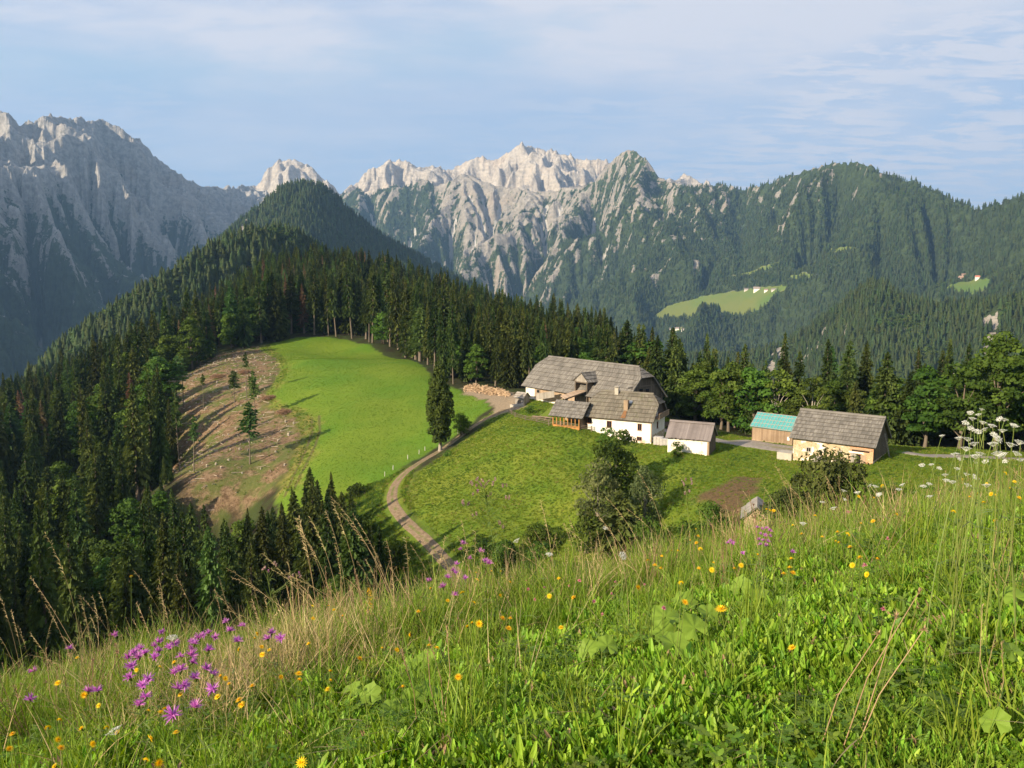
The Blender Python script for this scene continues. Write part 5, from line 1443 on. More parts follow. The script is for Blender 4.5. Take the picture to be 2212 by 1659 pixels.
# ---- far farmsteads across the valley
def far_house(R_, px, py, w, h, d, rz, label, wallc=(0.75, .70, .62), roofc=(.30, .22, .18), group=None):
    p = R_.hit(px, py); D = math.hypot(p[0], p[1]); k = D / F
    w, h, d = w * k * .66, h * k * .62, d * k * .66
    e = empty('farmstead_house', (p[0], p[1], p[2]), rz, label, 'house', group)
    m = MB(); m.box(-w / 2, w / 2, -d / 2, d / 2, -h, h * .55)
    m.poly([(-w / 2, -d / 2, h * .55), (-w / 2, d / 2, h * .55), (-w / 2, 0, h * .98)]); m.poly([(w / 2, -d / 2, h * .55), (w / 2, 0, h * .98), (w / 2, d / 2, h * .55)]); m.build('wall', plain('far wall', wallc, .9), e)
    m = MB(); o = d * .12
    for s_ in (-1, 1):
        a = [(-w / 2 - o, s_ * (d / 2 + o), h * .5), (w / 2 + o, s_ * (d / 2 + o), h * .5), (w / 2 + o, 0, h * 1.02), (-w / 2 - o, 0, h * 1.02)]
        m.poly(a if s_ < 0 else a[::-1]); m.poly([(x, y, z + h * .06) for x, y, z in (a if s_ < 0 else a[::-1])])
    m.build('roof', plain('far roof', roofc, .9), e)
G1, G2, G3 = 'farmstead on the large far pasture', 'farmstead on the small pasture at far right', 'houses low in the valley'
for a_ in ((ridge, 1612, 627, 12, 7, 9, -.4, 'small dark roofed building at the left end of the large far pasture', (.5, .45, .4), (.2, .17, .15), G1),
           (ridge, 1635, 627, 19, 11, 12, -.4, 'largest white house of the farmstead on the far pasture', (.78, .74, .68), (.28, .23, .2), G1),
           (ridge, 1655, 629, 11, 7, 8, -.5, 'white house right of the largest one on the far pasture', (.78, .74, .68), (.3, .2, .16), G1),
           (ridge, 1671, 627, 13, 6, 9, -.2, 'low grey roofed house at the right end of the far pasture', (.6, .55, .5), (.25, .22, .2), G1),
           (ridge, 2076, 604, 20, 11, 12, -.5, 'brown roofed farmhouse on the small pasture at far right', (.55, .42, .33), (.36, .24, .18), G2),
           (ridge, 2084, 597, 15, 8, 9, -.5, 'upper brown roofed building on the small pasture at far right', (.5, .40, .33), (.30, .2, .16), G2),
           (ridge, 2112, 602, 12, 9, 9, -.3, 'bright white house on the small pasture at far right', (.82, .8, .76), (.5, .2, .14), G2),
           (ridge, 1448, 712, 8, 6, 6, -.3, 'leftmost white house low in the valley behind the spruces', (.75, .72, .66), (.22, .2, .18), G3),
           (ridge, 1463, 712, 11, 8, 8, -.3, 'middle white house low in the valley behind the spruces', (.78, .74, .7), (.25, .2, .18), G3),
           (ridge, 1475, 713, 8, 6, 6, -.3, 'rightmost white house low in the valley behind the spruces', (.78, .74, .7), (.25, .2, .18), G3)):
    far_house(*a_)
# ------------------------------------------------------------------ trees near enough to be told apart
_tr = np.random.default_rng(31)
def tree_proto(name, kind, **k):
    """one tree: (root maker data) crown mesh, trunk mesh, merged mesh, height, half width"""
    r = np.random.default_rng(abs(hash((name,))) % 1000 if False else k.pop('seed'))
    H = k['H']
    if kind == 'spruce':
        mat, bark = k.pop('mat', M_SPRUCE), k.pop('bark', M_BARK); tr = k.pop('tr', 0.016)
        cv, cq = spruce_np(r, **k); tv, tq = trunk_np(r, H, H * tr, 0.05, 0.97)
        hw = k.get('R', 2.6)
    else:
        mat, bark = k.pop('mat', M_LEAF), k.pop('bark', M_BARK)
        (cv, cq), (tv, tq) = leafy_np(r, **k); hw = k.get('R', 4)
    crown = mesh_np('crown', cv, cq, [mat]); trunk = mesh_np('trunk', tv, tq, [bark], smooth=True)
    both = mesh_np(name, np.vstack([cv, tv]), np.vstack([cq, tq + len(cv)]), [mat, bark], np.r_[np.zeros(len(cq)), np.ones(len(tq))])
    return dict(name=name, crown=crown, trunk=trunk, both=both, H=H, hw=hw, root=None)
def plant_tree(p, loc, s=1.0, rz=0.0, sz=None, tilt=(0, 0), label=None, cat='tree', group=None):
    if p['root'] is None:
        e = bpy.data.objects.new(p['name'], None); COL.objects.link(e); e.empty_display_size = 0.5
        obj('crown', p['crown'], e); obj('trunk', p['trunk'], e); p['root'] = e
    else:
        e = copy_tree(p['root'])
        for kk in ('label', 'group', 'category'):
            if kk in e: del e[kk]
    e.location = loc; e.rotation_euler = (tilt[0], tilt[1], rz); e.scale = (s, s, sz or s)
    return tag(e, label, cat, group)
SPR = [tree_proto('spruce_tree', 'spruce', seed=100 + i, H=[24, 22, 26, 20, 23, 21, 25, 18][i], R=[3.0, 3.2, 3.0, 2.9, 2.5, 3.4, 2.6, 3.0][i],
                  base=[.06, .05, .10, .04, .14, .05, .30, .04][i], tr=[.016, .016, .016, .016, .015, .016, .0105, .016][i], droop=[.35, .28, .42, .3, .4, .25, .45, .3][i], sparse=[.06, .05, .1, .04, .15, .05, .22, .04][i], power=[.85, .75, .9, .8, .8, .7, .75, .9][i]) for i in range(8)]
DRY = [tree_proto('dry_spruce_tree', 'spruce', seed=130 + i, H=20, R=2.2, base=.15, sparse=.35, mat=M_SPRUCE_OLD, per=5, segs=3) for i in range(2)]
LAR = [tree_proto('larch_tree', 'spruce', seed=140 + i, H=[22, 19][i], R=[2.4, 2.8][i], base=[.35, .2][i], droop=.12, sparse=.2, mat=M_LARCH, per=6, segs=3, power=.6) for i in range(2)]
BRO = [tree_proto('broadleaf_tree', 'leafy', seed=150 + i, H=[14, 12, 16, 11, 13][i], R=[4.2, 3.6, 4.4, 3.9, 3.2][i], base=[.18, .22, .2, .12, .25][i], lobes=[34, 28, 38, 28, 30][i], per=120, leaf=.30) for i in range(5)]
KINDS = SPR + DRY + LAR + BRO
NS, ND, NL = len(SPR), len(DRY), len(LAR)

# where trees may stand: a loose grid, minus the open ground
gx_, gy_ = np.meshgrid(np.arange(-470, 360, 6.2), np.arange(90, 830, 6.2))
gx_ = gx_ + _tr.uniform(-2.9, 2.9, gx_.shape); gy_ = gy_ + _tr.uniform(-2.9, 2.9, gy_.shape)
gx_, gy_ = gx_.ravel(), gy_.ravel()
gr = np.hypot(gx_, gy_); ga = np.arctan2(gx_, gy_)
keep = (np.abs(ga) < 44 * D2R) & (gr > 112)
FARM = np.array([(-12,152),(-3,160),(2,170),(16,166),(27,153),(34,143),(42,133),(52,122),(58,113.5),(75,111),(100,110),(150,113),(160,30),(0,30),(-14,100)], float) * KS
SADDLE = np.vstack([poly_from([(600,1085),(690,1105),(760,1058),(850,1022),(1000,925),(1090,895)]), np.array([(20,140),(20,80),(-6,80)]) * KS, poly_from([(880,1190),(830,1130),(800,1090)])])
for pl in [FARM, SADDLE, PXY['meadow'], PXY['yard']]:
    keep &= ~inside(gx_, gy_, pl)
    keep &= dist_line(gx_, gy_, np.vstack([pl, pl[:1]])) > 2.5
keep &= ~inside(gx_, gy_, PXY['cut']) & ~inside(gx_, gy_, PXY['verge'])
keep &= dist_line(gx_, gy_, ROADQ) > 5
keep &= ~((gx_ > -8 * KS) & (gy_ < 112 * KS) & (gx_ < 40 * KS))
gx_, gy_, gr, ga = gx_[keep], gy_[keep], gr[keep], ga[keep]
gzv = gz(gx_, gy_)
n = len(gx_)
# kind by place
rnd = _tr.random(n); cl = fbm(gx_ / 40, gy_ / 40, 3, 5)
left = (gx_ < -55) & (gr < 420)
nearleft = (gx_ < -8) & (gr < 230)
thin = left & (_tr.random(n) < 0.38)
_q = ~thin
gx_, gy_, gr, ga, gzv, rnd, cl, left, nearleft = [q_[_q] for q_ in (gx_, gy_, gr, ga, gzv, rnd, cl, left, nearleft)]
n = len(gx_)
behind = (gx_ > 0) & (gy_ < 250)
kind = _tr.integers(0, NS - 1, n)
kind = np.where((kind == 6) & nearleft, 0, kind)
pb = np.where(behind, 0.15 + 0.5 * (gx_ > 58), np.where(left, 0.14 + 0.40 * (cl > 0.08), 0.06))
kind = np.where(rnd < pb, NS + ND + NL + _tr.integers(0, len(BRO), n), kind)
kind = np.where((rnd > 0.965) & (gr > 260), NS + _tr.integers(0, ND, n), kind)
kind = np.where((rnd > 0.90) & (rnd < 0.93), NS + ND + _tr.integers(0, NL, n), kind)
flank = (gx_ < -110) & (gx_ > -290) & (gy_ > 400)
kind = np.where(flank & (_tr.random(n) < 0.16), NS + _tr.integers(0, ND, n), kind)
kind = np.where(flank & (_tr.random(n) < 0.10), NS + ND + _tr.integers(0, NL, n), kind)
edge = (dist_line(gx_, gy_, PXY['meadow']) < 20) & (gy_ > 320)
kind = np.where(edge & (rnd < 0.22), 6, kind)                  # bare lower stems along the wood's edge
Hs = np.array([p['H'] for p in KINDS])[kind]; HW = np.array([p['hw'] for p in KINDS])[kind]
scl = _tr.uniform(0.66, 1.22, n)
scl = np.where(left, scl * 1.28, scl)
scl = np.where(nearleft, scl * 0.80, scl)
scl = np.where(behind, scl * 0.95, scl)
scl = np.where(edge, 1.25 + 0.3 * _tr.random(n), scl)
# young trees stand low where the felled slope shows above them
_px, _py, _dp = project(gx_, gy_, gzv)
ceil = np.interp(_px, [0, 300, 340, 400, 470, 540, 600, 640, 690, 740, 790, 850, 950], [0, 600, 930, 1030, 1080, 1050, 1040, 1010, 985, 1000, 1075, 1150, 1200]) + _tr.uniform(0, 70, n)
hmax = (_py - ceil) / F * _dp
lim = nearleft & (_px > 330) & (_px < 950) & (gr < 250)
scl = np.where(lim, np.minimum(scl, hmax / Hs), scl)
ok_ = scl > 0.28
gx_, gy_, gr, ga, gzv, kind, Hs, HW, scl, edge, rnd = [q_[ok_] for q_ in (gx_, gy_, gr, ga, gzv, kind, Hs, HW, scl, edge, rnd)]
n = len(gx_)
# which of them show, and how much: a small depth-ordered paint over the picture
BW, BH = 442, 332
buf = -np.ones((BH, BW), int)
colx = np.arange(BW) * 5 + 2.5
nearM = MID.M[:, np.searchsorted(RR, 30)]
order = np.argsort(gr)
vis = np.zeros(n, int)
midS = MID.M
for k in order:
    h = Hs[k] * scl[k]; w = HW[k] * scl[k]
    X0, Y0, dep = project(gx_[k], gy_[k], gzv[k]); X1, Y1, _ = project(gx_[k], gy_[k], gzv[k] + h)
    ci = int(np.clip((ga[k] - A0[0]) / (A0[1] - A0[0]), 0, NA - 1)); rj = max(0, np.searchsorted(RR, gr[k]) - 2)
    sm = midS[ci, rj]                                            # terrain in front hides everything below this slope
    wp = w / dep * F
    y0, y1 = int(Y1 / 5), int(Y0 / 5)
    for yy in range(max(0, y0), min(BH - 1, y1) + 1):
        sl_ = ray(X0, yy * 5 + 2.5)[1]
        if sl_ < sm: break
        f = (yy * 5 + 2.5 - Y1) / max(1e-3, (Y0 - Y1)); hw = wp * min(1, 0.15 + f * 1.0) * 0.8
        a, b = int((X0 - hw) / 5), int((X0 + hw) / 5)
        a, b = max(0, a), min(BW - 1, b)
        if b < a: continue
        row = buf[yy, a:b + 1]; fr = row < 0
        vis[k] += int(fr.sum()); row[fr] = k
isspr = kind < NS; isbro = kind >= NS + ND + NL
rank = np.argsort(-vis)
single = np.zeros(n, bool)
cs = cb = co = 0
for k in rank:
    if vis[k] < 4: break
    if isspr[k]:
        if cs < 290: single[k] = True; cs += 1
    elif isbro[k]:
        if cb < 200: single[k] = True; cb += 1
    else:
        if co < 120: single[k] = True; co += 1
def zone_name(k):
    x, y = gx_[k] / KS, gy_[k] / KS
    if x > 0 and y < 235:
        return 'beyond the barns at the right' if x > 62 else ('behind the turquoise roofed shed' if x > 36 else 'behind the big barn')
    if y > 400: return 'on the crest of the wooded hill'
    if y > 225 and x > -150: return 'at the wood edge above the meadow' if edge[k] else ("on the wooded hill's right flank" if x > -20 else "in the wooded hill's dark face")
    if x > -10: return 'beside the log pile'
    if y > 225: return 'on the left shoulder beyond the felled slope'
    if y > 150: return 'on the left slope below the felled ground'
    return 'in the gully at lower left'
for k in np.nonzero(single)[0]:
    big = scl[k] * Hs[k] > 17
    zn = zone_name(k)
    p = KINDS[kind[k]]
    if isspr[k]: kd = ('tall' if big else 'lower') + ' dark green spruce'
    elif isbro[k]: kd = ('large' if big else 'smaller') + ' rounded leafy tree'
    elif kind[k] < NS + ND: kd = 'brown dried out spruce'
    else: kd = 'light green feathery larch'
    plant_tree(p, (gx_[k], gy_[k], gzv[k] - 0.3), scl[k] * _tr.uniform(.85, 1.25), _tr.random() * 6.28, scl[k], (_tr.normal(0, .025), _tr.normal(0, .025)),
               kd + ' ' + zn, 'tree', kd.replace(' spruce', ' spruces').replace(' tree ', ' trees ').replace(' larch', ' larches') + ' ' + zn)
rest = np.nonzero(~single)[0]
MIDCOL = proto_col('wood trees', [p['both'] for p in KINDS])
if len(rest):
    o = scatter('dense_wood', np.c_[gx_[rest], gy_[rest], gzv[rest] - 0.3], MIDCOL, kind[rest], np.c_[_tr.normal(0, .02, (len(rest), 2)), _tr.random(len(rest)) * 6.28], np.c_[np.repeat((scl[rest] * _tr.uniform(.85, 1.3, len(rest)))[:, None], 2, 1), scl[rest]])
    o['label'] = 'remaining mass of dark conifers filling the wood on the hill'
print('TREES', n, 'single', single.sum(), 'spruce', cs, 'broad', cb, 'other', co, 'rest', len(rest), 'rest visible', (vis[rest] > 0).sum())
# ------------------------------------------------------------------ trees and bushes that stand alone
def stand(p, base, top_y, width=None, label=None, cat='tree', group=None, D=None, tilt=(0, 0), wmul=1.0):
    """tree prototype with its foot at a picture point (on the ground) and its top at row top_y"""
    q = hit(*base) if D is None else at(base[0], base[1], D * KS)
    if D is not None: q[2] = g1(q[0], q[1])
    z = g1(q[0], q[1]); T = at(base[0], top_y, q[1]); H = T[2] - z
    sz = H / p['H']; sx = sz * wmul if width is None else (width / F * np.hypot(q[0], q[1]) / 2) / p['hw']
    e = plant_tree(p, (q[0], q[1], z - 0.15), sx, random.random() * 6.28, sz, tilt, label, cat, group)
    return e
M_POP = foliage_mat('poplar leaves', (0.034, 0.055, 0.010), (0.085, 0.115, 0.020), trans=0.25, val=0.02, hue=0.003)
M_WILLOW = foliage_mat('grey green leaves', (0.075, 0.10, 0.034), (0.17, 0.20, 0.075), trans=0.3, val=0.15)
M_YEW = foliage_mat('dark bush leaves', (0.045, 0.060, 0.014), (0.12, 0.14, 0.035), trans=0.2, val=0.1, hue=0.01)
COLU = tree_proto('columnar_tree', 'leafy', seed=201, H=21, R=3.4, base=.13, lobes=110, per=120, leaf=.30, column=True, squash=1.1, mat=M_POP, bark=M_BARKPALE)
FRUIT = [tree_proto('orchard_tree', 'leafy', seed=203 + i, H=9, R=3.4, base=.16, lobes=34, per=110, leaf=.21) for i in range(2)]
WILL = [tree_proto('willow_tree', 'leafy', seed=206 + i, H=9, R=3.4, base=.10, lobes=40, per=90, leaf=.19, mat=M_WILLOW, bark=M_BARKPALE) for i in range(2)]
BUSH = [tree_proto('bush', 'leafy', seed=210 + i, H=3.4, R=2.3, base=.03, lobes=22, per=80, leaf=.17) for i in range(3)]
YEW = [tree_proto('dark_bush', 'leafy', seed=215 + i, H=5, R=3.6, base=.02, lobes=44, per=120, leaf=.17, mat=M_YEW) for i in range(2)]
PALE = [tree_proto('ash_tree', 'leafy', seed=218 + i, H=15, R=3.6, base=.36, lobes=22, per=110, leaf=.28, bark=M_BARKPALE) for i in range(2)]
BARE = [tree_proto('slender_larch', 'spruce', seed=221 + i, H=17, R=[1.5, 1.9, 1.2][i], base=[.55, .45, .70][i], sparse=.42, droop=.2, mat=[M_LARCH, M_LARCH, M_SPRUCE][i], bark=M_BARK, per=5, segs=3, tr=.006, power=.5) for i in range(3)]
stand(COLU, (951, 974), 786, 58, 'tall dark columnar tree beside the dirt track', 'tree')
stand(FRUIT[0], (996, 940), 893, 46, 'small round tree just right of the tall columnar tree', 'tree')
stand(BUSH[0], (968, 985), 972, 20, 'tiny green bush at the foot of the columnar tree', 'bush')
stand(BUSH[1], (1145, 893), 876, 26, 'round green bush beside the tiny plank hut', 'bush')
# orchard below the farmhouse
stand(FRUIT[1], (1330, 1090), 932, 112, 'bright green orchard tree in front of the farmhouse', 'tree')
stand(WILL[0], (1290, 1160), 1000, 100, 'grey green willow at the left side of the orchard clump', 'tree')
stand(WILL[1], (1392, 1140), 1012, 86, 'silvery willow at the right side of the orchard clump', 'tree')
stand(SPR[3], (1338, 1200), 1055, 150, 'broad dark spruce at the bottom of the orchard clump', 'tree')
stand(BUSH[2], (1270, 1195), 1120, 90, 'bush left of the broad dark spruce', 'bush')
stand(BUSH[0], (1405, 1190), 1125, 80, 'bush right of the broad dark spruce', 'bush')
stand(FRUIT[0], (1535, 1172), 1085, 76, 'small tree in front of the brown garden patch', 'tree')
stand(BUSH[1], (1490, 1180), 1130, 60, 'bush left of the small tree by the garden patch', 'bush')
stand(YEW[0], (1790, 1105), 985, 150, 'dark spreading bush in front of the stone barn door', 'bush', D=73)
stand(YEW[1], (1705, 1150), 1062, 130, 'dark bush right of the garden hut', 'bush', D=74)
stand(BUSH[2], (1845, 1120), 1035, 70, 'lower bush at the right of the dark spreading bush', 'bush', D=72)
stand(BUSH[1], (1462, 985), 955, 26, 'small bush against the front wall of the white shed', 'bush')
stand(BUSH[0], (1310, 965), 925, 46, 'light bush rising against the white farmhouse wall', 'bush')
# along the far side of the lane and behind the sheds
for p, b, ty, w, D, lb in ((BRO[2], 2150, 728, 120, 112, 'largest bright leafy tree at the right edge behind the lane'), (BRO[0], 2075, 785, 110, 111, 'leafy tree left of the largest one behind the lane'), (BRO[4], 2225, 750, 110, 113, 'leafy tree cut by the right edge of the picture'),
                           (BRO[1], 2000, 800, 95, 113, 'leafy tree behind the left end of the lane'), (SPR[1], 1906, 757, 80, 120, 'pointed spruce right behind the stone barn'), (SPR[5], 1962, 800, 76, 118, 'shorter spruce right of the pointed one behind the stone barn'),
                           (PALE[0], 1752, 818, 74, 128, 'thin tree with a pale bare trunk behind the stone barn'), (PALE[1], 1672, 800, 92, 136, 'ash tree with pale limbs behind the turquoise roof'), (BRO[3], 1625, 800, 100, 138, 'round leafy tree left of the ash behind the turquoise roof'),
                           (BRO[1], 1572, 790, 90, 140, 'bright leafy tree right behind the white shed'), (SPR[4], 1602, 742, 60, 146, 'slim spruce between the sheds'), (SPR[2], 1448, 706, 90, 165, 'tall spruce rising behind the right end of the big barn'),
                           (SPR[0], 1290, 702, 90, 178, 'broad spruce behind the middle of the barn roof'), (SPR[5], 1240, 735, 60, 182, 'small spruce behind the barn roof'), (SPR[4], 1350, 690, 80, 182, 'tall spruce behind the barn between two broad ones'), (BRO[0], 1390, 735, 120, 172, 'round bright tree behind the right half of the barn roof'), (BRO[2], 1500, 800, 90, 148, 'leafy tree beside the shaded barn gable')):
    stand(p, (b, 950), ty, w, lb, 'tree', None, D)
# slender trees left standing on the felled slope
for i, (bx, by, ty, k, w) in enumerate(((397,880,772,0,26),(381,890,765,0,26),(440,885,806,2,12),(507,870,798,1,26),(533,864,760,2,14),(553,910,797,1,26),(540,1002,866,1,46),(419,1020,898,0,26),(388,1018,838,0,22),(360,966,882,0,30),(337,942,820,1,46),)):
    wd = ['feathery crowned', 'bushy crowned', 'nearly bare'][k]
    stand(BARE[k], (bx, by), ty, w, wd + ' slender tree left standing on the felled slope', 'tree', wd + ' trees left on the felled slope', tilt=(random.gauss(0, .03), random.gauss(0, .03)))
# bushes in the gully by the foot of the road
for i in range(34):
    px_, py_ = (R0 := random.Random(900 + i)).uniform(740, 905), R0.uniform(1060, 1240)
    if i % 3 == 0: px_, py_ = R0.uniform(960, 1230), R0.uniform(1165, 1225)
    q = hit(px_, py_)
    if dist_line(np.array([q[0]]), np.array([q[1]]), ROADQ)[0] < 4.2: continue
    if px_ > 850 and py_ < 1150 and px_ < 950: continue
    if px_ < 850 and py_ < 1030 + (850 - px_) * .45: continue
    k = R0.uniform(.55, 1.15); plant_tree(BUSH[i % 3], (q[0], q[1], g1(q[0], q[1]) - .2), k, R0.random() * 6, k * R0.uniform(.8, 1.3), (0, 0), 'green bush in the shady gully by the foot of the track' if px_ < 930 else 'green bush along the bottom of the grass slope', 'bush', 'gully bushes' if px_ < 930 else 'bushes at the bottom of the slope')
# ---- what the felling left: stumps, heaps of branches, scattered sticks
r_ = np.random.default_rng(8); cx0, cy0 = PXY['cut'].min(0); cx1, cy1 = PXY['cut'].max(0)
SP = []
while len(SP) < 150:
    x, y = r_.uniform(cx0, cx1), r_.uniform(cy0, cy1)
    if inside(np.array([x]), np.array([y]), PXY['cut'])[0]: SP.append((x, y))
M_CUTWOOD = plain('fresh cut wood', (.62, .50, .34), .8, .1, .2, 4)
st_top = MB(); st_top.log((0, 0, -.3), (0, 0, .62), .30, 9, .5); me_s = None
first = None
for i, (x, y) in enumerate(SP):
    if first is None:
        first = empty('tree_stump', (0, 0, 0)); m = MB(); m.log((0, 0, -.4), (0, 0, .45), .24, 9); m.build('stump_bark', M_BARKPALE, first); m = MB(); m.log((0, 0, .453), (0, 0, .50), .22, 9); m.build('cut_face', M_CUTWOOD, first); e = first
    else: e = copy_tree(first)
    k = r_.uniform(.6, 1.3); e.location = (x, y, g1(x, y)); e.scale = (k, k, k * r_.uniform(.6, 1.3)); e.rotation_euler = (r_.normal(0, .08), r_.normal(0, .08), r_.random() * 6)
    tag(e, 'pale tree stump on the felled brown slope', 'stump', 'stumps on the felled slope')
m = MB()
for i in range(1500):
    x, y = r_.uniform(cx0, cx1), r_.uniform(cy0, cy1)
    if not inside(np.array([x]), np.array([y]), PXY['cut'])[0]: continue
    L = r_.uniform(.4, 2.2); a = r_.random() * 6.28; d = np.array((math.cos(a), math.sin(a), r_.normal(0, .15))) * L; c = np.array((x, y, g1(x, y) + .12)); m.log(c - d, c + d, r_.uniform(.03, .10), 4, r_.random())
o_ = m.build('felled_branches', board_mat('grey sticks', (.20, .15, .11), (.55, .46, .36))); tag(o_, 'pale sticks and branches strewn over the felled slope', kind='stuff')
for (px_, py_, w, lb) in ((580, 862, 4.2, 'brown heap of branches at the upper edge of the track'), (613, 893, 4.0, 'brown heap of branches near the wheel ruts'), (470, 815, 5.0, 'brown heap of branches high on the felled slope'), (528, 806, 4.0, 'small heap of branches below the meadow crest')):
    q = hit(px_, py_); m = MB()
    for i in range(260):
        a = r_.random() * 6.28; rr = w * math.sqrt(r_.random()) * .55; h = 1.6 * (1 - rr / w) * r_.random(); c = np.array((math.cos(a) * rr, math.sin(a) * rr, h)); d = unit(r_.normal(0, 1, 3) * [1, 1, .5]) * r_.uniform(.4, 1.1); m.log(c - d, c + d, r_.uniform(.025, .06), 4, r_.random())
    o_ = m.build('brush_heap', board_mat('brown twigs', (.16, .085, .05), (.38, .24, .15)) if 'brown twigs' not in bpy.data.materials else bpy.data.materials['brown twigs']); o_.location = (q[0], q[1], g1(*q[:2])); tag(o_, lb, 'brush heap')

# ---- grass on the farm's meadows: tufts nobody could count
def far_tuft(n, h, w, mat, seed):
    r = np.random.default_rng(seed); C = []; U = []; Wd = []
    for i in range(n):
        a = r.random() * 6.28; e = r.uniform(.7, 1.5); d = np.array((math.cos(a) * math.cos(e), math.sin(a) * math.cos(e), math.sin(e))); L = h * r.uniform(.6, 1.2)
        b = np.array((r.normal(0, .16), r.normal(0, .16), 0)); sd = unit(np.cross(d, r.normal(0, 1, 3)))
        C.append(b + d * L / 2); U.append(d * L / 2); Wd.append(sd * w)
    v, q = rhomb(np.array(C), np.array(U), np.array(Wd)); return mesh_np('far tuft', v, q, [mat])
def tuft_mat(name, a, b, val=.22):
    t = NT(name); r = t.rand(); c = t.coord('Object'); col = t.mix(r, a, b); r2 = t.math('FRACT', t.math('MULTIPLY', r, 13.7))
    col = t.hsv(col, .5, 1, t.math('MULTIPLY_ADD', r2, 2 * val, 1 - val)); return t.bsdf(col, .7, .15, trans=.35, transcol=t.hsv(col, .49, 1.1, 1.2))
M_TG = tuft_mat('fresh meadow tufts', (.100, .190, .018), (.155, .238, .025), .16); M_TO = tuft_mat('olive tufts', (.130, .190, .018), (.205, .250, .032), .15); M_TD = tuft_mat('dry tufts', (.24, .20, .06), (.36, .29, .12)); M_TW = tuft_mat('dark weed tufts', (.05, .105, .016), (.09, .15, .025))
FT = [far_tuft(14, .40, .035, mt, 300 + i) for i, mt in enumerate([M_TG, M_TG, M_TO, M_TO, M_TO, M_TD, M_TW, M_TW])]
FTCOL = proto_col('far tufts', FT)
def tufts(name, label, n, poly_w, box, choose, smin, smax):
    x = r_.uniform(box[0], box[1], n); y = r_.uniform(box[2], box[3], n)
    w = poly_w(x, y); k = r_.random(n) < w; x, y = x[k], y[k]; n = len(x)
    vis = np.abs(np.arctan2(x, y)) < .63; x, y = x[vis], y[vis]; n = len(x)
    s = r_.uniform(smin, smax, n)
    o = scatter(name, np.c_[x, y, gz(x, y) - .03], FTCOL, choose(x, y), np.c_[np.zeros((n, 2)), r_.random(n) * 6.28], np.repeat(s[:, None], 3, 1)); o['label'] = label; print(name, n)
def notroad(x, y): return (dist_line(x, y, ROADQ) > 2.0) & (dist_line(x, y, YROADQ) > 3.6) & (dist_line(x, y, RROADQ) > 2.0)
b_ = lambda P: (P[:, 0].min(), P[:, 0].max(), P[:, 1].min(), P[:, 1].max())
def pick(wts):
    def f(x, y):
        nz = fbm(x / 9, y / 9, 4, 71); nn = np.array(wts, float)[None] * np.stack([1 + 0 * x, 1 + 0 * x, np.exp(2.2 * nz), np.exp(2.2 * nz), np.exp(2.2 * nz), np.exp(5 * nz), np.exp(-6 * nz), np.exp(-6 * nz)], 1)
        c = np.cumsum(nn / nn.sum(1, keepdims=True), 1); return (r_.random(len(x))[:, None] > c).sum(1).clip(0, 7)
    return f
inz = lambda k: (lambda x, y: inside(x, y, PXY[k]) * notroad(x, y) * 1.0)
tufts('slope_grass', 'rough olive grass over the slope in front of the farm', 110000, lambda x, y: inz('slope')(x, y) * (1 - .85 * inside(x, y, PXY['garden'])) * (1 - inside(x, y, PXY['yard'])), (-22, 110, 100, 232), pick([.8, .8, 1, 1, 1, .14, .22, .22]), .45, .95)
tufts('hill_meadow_grass', 'short bright grass over the rounded hill meadow', 70000, lambda x, y: inz('meadow')(x, y), b_(PXY['meadow']), pick([4, 4, .35, .3, .3, .02, .04, .03]), .30, .62)
tufts('verge_grass', 'ragged yellowish grass along the felled slope', 26000, lambda x, y: np.maximum(inz('verge')(x, y), .16 * inside(x, y, PXY['cut'])), b_(np.vstack([PXY['verge'], PXY['cut']])), pick([.8, .6, 1, 1, 1, .9, .7, .7]), .6, 1.4)
tufts('gully_grass', 'rough green grass beside the lower track', 26000, lambda x, y: inside(x, y, GULLY) * notroad(x, y) * 1.0, b_(GULLY), pick([.9, .9, .7, .7, .7, .2, 1, 1]), .7, 1.5)
# ------------------------------------------------------------------ the flowering bank at the viewer's feet
_mr = np.random.default_rng(77)
def blade_mat(name, a, b, trans=0.35, val=0.25, hue=0.02, rough=0.5, tipcol=None):
    t = NT(name); r = t.rand(); at_ = t.attr('tone')
    col = t.mix(at_, a, b)
    if tipcol: col = t.mix(t.math('MULTIPLY', t.attr('tip'), 0.8), col, tipcol)
    r2 = t.math('FRACT', t.math('MULTIPLY', r, 9.17))
    col = t.hsv(col, t.math('MULTIPLY_ADD', r, 2 * hue, 0.5 - hue), 1.0, t.math('MULTIPLY_ADD', r2, val * 2, 1 - val))
    return t.bsdf(col, rough, 0.25, trans=trans, transcol=t.hsv(col, 0.49, 1.1, 1.25))
M_GRASS = blade_mat('grass blades', (0.11, 0.195, 0.018), (0.25, 0.345, 0.045))
M_BROAD = blade_mat('broad meadow leaves', (0.105, 0.225, 0.016), (0.28, 0.43, 0.042), trans=0.34, val=0.38)
M_DEEP = blade_mat('small dark leaves', (0.085, 0.16, 0.015), (0.18, 0.27, 0.03))
M_STRAW = blade_mat('dry straw', (0.36, 0.27, 0.12), (0.58, 0.46, 0.25), trans=0.25, rough=0.7)
M_SEED = blade_mat('brown seed heads', (0.22, 0.14, 0.07), (0.38, 0.27, 0.15), trans=0.2, rough=0.8)
M_STEM = blade_mat('green stems', (0.12, 0.17, 0.03), (0.20, 0.25, 0.06), trans=0.2)
M_YEL = blade_mat('yellow petals', (0.82, 0.50, 0.01), (0.90, 0.64, 0.02), trans=0.3, val=0.1, hue=0.01)
M_PUR = blade_mat('purple petals', (0.46, 0.11, 0.42), (0.68, 0.28, 0.62), trans=0.35, val=0.18, hue=0.02)
M_PINK = blade_mat('pink petals', (0.60, 0.12, 0.25), (0.78, 0.38, 0.42), trans=0.3, val=0.15)
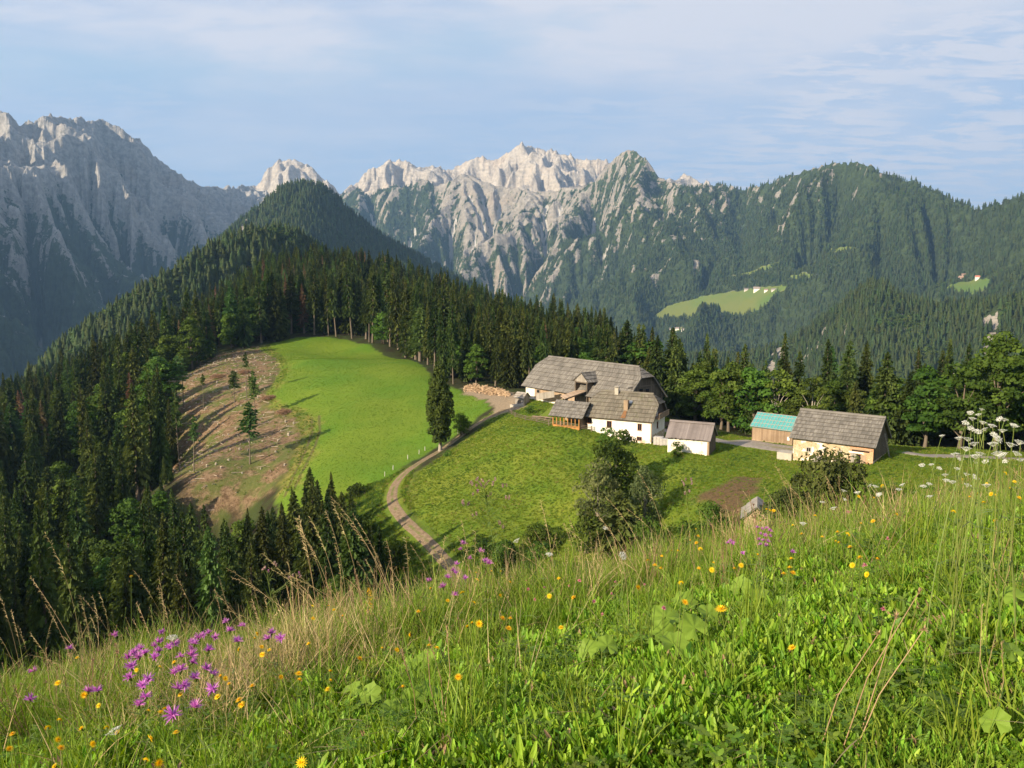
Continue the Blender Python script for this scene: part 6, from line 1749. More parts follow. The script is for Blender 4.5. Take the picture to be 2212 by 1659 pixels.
M_WHITE = blade_mat('white petals', (0.66, 0.66, 0.58), (0.82, 0.81, 0.76), trans=0.3, val=0.08, hue=0.005)
M_MAUVE = blade_mat('faded thistle buds', (0.20, 0.09, 0.10), (0.48, 0.30, 0.32), trans=0.2, val=0.15)
M_FLUFF = blade_mat('pale thistle down', (0.60, 0.50, 0.36), (0.78, 0.68, 0.52), trans=0.4, val=0.1)
M_BIGLEAF = None

class LB:
    """leaf builder: strips of quads with tone / tip attributes"""
    def __init__(s): s.V = []; s.F = []; s.tone = []; s.tip = []
    def strip(s, base, d, up, L, w, bend=0.5, n=4, shape='blade', tone=0.5, fold=0.0, twist=0.0):
        """a blade leaving base along d, drooping by bend"""
        base = np.array(base, float); d = unit(np.array(d, float)); up = np.array(up, float)
        side = np.cross(d, up); 
        if np.linalg.norm(side) < 1e-3: side = np.array([1.0, 0, 0])
        side = unit(side)
        if twist: side = unit(side * math.cos(twist) + np.cross(d, side) * math.sin(twist))
        p = base.copy(); o = len(s.V); dd = d.copy()
        for i in range(n + 1):
            f = i / n
            if shape == 'blade': ww = w * (1 - f ** 2 * 0.95) * (0.7 + 0.3 * min(1, f * 4))
            else: ww = w * (math.sin(math.pi * min(1, f * 0.88 + 0.10)) ** 0.8 if f > 0.15 else 0.30 + 1.6 * f)
            if i == n: ww = w * (0.05 if shape == 'blade' else 0.28)
            nrm = np.cross(side, dd)
            s.V += [tuple(p - side * ww / 2 + nrm * fold * ww), tuple(p + side * ww / 2 + nrm * fold * ww)] if not fold else [tuple(p - side * ww / 2 + nrm * fold * ww), tuple(p), tuple(p + side * ww / 2 + nrm * fold * ww)]
            k = 3 if fold else 2
            s.tone += [tone] * k; s.tip += [f] * k
            if i:
                a = o + (i - 1) * k; b = o + i * k
                for j in range(k - 1): s.F.append((a + j, a + j + 1, b + j + 1, b + j))
            dd = unit(dd + np.array([0, 0, -bend / n * (0.5 + f)]))
            p = p + dd * L / n
    def tube(s, pts, r0, r1, sides=4, tone=0.5):
        n = len(pts); v, q = tube_np(pts, np.linspace(r0, r1, n), sides); o = len(s.V)
        s.V += [tuple(p) for p in v]; s.F += [tuple(int(k) + o for k in f) for f in q]; s.tone += [tone] * len(v); s.tip += [0] * len(v)
    def diamond(s, c, u, w, tone=0.5):
        o = len(s.V); c = np.array(c); u = np.array(u); w = np.array(w)
        s.V += [tuple(c - u), tuple(c + w), tuple(c + u), tuple(c - w)]; s.F.append((o, o + 1, o + 2, o + 3)); s.tone += [tone] * 4; s.tip += [0.5] * 4
    def mesh(s, name, mat):
        me = bpy.data.meshes.new(name); me.from_pydata(s.V, [], s.F); me.materials.append(mat)
        attr(me, 'tone', s.tone); attr(me, 'tip', s.tip); me.update(); return me
R_ = lambda a, b: random.uniform(a, b)
def rdir(el0, el1):
    a = random.random() * 6.283; e = R_(el0, el1); return (math.cos(a) * math.cos(e), math.sin(a) * math.cos(e), math.sin(e))
def grass_tuft(n, h0, h1, w, mat, bend=(0.3, 1.2), spread=0.05):
    b = LB()
    for i in range(n):
        b.strip((R_(-spread, spread), R_(-spread, spread), -0.02), rdir(0.9, 1.5), (0, 0, 1) if random.random() < .5 else rdir(-.2, .6), R_(h0, h1), w * R_(.7, 1.3), R_(*bend), 4, 'blade', random.random(), 0, R_(-1.2, 1.2))
    return b.mesh('tuft', mat)
def leaf_clump(n, L0, L1, wr, mat, el=(0.5, 1.35), spread=0.05, fold=0.18, bend=(0.2, 1.0)):
    b = LB()
    for i in range(n):
        L = R_(L0, L1)
        b.strip((R_(-spread, spread), R_(-spread, spread), -0.01), rdir(*el), (0, 0, 1), L, L * wr * R_(.75, 1.25), R_(*bend), 5, 'leaf', random.random(), fold)
    return b.mesh('leaf clump', mat)
def feather_clump(n, mat):
    b = LB()
    for i in range(n):
        d = np.array(rdir(.5, 1.3)); p = np.array((R_(-.05, .05), R_(-.05, .05), 0)); L = R_(.08, .2); tn = random.random()
        for k in range(12):
            f = (k + 1) / 12; q = p + d * L * f + np.array((0, 0, -.05 * f * f)); sd = unit(np.cross(d, [0, 0, 1]))
            for s_ in (-1, 1): b.strip(q, sd * s_ + d * .5, (0, 0, 1), .022 * (1.15 - f), .004, .2, 2, 'blade', tn)
    return b.mesh('feather leaf clump', mat)
def clover_clump(n, mat):
    b = LB()
    for i in range(n):
        p = np.array((R_(-.08, .08), R_(-.08, .08), 0)); h = R_(.04, .13); top = p + [R_(-.03, .03), R_(-.03, .03), h]; tn = random.random(); b.tube([p, top], .0012, .001, 3, .6)
        a0 = random.random() * 6.28
        for k in range(3):
            a = a0 + k * 2.094; b.strip(top, (math.cos(a), math.sin(a), R_(.1, .5)), (0, 0, 1), R_(.02, .032), .017, .3, 3, 'leaf', tn)
    return b.mesh('clover clump', mat)
def seed_clump(n, h0, h1, mat_s, kind):
    b = LB()
    for i in range(n):
        p = np.array((R_(-.07, .07), R_(-.07, .07), 0)); h = R_(h0, h1); q = p + [R_(-.1, .1), R_(-.1, .1), h]
        mid = (p + q) / 2 + [R_(-.02, .02), R_(-.02, .02), 0]; b.tube([p, mid, q], .0016, .0010, 3, random.random())
        if kind == 'spike':
            for k in range(16): b.strip(q + (q - mid) * .0 - unit(q - mid) * .07 * k / 16, rdir(.3, 1.2), (0, 0, 1), .012, .004, .1, 2, 'blade', random.random())
        else:
            for k in range(14): b.strip(q, rdir(-.3, 1.4), (0, 0, 1), R_(.007, .012), .004, .1, 2, 'blade', random.random())
    return b.mesh('seed stems', mat_s)
GM = []
GM += [grass_tuft(16, .12, .30, .0055, M_GRASS) for _ in range(4)]                    # 0-3 green tufts
GM += [grass_tuft(14, .25, .48, .0050, M_GRASS, (.2, .9), .06) for _ in range(3)]     # 4-6 tall green
GM += [grass_tuft(10, .22, .50, .0034, M_STRAW, (.1, .9), .07) for _ in range(3)]     # 7-9 dry
GM += [leaf_clump(10, .05, .105, .28, M_BROAD, (.75, 1.45), bend=(.1, .7)) for _ in range(5)]                       # 10-14 broad leaves
GM += [leaf_clump(8, .07, .14, .20, M_BROAD, (.9, 1.45), bend=(.1, .6)) for _ in range(3)]            # 15-17 lance leaves
GM += [clover_clump(16, M_DEEP) for _ in range(2)]                                    # 18-19
GM += [feather_clump(6, M_GRASS) for _ in range(2)]                                   # 20-21
GM += [seed_clump(4, .22, .45, M_SEED, k) for k in ('spike', 'ball')]                 # 22-23
GM += [seed_clump(4, .25, .42, M_STEM, 'ball')]                                       # 24
GM += [leaf_clump(12, .03, .06, .42, M_DEEP, (.1, 1.2), .07) for _ in range(2)]       # 25-26 small round leaves
GM += [leaf_clump(7, .05, .10, .26, M_SEED, (.3, 1.3), bend=(.4, 1.4))]                       # 27 withered leaves
MEADCOL = proto_col('meadow plants', GM)
def mz(x, y): return near_z(np.asarray(x, float), np.asarray(y, float))
def spread_pts(n, ymin, ymax, p=1.0):
    """random ground points in the wedge the viewer sees"""
    y = ymin + (ymax - ymin) * _mr.random(n) ** p
    x = (_mr.random(n) * 2 - 1) * (0.78 * y + 2.5)
    return x, y
def layer_of(name, label, n, ids, ymin, ymax, w, smin=.75, smax=1.3, p=0.7, tilt=.15):
    x, y = spread_pts(int(n * 1.8), max(.25, ymin - .8), ymax, p + .15); k = _mr.random(len(x)) < w(x, y); x, y = x[k], y[k]; n = len(x)
    s = _mr.uniform(smin, smax, n) * (0.62 + 0.75 * sstep(fbm(x * 1.1, y * 1.1, 3, 19 + len(ids)), -.28, .30))
    o = scatter(name, np.c_[x, y, mz(x, y) - .01], MEADCOL, _mr.choice(ids, n), np.c_[_mr.normal(0, tilt, (n, 2)), _mr.random(n) * 6.28], np.repeat(s[:, None], 3, 1))
    o['label'] = label; return o
# how tall and dry the growth is: low and leafy near the viewer and to the right, tall towards the crest and left
def tallness(x, y): return sstep(y - (4.7 + 0.22 * x) + 1.0 * fbm(x * .6, y * .6, 3, 5), -.4, 1.6)
layer_of('meadow_grass', 'green grass growing all over the foreground bank', 26000, [0, 1, 2, 3], 1.0, 10.5, lambda x, y: .13 + .6 * tallness(x, y), smin=.55, smax=1.05)
layer_of('tall_grass', 'taller green grass along the crest of the bank', 11000, [4, 5, 6], 2.4, 10.5, lambda x, y: .55 * tallness(x, y) ** 1.5 + .01, smin=.6, smax=1.1)
layer_of('dry_grass', 'straw coloured dry grass mixed into the crest of the bank', 1900, [7, 8, 9], 2.0, 10.0, lambda x, y: tallness(x, y) * (.35 + .65 * sstep(fbm(x * .8, y * .8, 3, 8), -.1, .3)) + .02)
layer_of('broad_leaves', 'bright broad leaved ground cover in the near meadow', 84000, [10, 11, 12, 13, 14, 10, 11, 12, 13, 15, 16, 17, 27], 1.0, 8.5, lambda x, y: (1 - .85 * tallness(x, y)) * (.35 + .65 * sstep(x + .5 * y * fbm(x * .7, y * .7, 3, 11), -1.6, 1.2)), smin=.5, smax=.9)
layer_of('clover_leaves', 'small clover and yarrow leaves low in the meadow', 5500, [18, 19, 20, 21, 25, 26], 1.0, 7.5, lambda x, y: .75 - .4 * tallness(x, y), smin=.45, smax=.8)
layer_of('seed_stems', 'brown seed heads on thin stems along the crest', 1500, [22, 23, 24], 2.0, 9.5, lambda x, y: .8 * tallness(x, y) + .05)

# ---- flowers, each one a thing
def ray_at_height(px, py, H, dmin=1.6, dmax=9.5):
    """point on the line of sight standing H above the bank (or as low above it as the line passes)"""
    a, s = ray(px, py); best = None
    for D in np.arange(dmin, dmax, 0.04):
        r = D / math.cos(a); x, z = r * math.sin(a), r * s; h = z - float(mz(x, D))
        if h <= H: return np.array((x, D, z)), h
        if best is None or h < best[1]: best = (np.array((x, D, z)), h)
    return best
def head_mesh(kind):
    b = LB()
    if kind == 'yellow':
        for ring, n, L, e in ((0, 14, .016, .15), (1, 11, .012, .6), (2, 7, .008, 1.1)):
            for k in range(n):
                a = k * 6.283 / n + ring; b.strip((0, 0, .001 * ring), (math.cos(a), math.sin(a), math.tan(e)), (0, 0, 1), L, .0055, .1, 2, 'blade', random.random())
        return b.mesh('flower_head', M_YEL)
    if kind == 'purple':
        for k in range(46):
            a = random.random() * 6.283; e = R_(.1, 1.3); b.strip((0, 0, 0), (math.cos(a) * math.cos(e), math.sin(a) * math.cos(e), math.sin(e)), (0, 0, 1), R_(.017, .029), .0042, R_(.0, .5), 3, 'blade', random.random(), 0, R_(-1, 1))
        return b.mesh('flower_head', M_PUR)
    if kind == 'pink':
        for k in range(50): b.strip((0, 0, 0), rdir(-.3, 1.5), (0, 0, 1), R_(.009, .014), .004, .1, 2, 'blade', random.random())
        return b.mesh('flower_head', M_PINK)
    if kind == 'white':
        for k in range(17):
            a = k * 2.4; r = .034 * math.sqrt(k / 17); c = np.array((r * math.cos(a), r * math.sin(a), -.25 * r))
            b.tube([(0, 0, -.03), tuple(c)], .0008, .0006, 3)
            for q in range(9): b.diamond(c + [R_(-.007, .007), R_(-.007, .007), R_(0, .004)], unit(np.array((R_(-1, 1), R_(-1, 1), R_(-.2, .2)))) * .0042, unit(np.array((R_(-1, 1), R_(-1, 1), R_(-.2, .2)))) * .0034, random.random())
        return b.mesh('umbel', M_WHITE)
    if kind == 'bud':
        for k in range(26):
            a = random.random() * 6.283; z = R_(-.012, .010); r = .0065 * math.sqrt(max(0, 1 - (z / .014) ** 2)); b.strip((r * math.cos(a), r * math.sin(a), z), (math.cos(a) * .3, math.sin(a) * .3, 1), (0, 0, 1), .011, .004, -.1, 2, 'blade', random.random())
        return b.mesh('bud', M_MAUVE)
def calyx_mesh(r=.006, h=.012):
    b = LB()
    for k in range(9):
        a = k * .698; b.strip((0, 0, -h), (math.cos(a) * .5, math.sin(a) * .5, 1), (0, 0, 1), h * 1.2, .005, -.3, 2, 'leaf', random.random())
    return b.mesh('calyx', M_STEM)
def stem_mesh(mat, leaves=0, r=.0016):
    b = LB(); n = 6; bx = R_(-.03, .03); by = R_(-.03, .03)
    P = [(bx * math.sin(math.pi * i / n), by * math.sin(math.pi * i / n), -.06 + 1.06 * i / n) for i in range(n + 1)]
    b.tube(P, r * 1.3, r * .8, 4, random.random())
    for k in range(leaves):
        f = R_(.1, .8); i = int(f * n); b.strip(P[i], rdir(.1, .7), (0, 0, 1), R_(.04, .09), .008, .5, 3, 'blade', random.random())
    return b.mesh('stem', mat)
PROTO = {k: dict(heads=[head_mesh(k) for _ in range(3)], stems=[stem_mesh(M_STEM, lv, r) for _ in range(3)]) for k, lv, r in (('yellow', 0, .0016), ('purple', 4, .0018), ('pink', 3, .0013), ('white', 2, .0020), ('bud', 0, .0012))}
CALYX = calyx_mesh()
def flower(kind, name, px, py, H, label, cat, group, size=1.0, tiltamp=.25, headname='flower_head', dmin=1.6):
    P, h = ray_at_height(px, py, H, dmin)
    lean = _mr.normal(0, .10, 2) * h
    base = np.array((P[0] + lean[0], P[1] + lean[1], float(mz(P[0] + lean[0], P[1] + lean[1]))))
    d = P - base; L = np.linalg.norm(d)
    e = empty(name, tuple(base), 0, label, cat, group); e.empty_display_size = .05
    e.rotation_euler = Vector(d).to_track_quat('Z', 'Y').to_euler()
    pr = PROTO[kind]
    s = obj('stem', random.choice(pr['stems']), e); s.scale = (1, 1, L)
    hd = obj(headname, random.choice(pr['heads']), e); hd.location = (0, 0, L); hd.rotation_euler = (random.gauss(0, tiltamp), random.gauss(0, tiltamp), random.random() * 6.28)
    k = size * R_(.85, 1.15); hd.scale = (k, k, k)
    if kind in ('yellow', 'purple'):
        c = obj('calyx', CALYX, hd); c.location = (0, 0, 0)
        if kind == 'purple': c.scale = (1.3, 1.3, 1.3)
    return e
r4 = lambda x, y: (x * .3333, 1106 + y * .3333)
r5 = lambda x, y: (737 + x * .3333, 1106 + y * .3333)
r3 = lambda x, y: (1212.8 + x * .3333, 909.6 + y * .3333)
r6 = lambda x, y: (1474.7 + x * .3333, 849 + y * .3333)
r2 = lambda x, y: (606.4 + x * .3333, 849 + y * .3333)
PURL = [(450,885),(740,800),(1047,780),(1465,710),(1570,740),(1490,770),(1350,785),(1290,815),(1245,845),(1130,860),(1100,880),(1030,840),(1000,870),(910,885),(870,910),(830,940),(940,915),(900,940),(1025,905),(1000,945),(1170,940),(1240,930),(1240,885),(1350,895),(1245,975),(855,1000),(1340,1018),(1380,1055),(1130,1045),(1170,1025),(1265,1075),(925,1130),(960,1085),(840,1075),(1155,1150),(1195,1125),(1380,1150),(940,1200),(900,1250),(1265,1265),(1120,1315),(1735,820),(1820,820),(1760,785),(1540,840),(215,1035),(570,1165),(630,1160),(195,1215),(1390,815),(1320,800),(1260,855),(880,930),(1145,850)]
for q in PURL: flower('purple', 'knapweed', *r4(*q), R_(.34, .46), 'purple knapweed flower in the dense clump at lower left' if 780 < q[0] < 1420 else 'purple knapweed flower standing at the side of the lower left clump', 'flower', 'knapweed in the lower left clump' if 780 < q[0] < 1420 else 'knapweed beside the lower left clump', 1.45)
for q in [(790,205),(775,245),(910,255),(835,300),(750,340),(945,315),(930,320),(725,380),(740,395),(805,430),(690,425),(570,445),(660,487),(735,540),(960,335)]: flower('purple', 'knapweed', *r5(*q), R_(.36, .5), 'purple knapweed flower on the crest left of the tall thistle', 'flower', 'knapweed on the crest by the thistle', 1.2)
for q in [(1270,690),(1300,700),(1330,695),(1350,712),(1290,735),(1320,740),(1350,745),(1280,770),(1310,775),(1340,780),(1290,800),(1330,805),(1095,780),(1110,795),(1080,790),(1175,855),(1500,850)]: flower('purple', 'oregano', *r3(*q), R_(.36, .46), 'dark purple wild oregano head on the crest below the garden hut', 'flower', 'oregano heads on the crest', .72)
YEL = [r4(*q) for q in [(500,945),(850,417),(1060,930),(1130,975),(885,1025),(1035,1005),(375,1110),(545,1185),(640,1255),(1170,1185),(1410,1200),(1430,1065),(1460,1080),(1485,1115),(1635,1130),(1550,1220),(1565,1250),(960,1290),(1040,1300),(1070,1280),(530,1405),(690,1400),(760,1430),(375,1475),(395,1530),(60,1535),(600,1505),(970,1470),(1140,1430),(1030,1625),(945,1610),(1955,1625),(355,1650),(1550,890),(1650,820),(1665,790),(1695,875),(1700,925),(1745,895),(2000,855),(2025,610),(2130,610),(2165,635),(2030,690),(1820,1070),(1935,1050),(1940,1090),(2140,1035),(2140,1095),(2125,1150),(310,1400),(80,1440),(385,1350)]]
YEL += [r5(*q) for q in [(875,395),(975,385),(1035,385),(1095,455),(880,440),(580,495),(690,575),(785,525),(1030,540),(1350,545),(1410,430),(1505,555),(820,745),(850,720),(895,725),(1045,690),(1095,690),(1085,755),(1425,750),(620,885),(570,865),(265,885),(360,895),(500,645),(760,1070),(400,1135),(10,675),(120,950),(860,590),(450,795)]]
YEL += [r3(*q) for q in [(870,700),(885,745),(1330,575),(1350,580),(1375,582),(1290,648),(875,790),(900,830),(835,775),(715,840),(755,843),(1270,868),(1555,733),(1500,676),(1690,752),(1645,615),(1790,720),(1870,818),(1775,780),(1935,885),(985,920),(1165,935),(1120,958),(890,955),(975,965),(605,935),(560,905),(650,875),(645,955),(775,1050),(495,1078),(80,1145),(800,1175),(1495,1470),(1490,895),(1480,950),(1500,985),(1440,990),(1885,935),(1980,995),(2045,895),(1925,490),(2025,500),(2080,420),(1940,665),(2020,650),(2170,605),(1855,735),(1800,790)]]
YEL += [r6(*q) for q in [(1820,560),(1970,590),(2150,575),(2120,620),(2090,520),(1860,675),(1915,655),(2000,655),(2025,665),(1950,710),(1755,770),(2030,830),(2180,680)]]
for i, q in enumerate(YEL):
    wh = 'on the left half of the bank' if q[0] < 740 else ('on the crest in the middle' if q[0] < 1300 else 'on the right half of the bank')
    flower('yellow', 'hawkbit', q[0], q[1], R_(.30, .50), 'small yellow hawkbit flower ' + wh, 'flower', 'yellow hawkbits ' + wh, .95, .5)
flower('yellow', 'hawkbit', *r3(1035, 1222), .36, 'largest yellow hawkbit on a long bare stem right of the big leaves', 'flower', None, 1.5)
UMB = [(1940,100),(1865,125),(1915,135),(1880,160),(1835,190),(1950,185),(2050,165),(2090,165),(2005,205),(2150,205),(1955,228),(1870,228),(2075,235),(1915,245),(2020,268),(1680,273),(1790,285),(1850,290),(2050,290),(2190,310),(1885,320),(2010,320),(2130,325),(1840,350),(1930,385),(2040,385),(2070,395),(2170,385),(1900,400),(1800,425),(1900,445),(1960,440),(2090,440),(2190,430),(1765,390),(1550,465),(1610,460),(1665,485),(1780,485),(1700,525),(1840,520),(1900,540),(1710,560),(1750,570),(1850,590),(1970,590),(1420,590),(1250,600),(1210,595),(1560,600),(1600,585),(1045,628),(1130,640),(1055,685),(905,703),(1600,665),(1270,655),(780,840),(975,740),(1400,620)]
for q in UMB:
    hi = q[1] < 410 and q[0] > 1700
    flower('white', 'wild_carrot', *r6(*q), .8 if hi else .5, 'white umbel flower in the tall stand at the right edge' if hi else 'white umbel flower scattered on the right crest', 'flower', 'white umbels at the right edge' if hi else 'white umbels on the right crest', .50, .3, 'umbel')
for q, lb in ((r2(1525, 950), 'round white seed head just right of the tall thistle'), (r2(1740, 1040), 'tilted white umbel on the crest right of the thistle'), (r3(400, 870), 'tilted white umbel below the bushy orchard trees'), (r3(287, 690), 'flat white umbel in front of the dark spruce by the orchard'), (r4(735, 1405), 'white umbel lying low at lower left'), (r4(1120, 805), 'white umbel behind the purple clump')):
    flower('white', 'wild_carrot', q[0], q[1], .5, lb, 'flower', None, .8, .7, 'umbel')
for q in [(120,1030),(348,1043),(210,1170),(265,1255),(665,1215),(1965,935),(1860,590),(1775,585),(1530,690),(2115,765),(2085,1220),(540,1060),(50,1070),(325,1120)]: flower('pink', 'clover_flower', *r3(*q), R_(.18, .34), 'pink clover flower low in the right half of the meadow', 'flower', 'pink clover flowers', 1.0)
for q in [(1545,445),(1200,445),(1255,568),(1315,490),(1690,665),(2090,620),(1640,580),(1210,500)]: flower('pink', 'clover_flower', *r5(*q), R_(.22, .36), 'pink clover flower on the crest in the middle', 'flower', 'pink clover flowers on the middle crest', 1.0)

# ---- tall dry grass stalks: tip and foot in the picture
def stalk_mesh(seed):
    r = random.Random(seed); b = LB(); n = 10; hd = LB()
    # unit stalk along z bowing in x near the top
    bow = r.uniform(.06, .20)
    P = [np.array((bow * (i / n) ** 3, 0, i / n)) for i in range(n + 1)]
    b.tube(P[:8], .0026, .0016, 4, r.random()); b.tube(P[7:], .0016, .0008, 4, r.random())
    b.strip(P[3], (r.choice((-1, 1)) * .5, r.uniform(-.5, .5), 1), (0, 1, 0), .22, .004, .9, 4, 'blade', r.random())
    for k in range(26):
        f = .70 + .30 * k / 26; i = min(n - 1, int(f * n)); p = P[i] + (P[i + 1] - P[i]) * (f * n - i)
        d = np.array((r.uniform(-.2, .9), r.uniform(-.7, .7), r.uniform(.1, 1.0)))
        hd.strip(p, d, (0, 1, 0), r.uniform(.020, .045), .0050, .9, 2, 'blade', r.random())
    return b.mesh('stem', M_STRAW), hd.mesh('seed_head', M_STRAW)
STK = [stalk_mesh(i) for i in range(8)]
ST_L = [(r4(*a), r4(*b)) for a, b in [((40,500),(150,1010)),((0,705),(160,1050)),((240,395),(590,970)),((455,130),(540,960)),((270,640),(255,900)),((590,650),(600,900)),((630,540),(830,820)),((690,510),(740,760)),((930,370),(1180,860)),((1180,395),(1330,640)),((1290,590),(1390,750)),((1030,630),(1200,740)),((1560,310),(2000,760)),((1490,580),(1870,790)),((1575,345),(2050,720)),((1745,235),(2180,700)),((1980,30),(2080,700)),((2060,80),(2200,420)),((170,740),(200,990)),((110,630),(160,980)),((345,590),(500,930)),((1325,515),(1200,720)),((1120,610),(1150,800)),((1015,660),(1010,800)),((1920,350),(2190,560)),((1640,690),(1720,860))]]
ST_L += [(r2(*a), r2(*b)) for a, b in [((460,620),(770,1340)),((180,800),(240,1290)),((390,750),(430,1150)),((300,790),(400,1250)),((400,690),(560,1150)),((575,760),(750,1350)),((240,850),(340,1200)),((100,1120),(600,1450)),((0,1080),(440,1380)),((990,905),(1320,1310)),((880,965),(1080,1310)),((1005,985),(1330,1310)),((1215,815),(1230,980)),((640,990),(760,1330)),((550,1070),(690,1330)),((1210,910),(1330,1200)),((1660,930),(1680,1080)),((1750,905),(1740,1060)),((1905,835),(1935,1060)),((510,740),(790,1360)),((160,1130),(470,1400))]]
ST_L += [(r3(*a), r3(*b)) for a, b in [((615,300),(710,780)),((375,455),(605,870)),((470,540),(830,880)),((265,575),(580,1040)),((90,655),(370,940)),((1455,265),(1550,650)),((1500,340),(1720,640)),((1340,410),(1520,650)),((1245,420),(1330,600)),((1000,565),(1130,700)),((1010,640),(1200,800)),((600,740),(740,860)),((680,630),(880,840)),((1455,290),(1640,640)),((1610,400),(1690,620)),((930,740),(1020,860)),((1400,540),(1420,690)),((110,700),(130,880))]]
for (tip, foot) in ST_L:
    fx, fy = foot
    P, h = ray_at_height(fx, fy, .12, 2.2, 7.5)
    base = np.array((P[0], P[1], float(mz(P[0], P[1]))))
    T = at(tip[0], tip[1], P[1] + _mr.normal(0, .12))
    d = T - base; L = np.linalg.norm(d)
    e = empty('dry_grass_stalk', tuple(base), 0, None, 'grass stalk'); e.empty_display_size = .05
    wh = 'at the left end of the crest' if tip[0] < 400 else ('in the tuft left of the thistle' if tip[0] < 880 else ('on the crest in the middle' if tip[0] < 1300 else 'on the crest towards the right'))
    tl = 'long' if L > .55 else 'short'
    tag(e, tl + ' bowed straw coloured grass stalk ' + wh, None, tl + ' straw stalks ' + wh)
    s, hd = random.choice(STK)
    z = Vector(unit(d)); xdir = Vector((tip[0] - fx, 0, 0)); xdir = xdir if xdir.length > 1e-3 else Vector((1, 0, 0))
    y = z.cross(xdir).normalized(); x = y.cross(z).normalized()
    # the mesh bows towards +x; the tip sits at (bow, 0, 1)
    e.rotation_euler = Matrix((x, y, z)).transposed().to_euler()
    for nm, me in (('stem', s), ('seed_head', hd)):
        o = obj(nm, me, e); o.scale = (L * .8, L * .8, L)
# more stalks of the same kind along the ragged crest
for i in range(95):
    u = _mr.uniform(-.62, .45); yy = _mr.uniform(4.2, 7.2); xx = u * yy; L = _mr.uniform(.38, .72) * (1.15 if u < .1 else .85)
    e = empty('dry_grass_stalk', (xx, yy, float(mz(xx, yy))), _mr.random() * 6.28, None, 'grass stalk'); e.empty_display_size = .05
    e.rotation_euler = (_mr.normal(0, .22), _mr.normal(0, .22), _mr.normal(math.pi, .9))
    wh = 'at the left end of the crest' if u < -.35 else ('in the tuft left of the thistle' if u < -.1 else ('on the crest in the middle' if u < .12 else 'on the crest towards the right'))
    tl = 'long' if L > .55 else 'short'
    tag(e, tl + ' bowed straw coloured grass stalk ' + wh, None, tl + ' straw stalks ' + wh)
    s, hd = random.choice(STK)
    for nm, me in (('stem', s), ('seed_head', hd)):
        o = obj(nm, me, e); o.scale = (L, L, L)
# ---- thistles
def thistle(foot, top, heads, label, D0):
    P, h = ray_at_height(*foot, .15, 2.4, 7.5)
    base = np.array((P[0], P[1], float(mz(P[0], P[1])))); D = P[1]
    T = at(*top, D)
    e = empty('thistle', tuple(base), 0, label, 'thistle'); e.empty_display_size = .05
    b = LB(); tp = T - base
    trunk = [tp * f + np.array((.012 * math.sin(f * 5), .01 * math.cos(f * 4), 0)) * (f > 0) for f in np.linspace(0, 1, 9)]; trunk[0] = trunk[0] - [0, 0, .05]
    b.tube(trunk, .006, .0025, 6, .8)
    hp = []
    for q in heads:
        w = at(*q, D + _mr.normal(0, .05)) - base; hp.append(w)
        f = np.clip((w[2] - .12 - .25 * abs(w[0] - tp[0])) / tp[2], .2, .93); p = tp * f
        b.tube([p, p + (w - p) * [.6, .6, .5], w - [0, 0, .012]], .0022, .0011, 4, .5)
    for k in range(26):
        f = R_(.05, .9); b.strip(tp * f, rdir(-.1, .7), (0, 0, 1), R_(.04, .10), .013, .7, 4, 'leaf', random.random(), .15)
    obj('stem', b.mesh('stem', M_STEM), e)
    for w in hp:
        o = obj('bud', random.choice(PROTO['bud']['heads']), e); o.location = tuple(w); o.rotation_euler = (random.gauss(0, .3), random.gauss(0, .3), random.random() * 6); k = R_(.95, 1.35); o.scale = (k, k, k)
        if random.random() < .45:
            f_ = LB()
            for k in range(12): f_.strip((0, 0, .008), rdir(.7, 1.5), (0, 0, 1), .013, .003, .1, 2, 'blade', random.random())
            obj('down', f_.mesh('down', M_FLUFF if random.random() < .6 else M_PUR), o)
HD = [(1240,590),(1270,560),(1310,570),(1345,575),(1390,560),(1320,610),(1375,590),(1440,600),(1465,600),(1245,655),(1345,670),(1460,680),(1480,680),(1185,720),(1215,720),(1245,795),(1270,785),(1420,845),(1440,870),(1290,580),(1300,600),(1330,590),(1270,600),(1230,580),(1360,655),(1275,640),(1180,710)]
thistle(r2(1440, 1130), r2(1325, 620), [r2(*q) for q in HD], 'tall branching thistle with faded pink buds in the middle of the crest', 5)
thistle(r3(852, 720), r3(812, 420), [r3(*q) for q in [(785,392),(805,378),(840,380),(795,412),(845,402),(830,455),(800,470)]], 'smaller thistle with pale pink heads in front of the garden patch', 5)
thistle(r4(1790, 640), r4(1740, 380), [r4(*q) for q in [(1705,370),(1720,360),(1775,335),(1790,345),(1740,385),(1870,430),(1900,415),(1940,400),(1945,420)]], 'small thistle with brown buds among the dry stalks at left', 5)
# yellow spike
P, h = ray_at_height(*r2(585, 1390), .12, 2.4, 7.5); base = np.array((P[0], P[1], float(mz(P[0], P[1])))); T = at(*r2(570, 1265), P[1]) - base
e = empty('goldenrod', tuple(base), 0, 'yellow goldenrod spike in front of the dry stalks', 'flower'); b = LB(); b.tube([(0, 0, -.05), tuple(T)], .003, .0015, 5); obj('stem', b.mesh('stem', M_STEM), e); b = LB()
for k in range(150):
    f = R_(.35, 1.0); p = T * f; q = p + np.array(rdir(-.2, .8)) * R_(.0, .06) * (1.15 - f) * 1.3
    for _ in range(2): b.strip(q, rdir(-.2, 1.4), (0, 0, 1), .010, .005, .1, 2, 'blade', random.random())
obj('flower_spike', b.mesh('flower_spike', M_YEL), e)
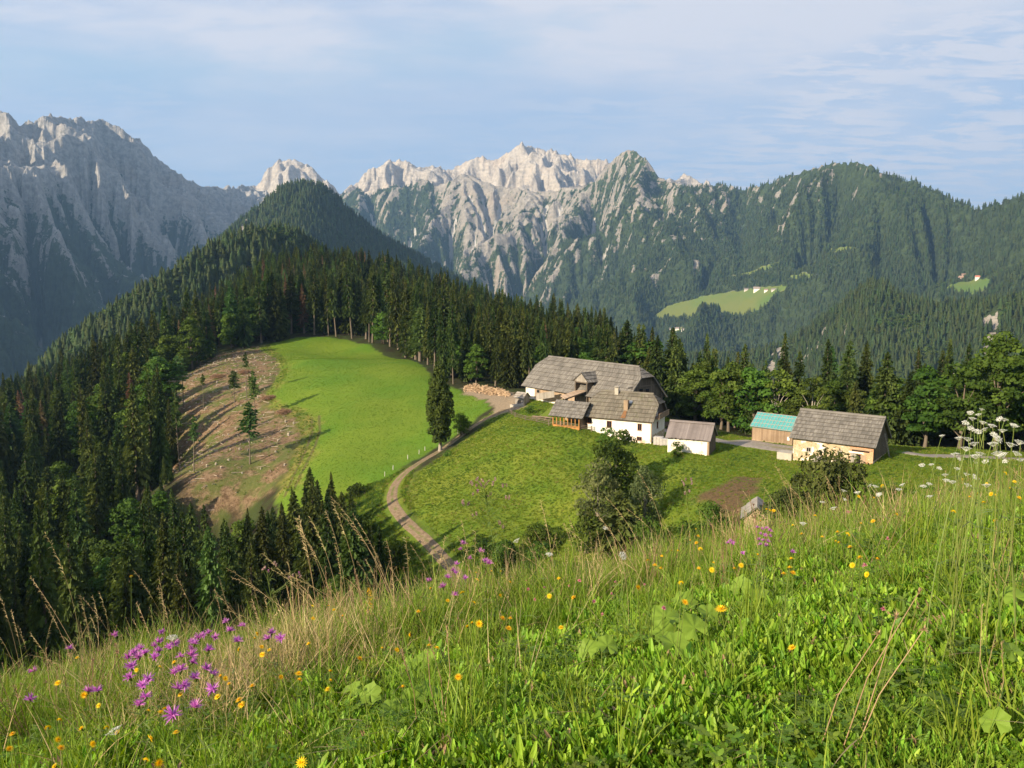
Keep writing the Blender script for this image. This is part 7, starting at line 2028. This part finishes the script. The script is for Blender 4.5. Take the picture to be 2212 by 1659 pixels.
# ---- big round leaves
t = NT('butterbur leaf'); c = t.coord('Object'); n_ = t.noise(c, 40, 5, .6); col = t.mix(n_, (.13, .23, .02), (.25, .36, .045)); M_BIGLEAF = t.bsdf(col, .55, .25, trans=.3, transcol=(.22, .32, .03), normal=t.bump(n_, .3, .004))
def big_leaf(seed, mat):
    r = random.Random(seed); n = 26; V = [(0, 0, 0)]; Fc = []
    for ring in range(1, 5):
        for k in range(n):
            a = -2.75 + 5.5 * k / (n - 1); rr = ring / 4 * (1 + .10 * math.sin(a * 7 + seed) + .05 * math.sin(a * 17)) * (1 - .12 * abs(a) / 2.75)
            V.append((rr * math.sin(a) * .5, rr * math.cos(a) * .5, .10 * rr ** 2 * math.sin(a * 2.2 + seed) + .10 * rr * abs(math.sin(a * 3.5)) - .05 * rr))
    for k in range(n - 1): Fc.append((0, 1 + k, 2 + k))
    for ring in range(3):
        for k in range(n - 1): a = 1 + ring * n + k; Fc.append((a, a + n, a + n + 1, a + 1))
    me = bpy.data.meshes.new('leaf'); me.from_pydata(V, [], Fc); me.materials.append(mat)
    me.polygons.foreach_set('use_smooth', [True] * len(Fc)); me.update(); return me
BL = [big_leaf(i, M_BIGLEAF) for i in range(4)]
M_BROWNLEAF = plain('withered leaf', (.34, .22, .10), .8, .1, .4, 30)
def butterbur(leaves, label, group=None):
    c0 = leaves[0]; P, h = ray_at_height(c0[0], c0[1] + 12, .02, 1.4, 7); base = np.array((P[0], P[1], float(mz(P[0], P[1]))))
    e = empty('butterbur', tuple(base), 0, label, 'plant', group); e.empty_display_size = .05
    for (px, py, w) in leaves:
        Q, h = ray_at_height(px, py, R_(.10, .16), 1.4, 7); k = w / F * math.hypot(Q[0], Q[1]) * 1.15
        o = obj('leaf', random.choice(BL), e); o.location = tuple(Q - base); o.scale = (k, k, k)
        o.rotation_euler = (R_(.25, .75), R_(-.35, .35), R_(-.8, .8))
        b = LB(); b.tube([tuple(Q - base), tuple((Q - base) * [.6, .6, .5]), (R_(-.02, .02), R_(-.02, .02), -.03)], .0025, .003, 5); obj('leaf_stalk', b.mesh('leaf_stalk', M_STEM), e)
butterbur([(1438, 1332, 62), (1434, 1366, 56), (1500, 1356, 62), (1478, 1300, 50), (1530, 1325, 45), (1455, 1390, 58)], 'clump of large round leaves right of the middle of the bank')
butterbur([(1312, 1395, 46), (1270, 1405, 48)], 'pair of round leaves left of the large leaf clump')
butterbur([(925, 1500, 60), (890, 1510, 48)], 'ribbed round leaf low in the middle of the foreground')
butterbur([(915, 1425, 52), (880, 1440, 40)], 'dark round leaf under the dry grass in the middle')
butterbur([(800, 1500, 46), (760, 1490, 40), (845, 1530, 44)], 'half hidden round leaves at lower left of the middle')
butterbur([(2185, 1405, 50), (2150, 1560, 52), (2195, 1290, 44)], 'round leaves at the right edge of the foreground')
butterbur([(1600, 1268, 44), (1640, 1285, 46)], 'round leaves under the crest left of the white umbels')
# a dense clump of straw beside the dry stalks, and dead thatch low on the bank
x = _mr.normal(-1.5, .42, 200); y = _mr.normal(4.7, .45, 200)
o_ = scatter('straw_clump', np.c_[x, y, mz(x, y) - .01], MEADCOL, _mr.choice([7, 8, 9], 200), np.c_[_mr.normal(0, .15, (200, 2)), _mr.random(200) * 6.28], np.repeat(_mr.uniform(.8, 1.35, 200)[:, None], 3, 1)); o_['label'] = 'dense clump of bleached straw left of the thistle'
b = LB()
for i in range(420):
    yy = 1.2 + 5 * _mr.random(); xx = (_mr.random() * 2 - 1) * (.7 * yy + .4); zz = float(mz(xx, yy))
    b.strip((xx, yy, zz + R_(.02, .10)), rdir(-.1, .35), (0, 0, 1), R_(.06, .32), R_(.002, .005), .3, 3, 'blade', random.random())
o_ = obj('dead_stalks', b.mesh('dead_stalks', M_STRAW)); tag(o_, 'fallen bleached stalks lying in the meadow', kind='stuff')
# ------------------------------------------------------------------ the air: one box of even haze round everything
def haze_box():
    Wx, y0, y1, z0, z1 = 13500, -13500, 13500, VALLEY - 180, 1420
    me = bpy.data.meshes.new('haze')
    v = [(sx * Wx, y, z) for z in (z0, z1) for (sx, y) in ((-1, y0), (1, y0), (1, y1), (-1, y1))]
    me.from_pydata(v, [], [(3, 2, 1, 0), (4, 5, 6, 7), (0, 1, 5, 4), (1, 2, 6, 5), (2, 3, 7, 6), (3, 0, 4, 7)])
    t = NT('air')
    p = t.n('ShaderNodeVolumePrincipled')
    p.inputs['Color'].default_value = (0.34, 0.61, 1.0, 1)
    p.inputs['Density'].default_value = 6.0e-5
    p.inputs['Anisotropy'].default_value = 0.2
    t.l(p.outputs[0], t.out.inputs['Volume'])
    me.materials.append(t.m)
    o = obj('haze', me); o['kind'] = 'stuff'; o['label'] = 'thin blue morning haze over the valley'
    return o
haze_box()
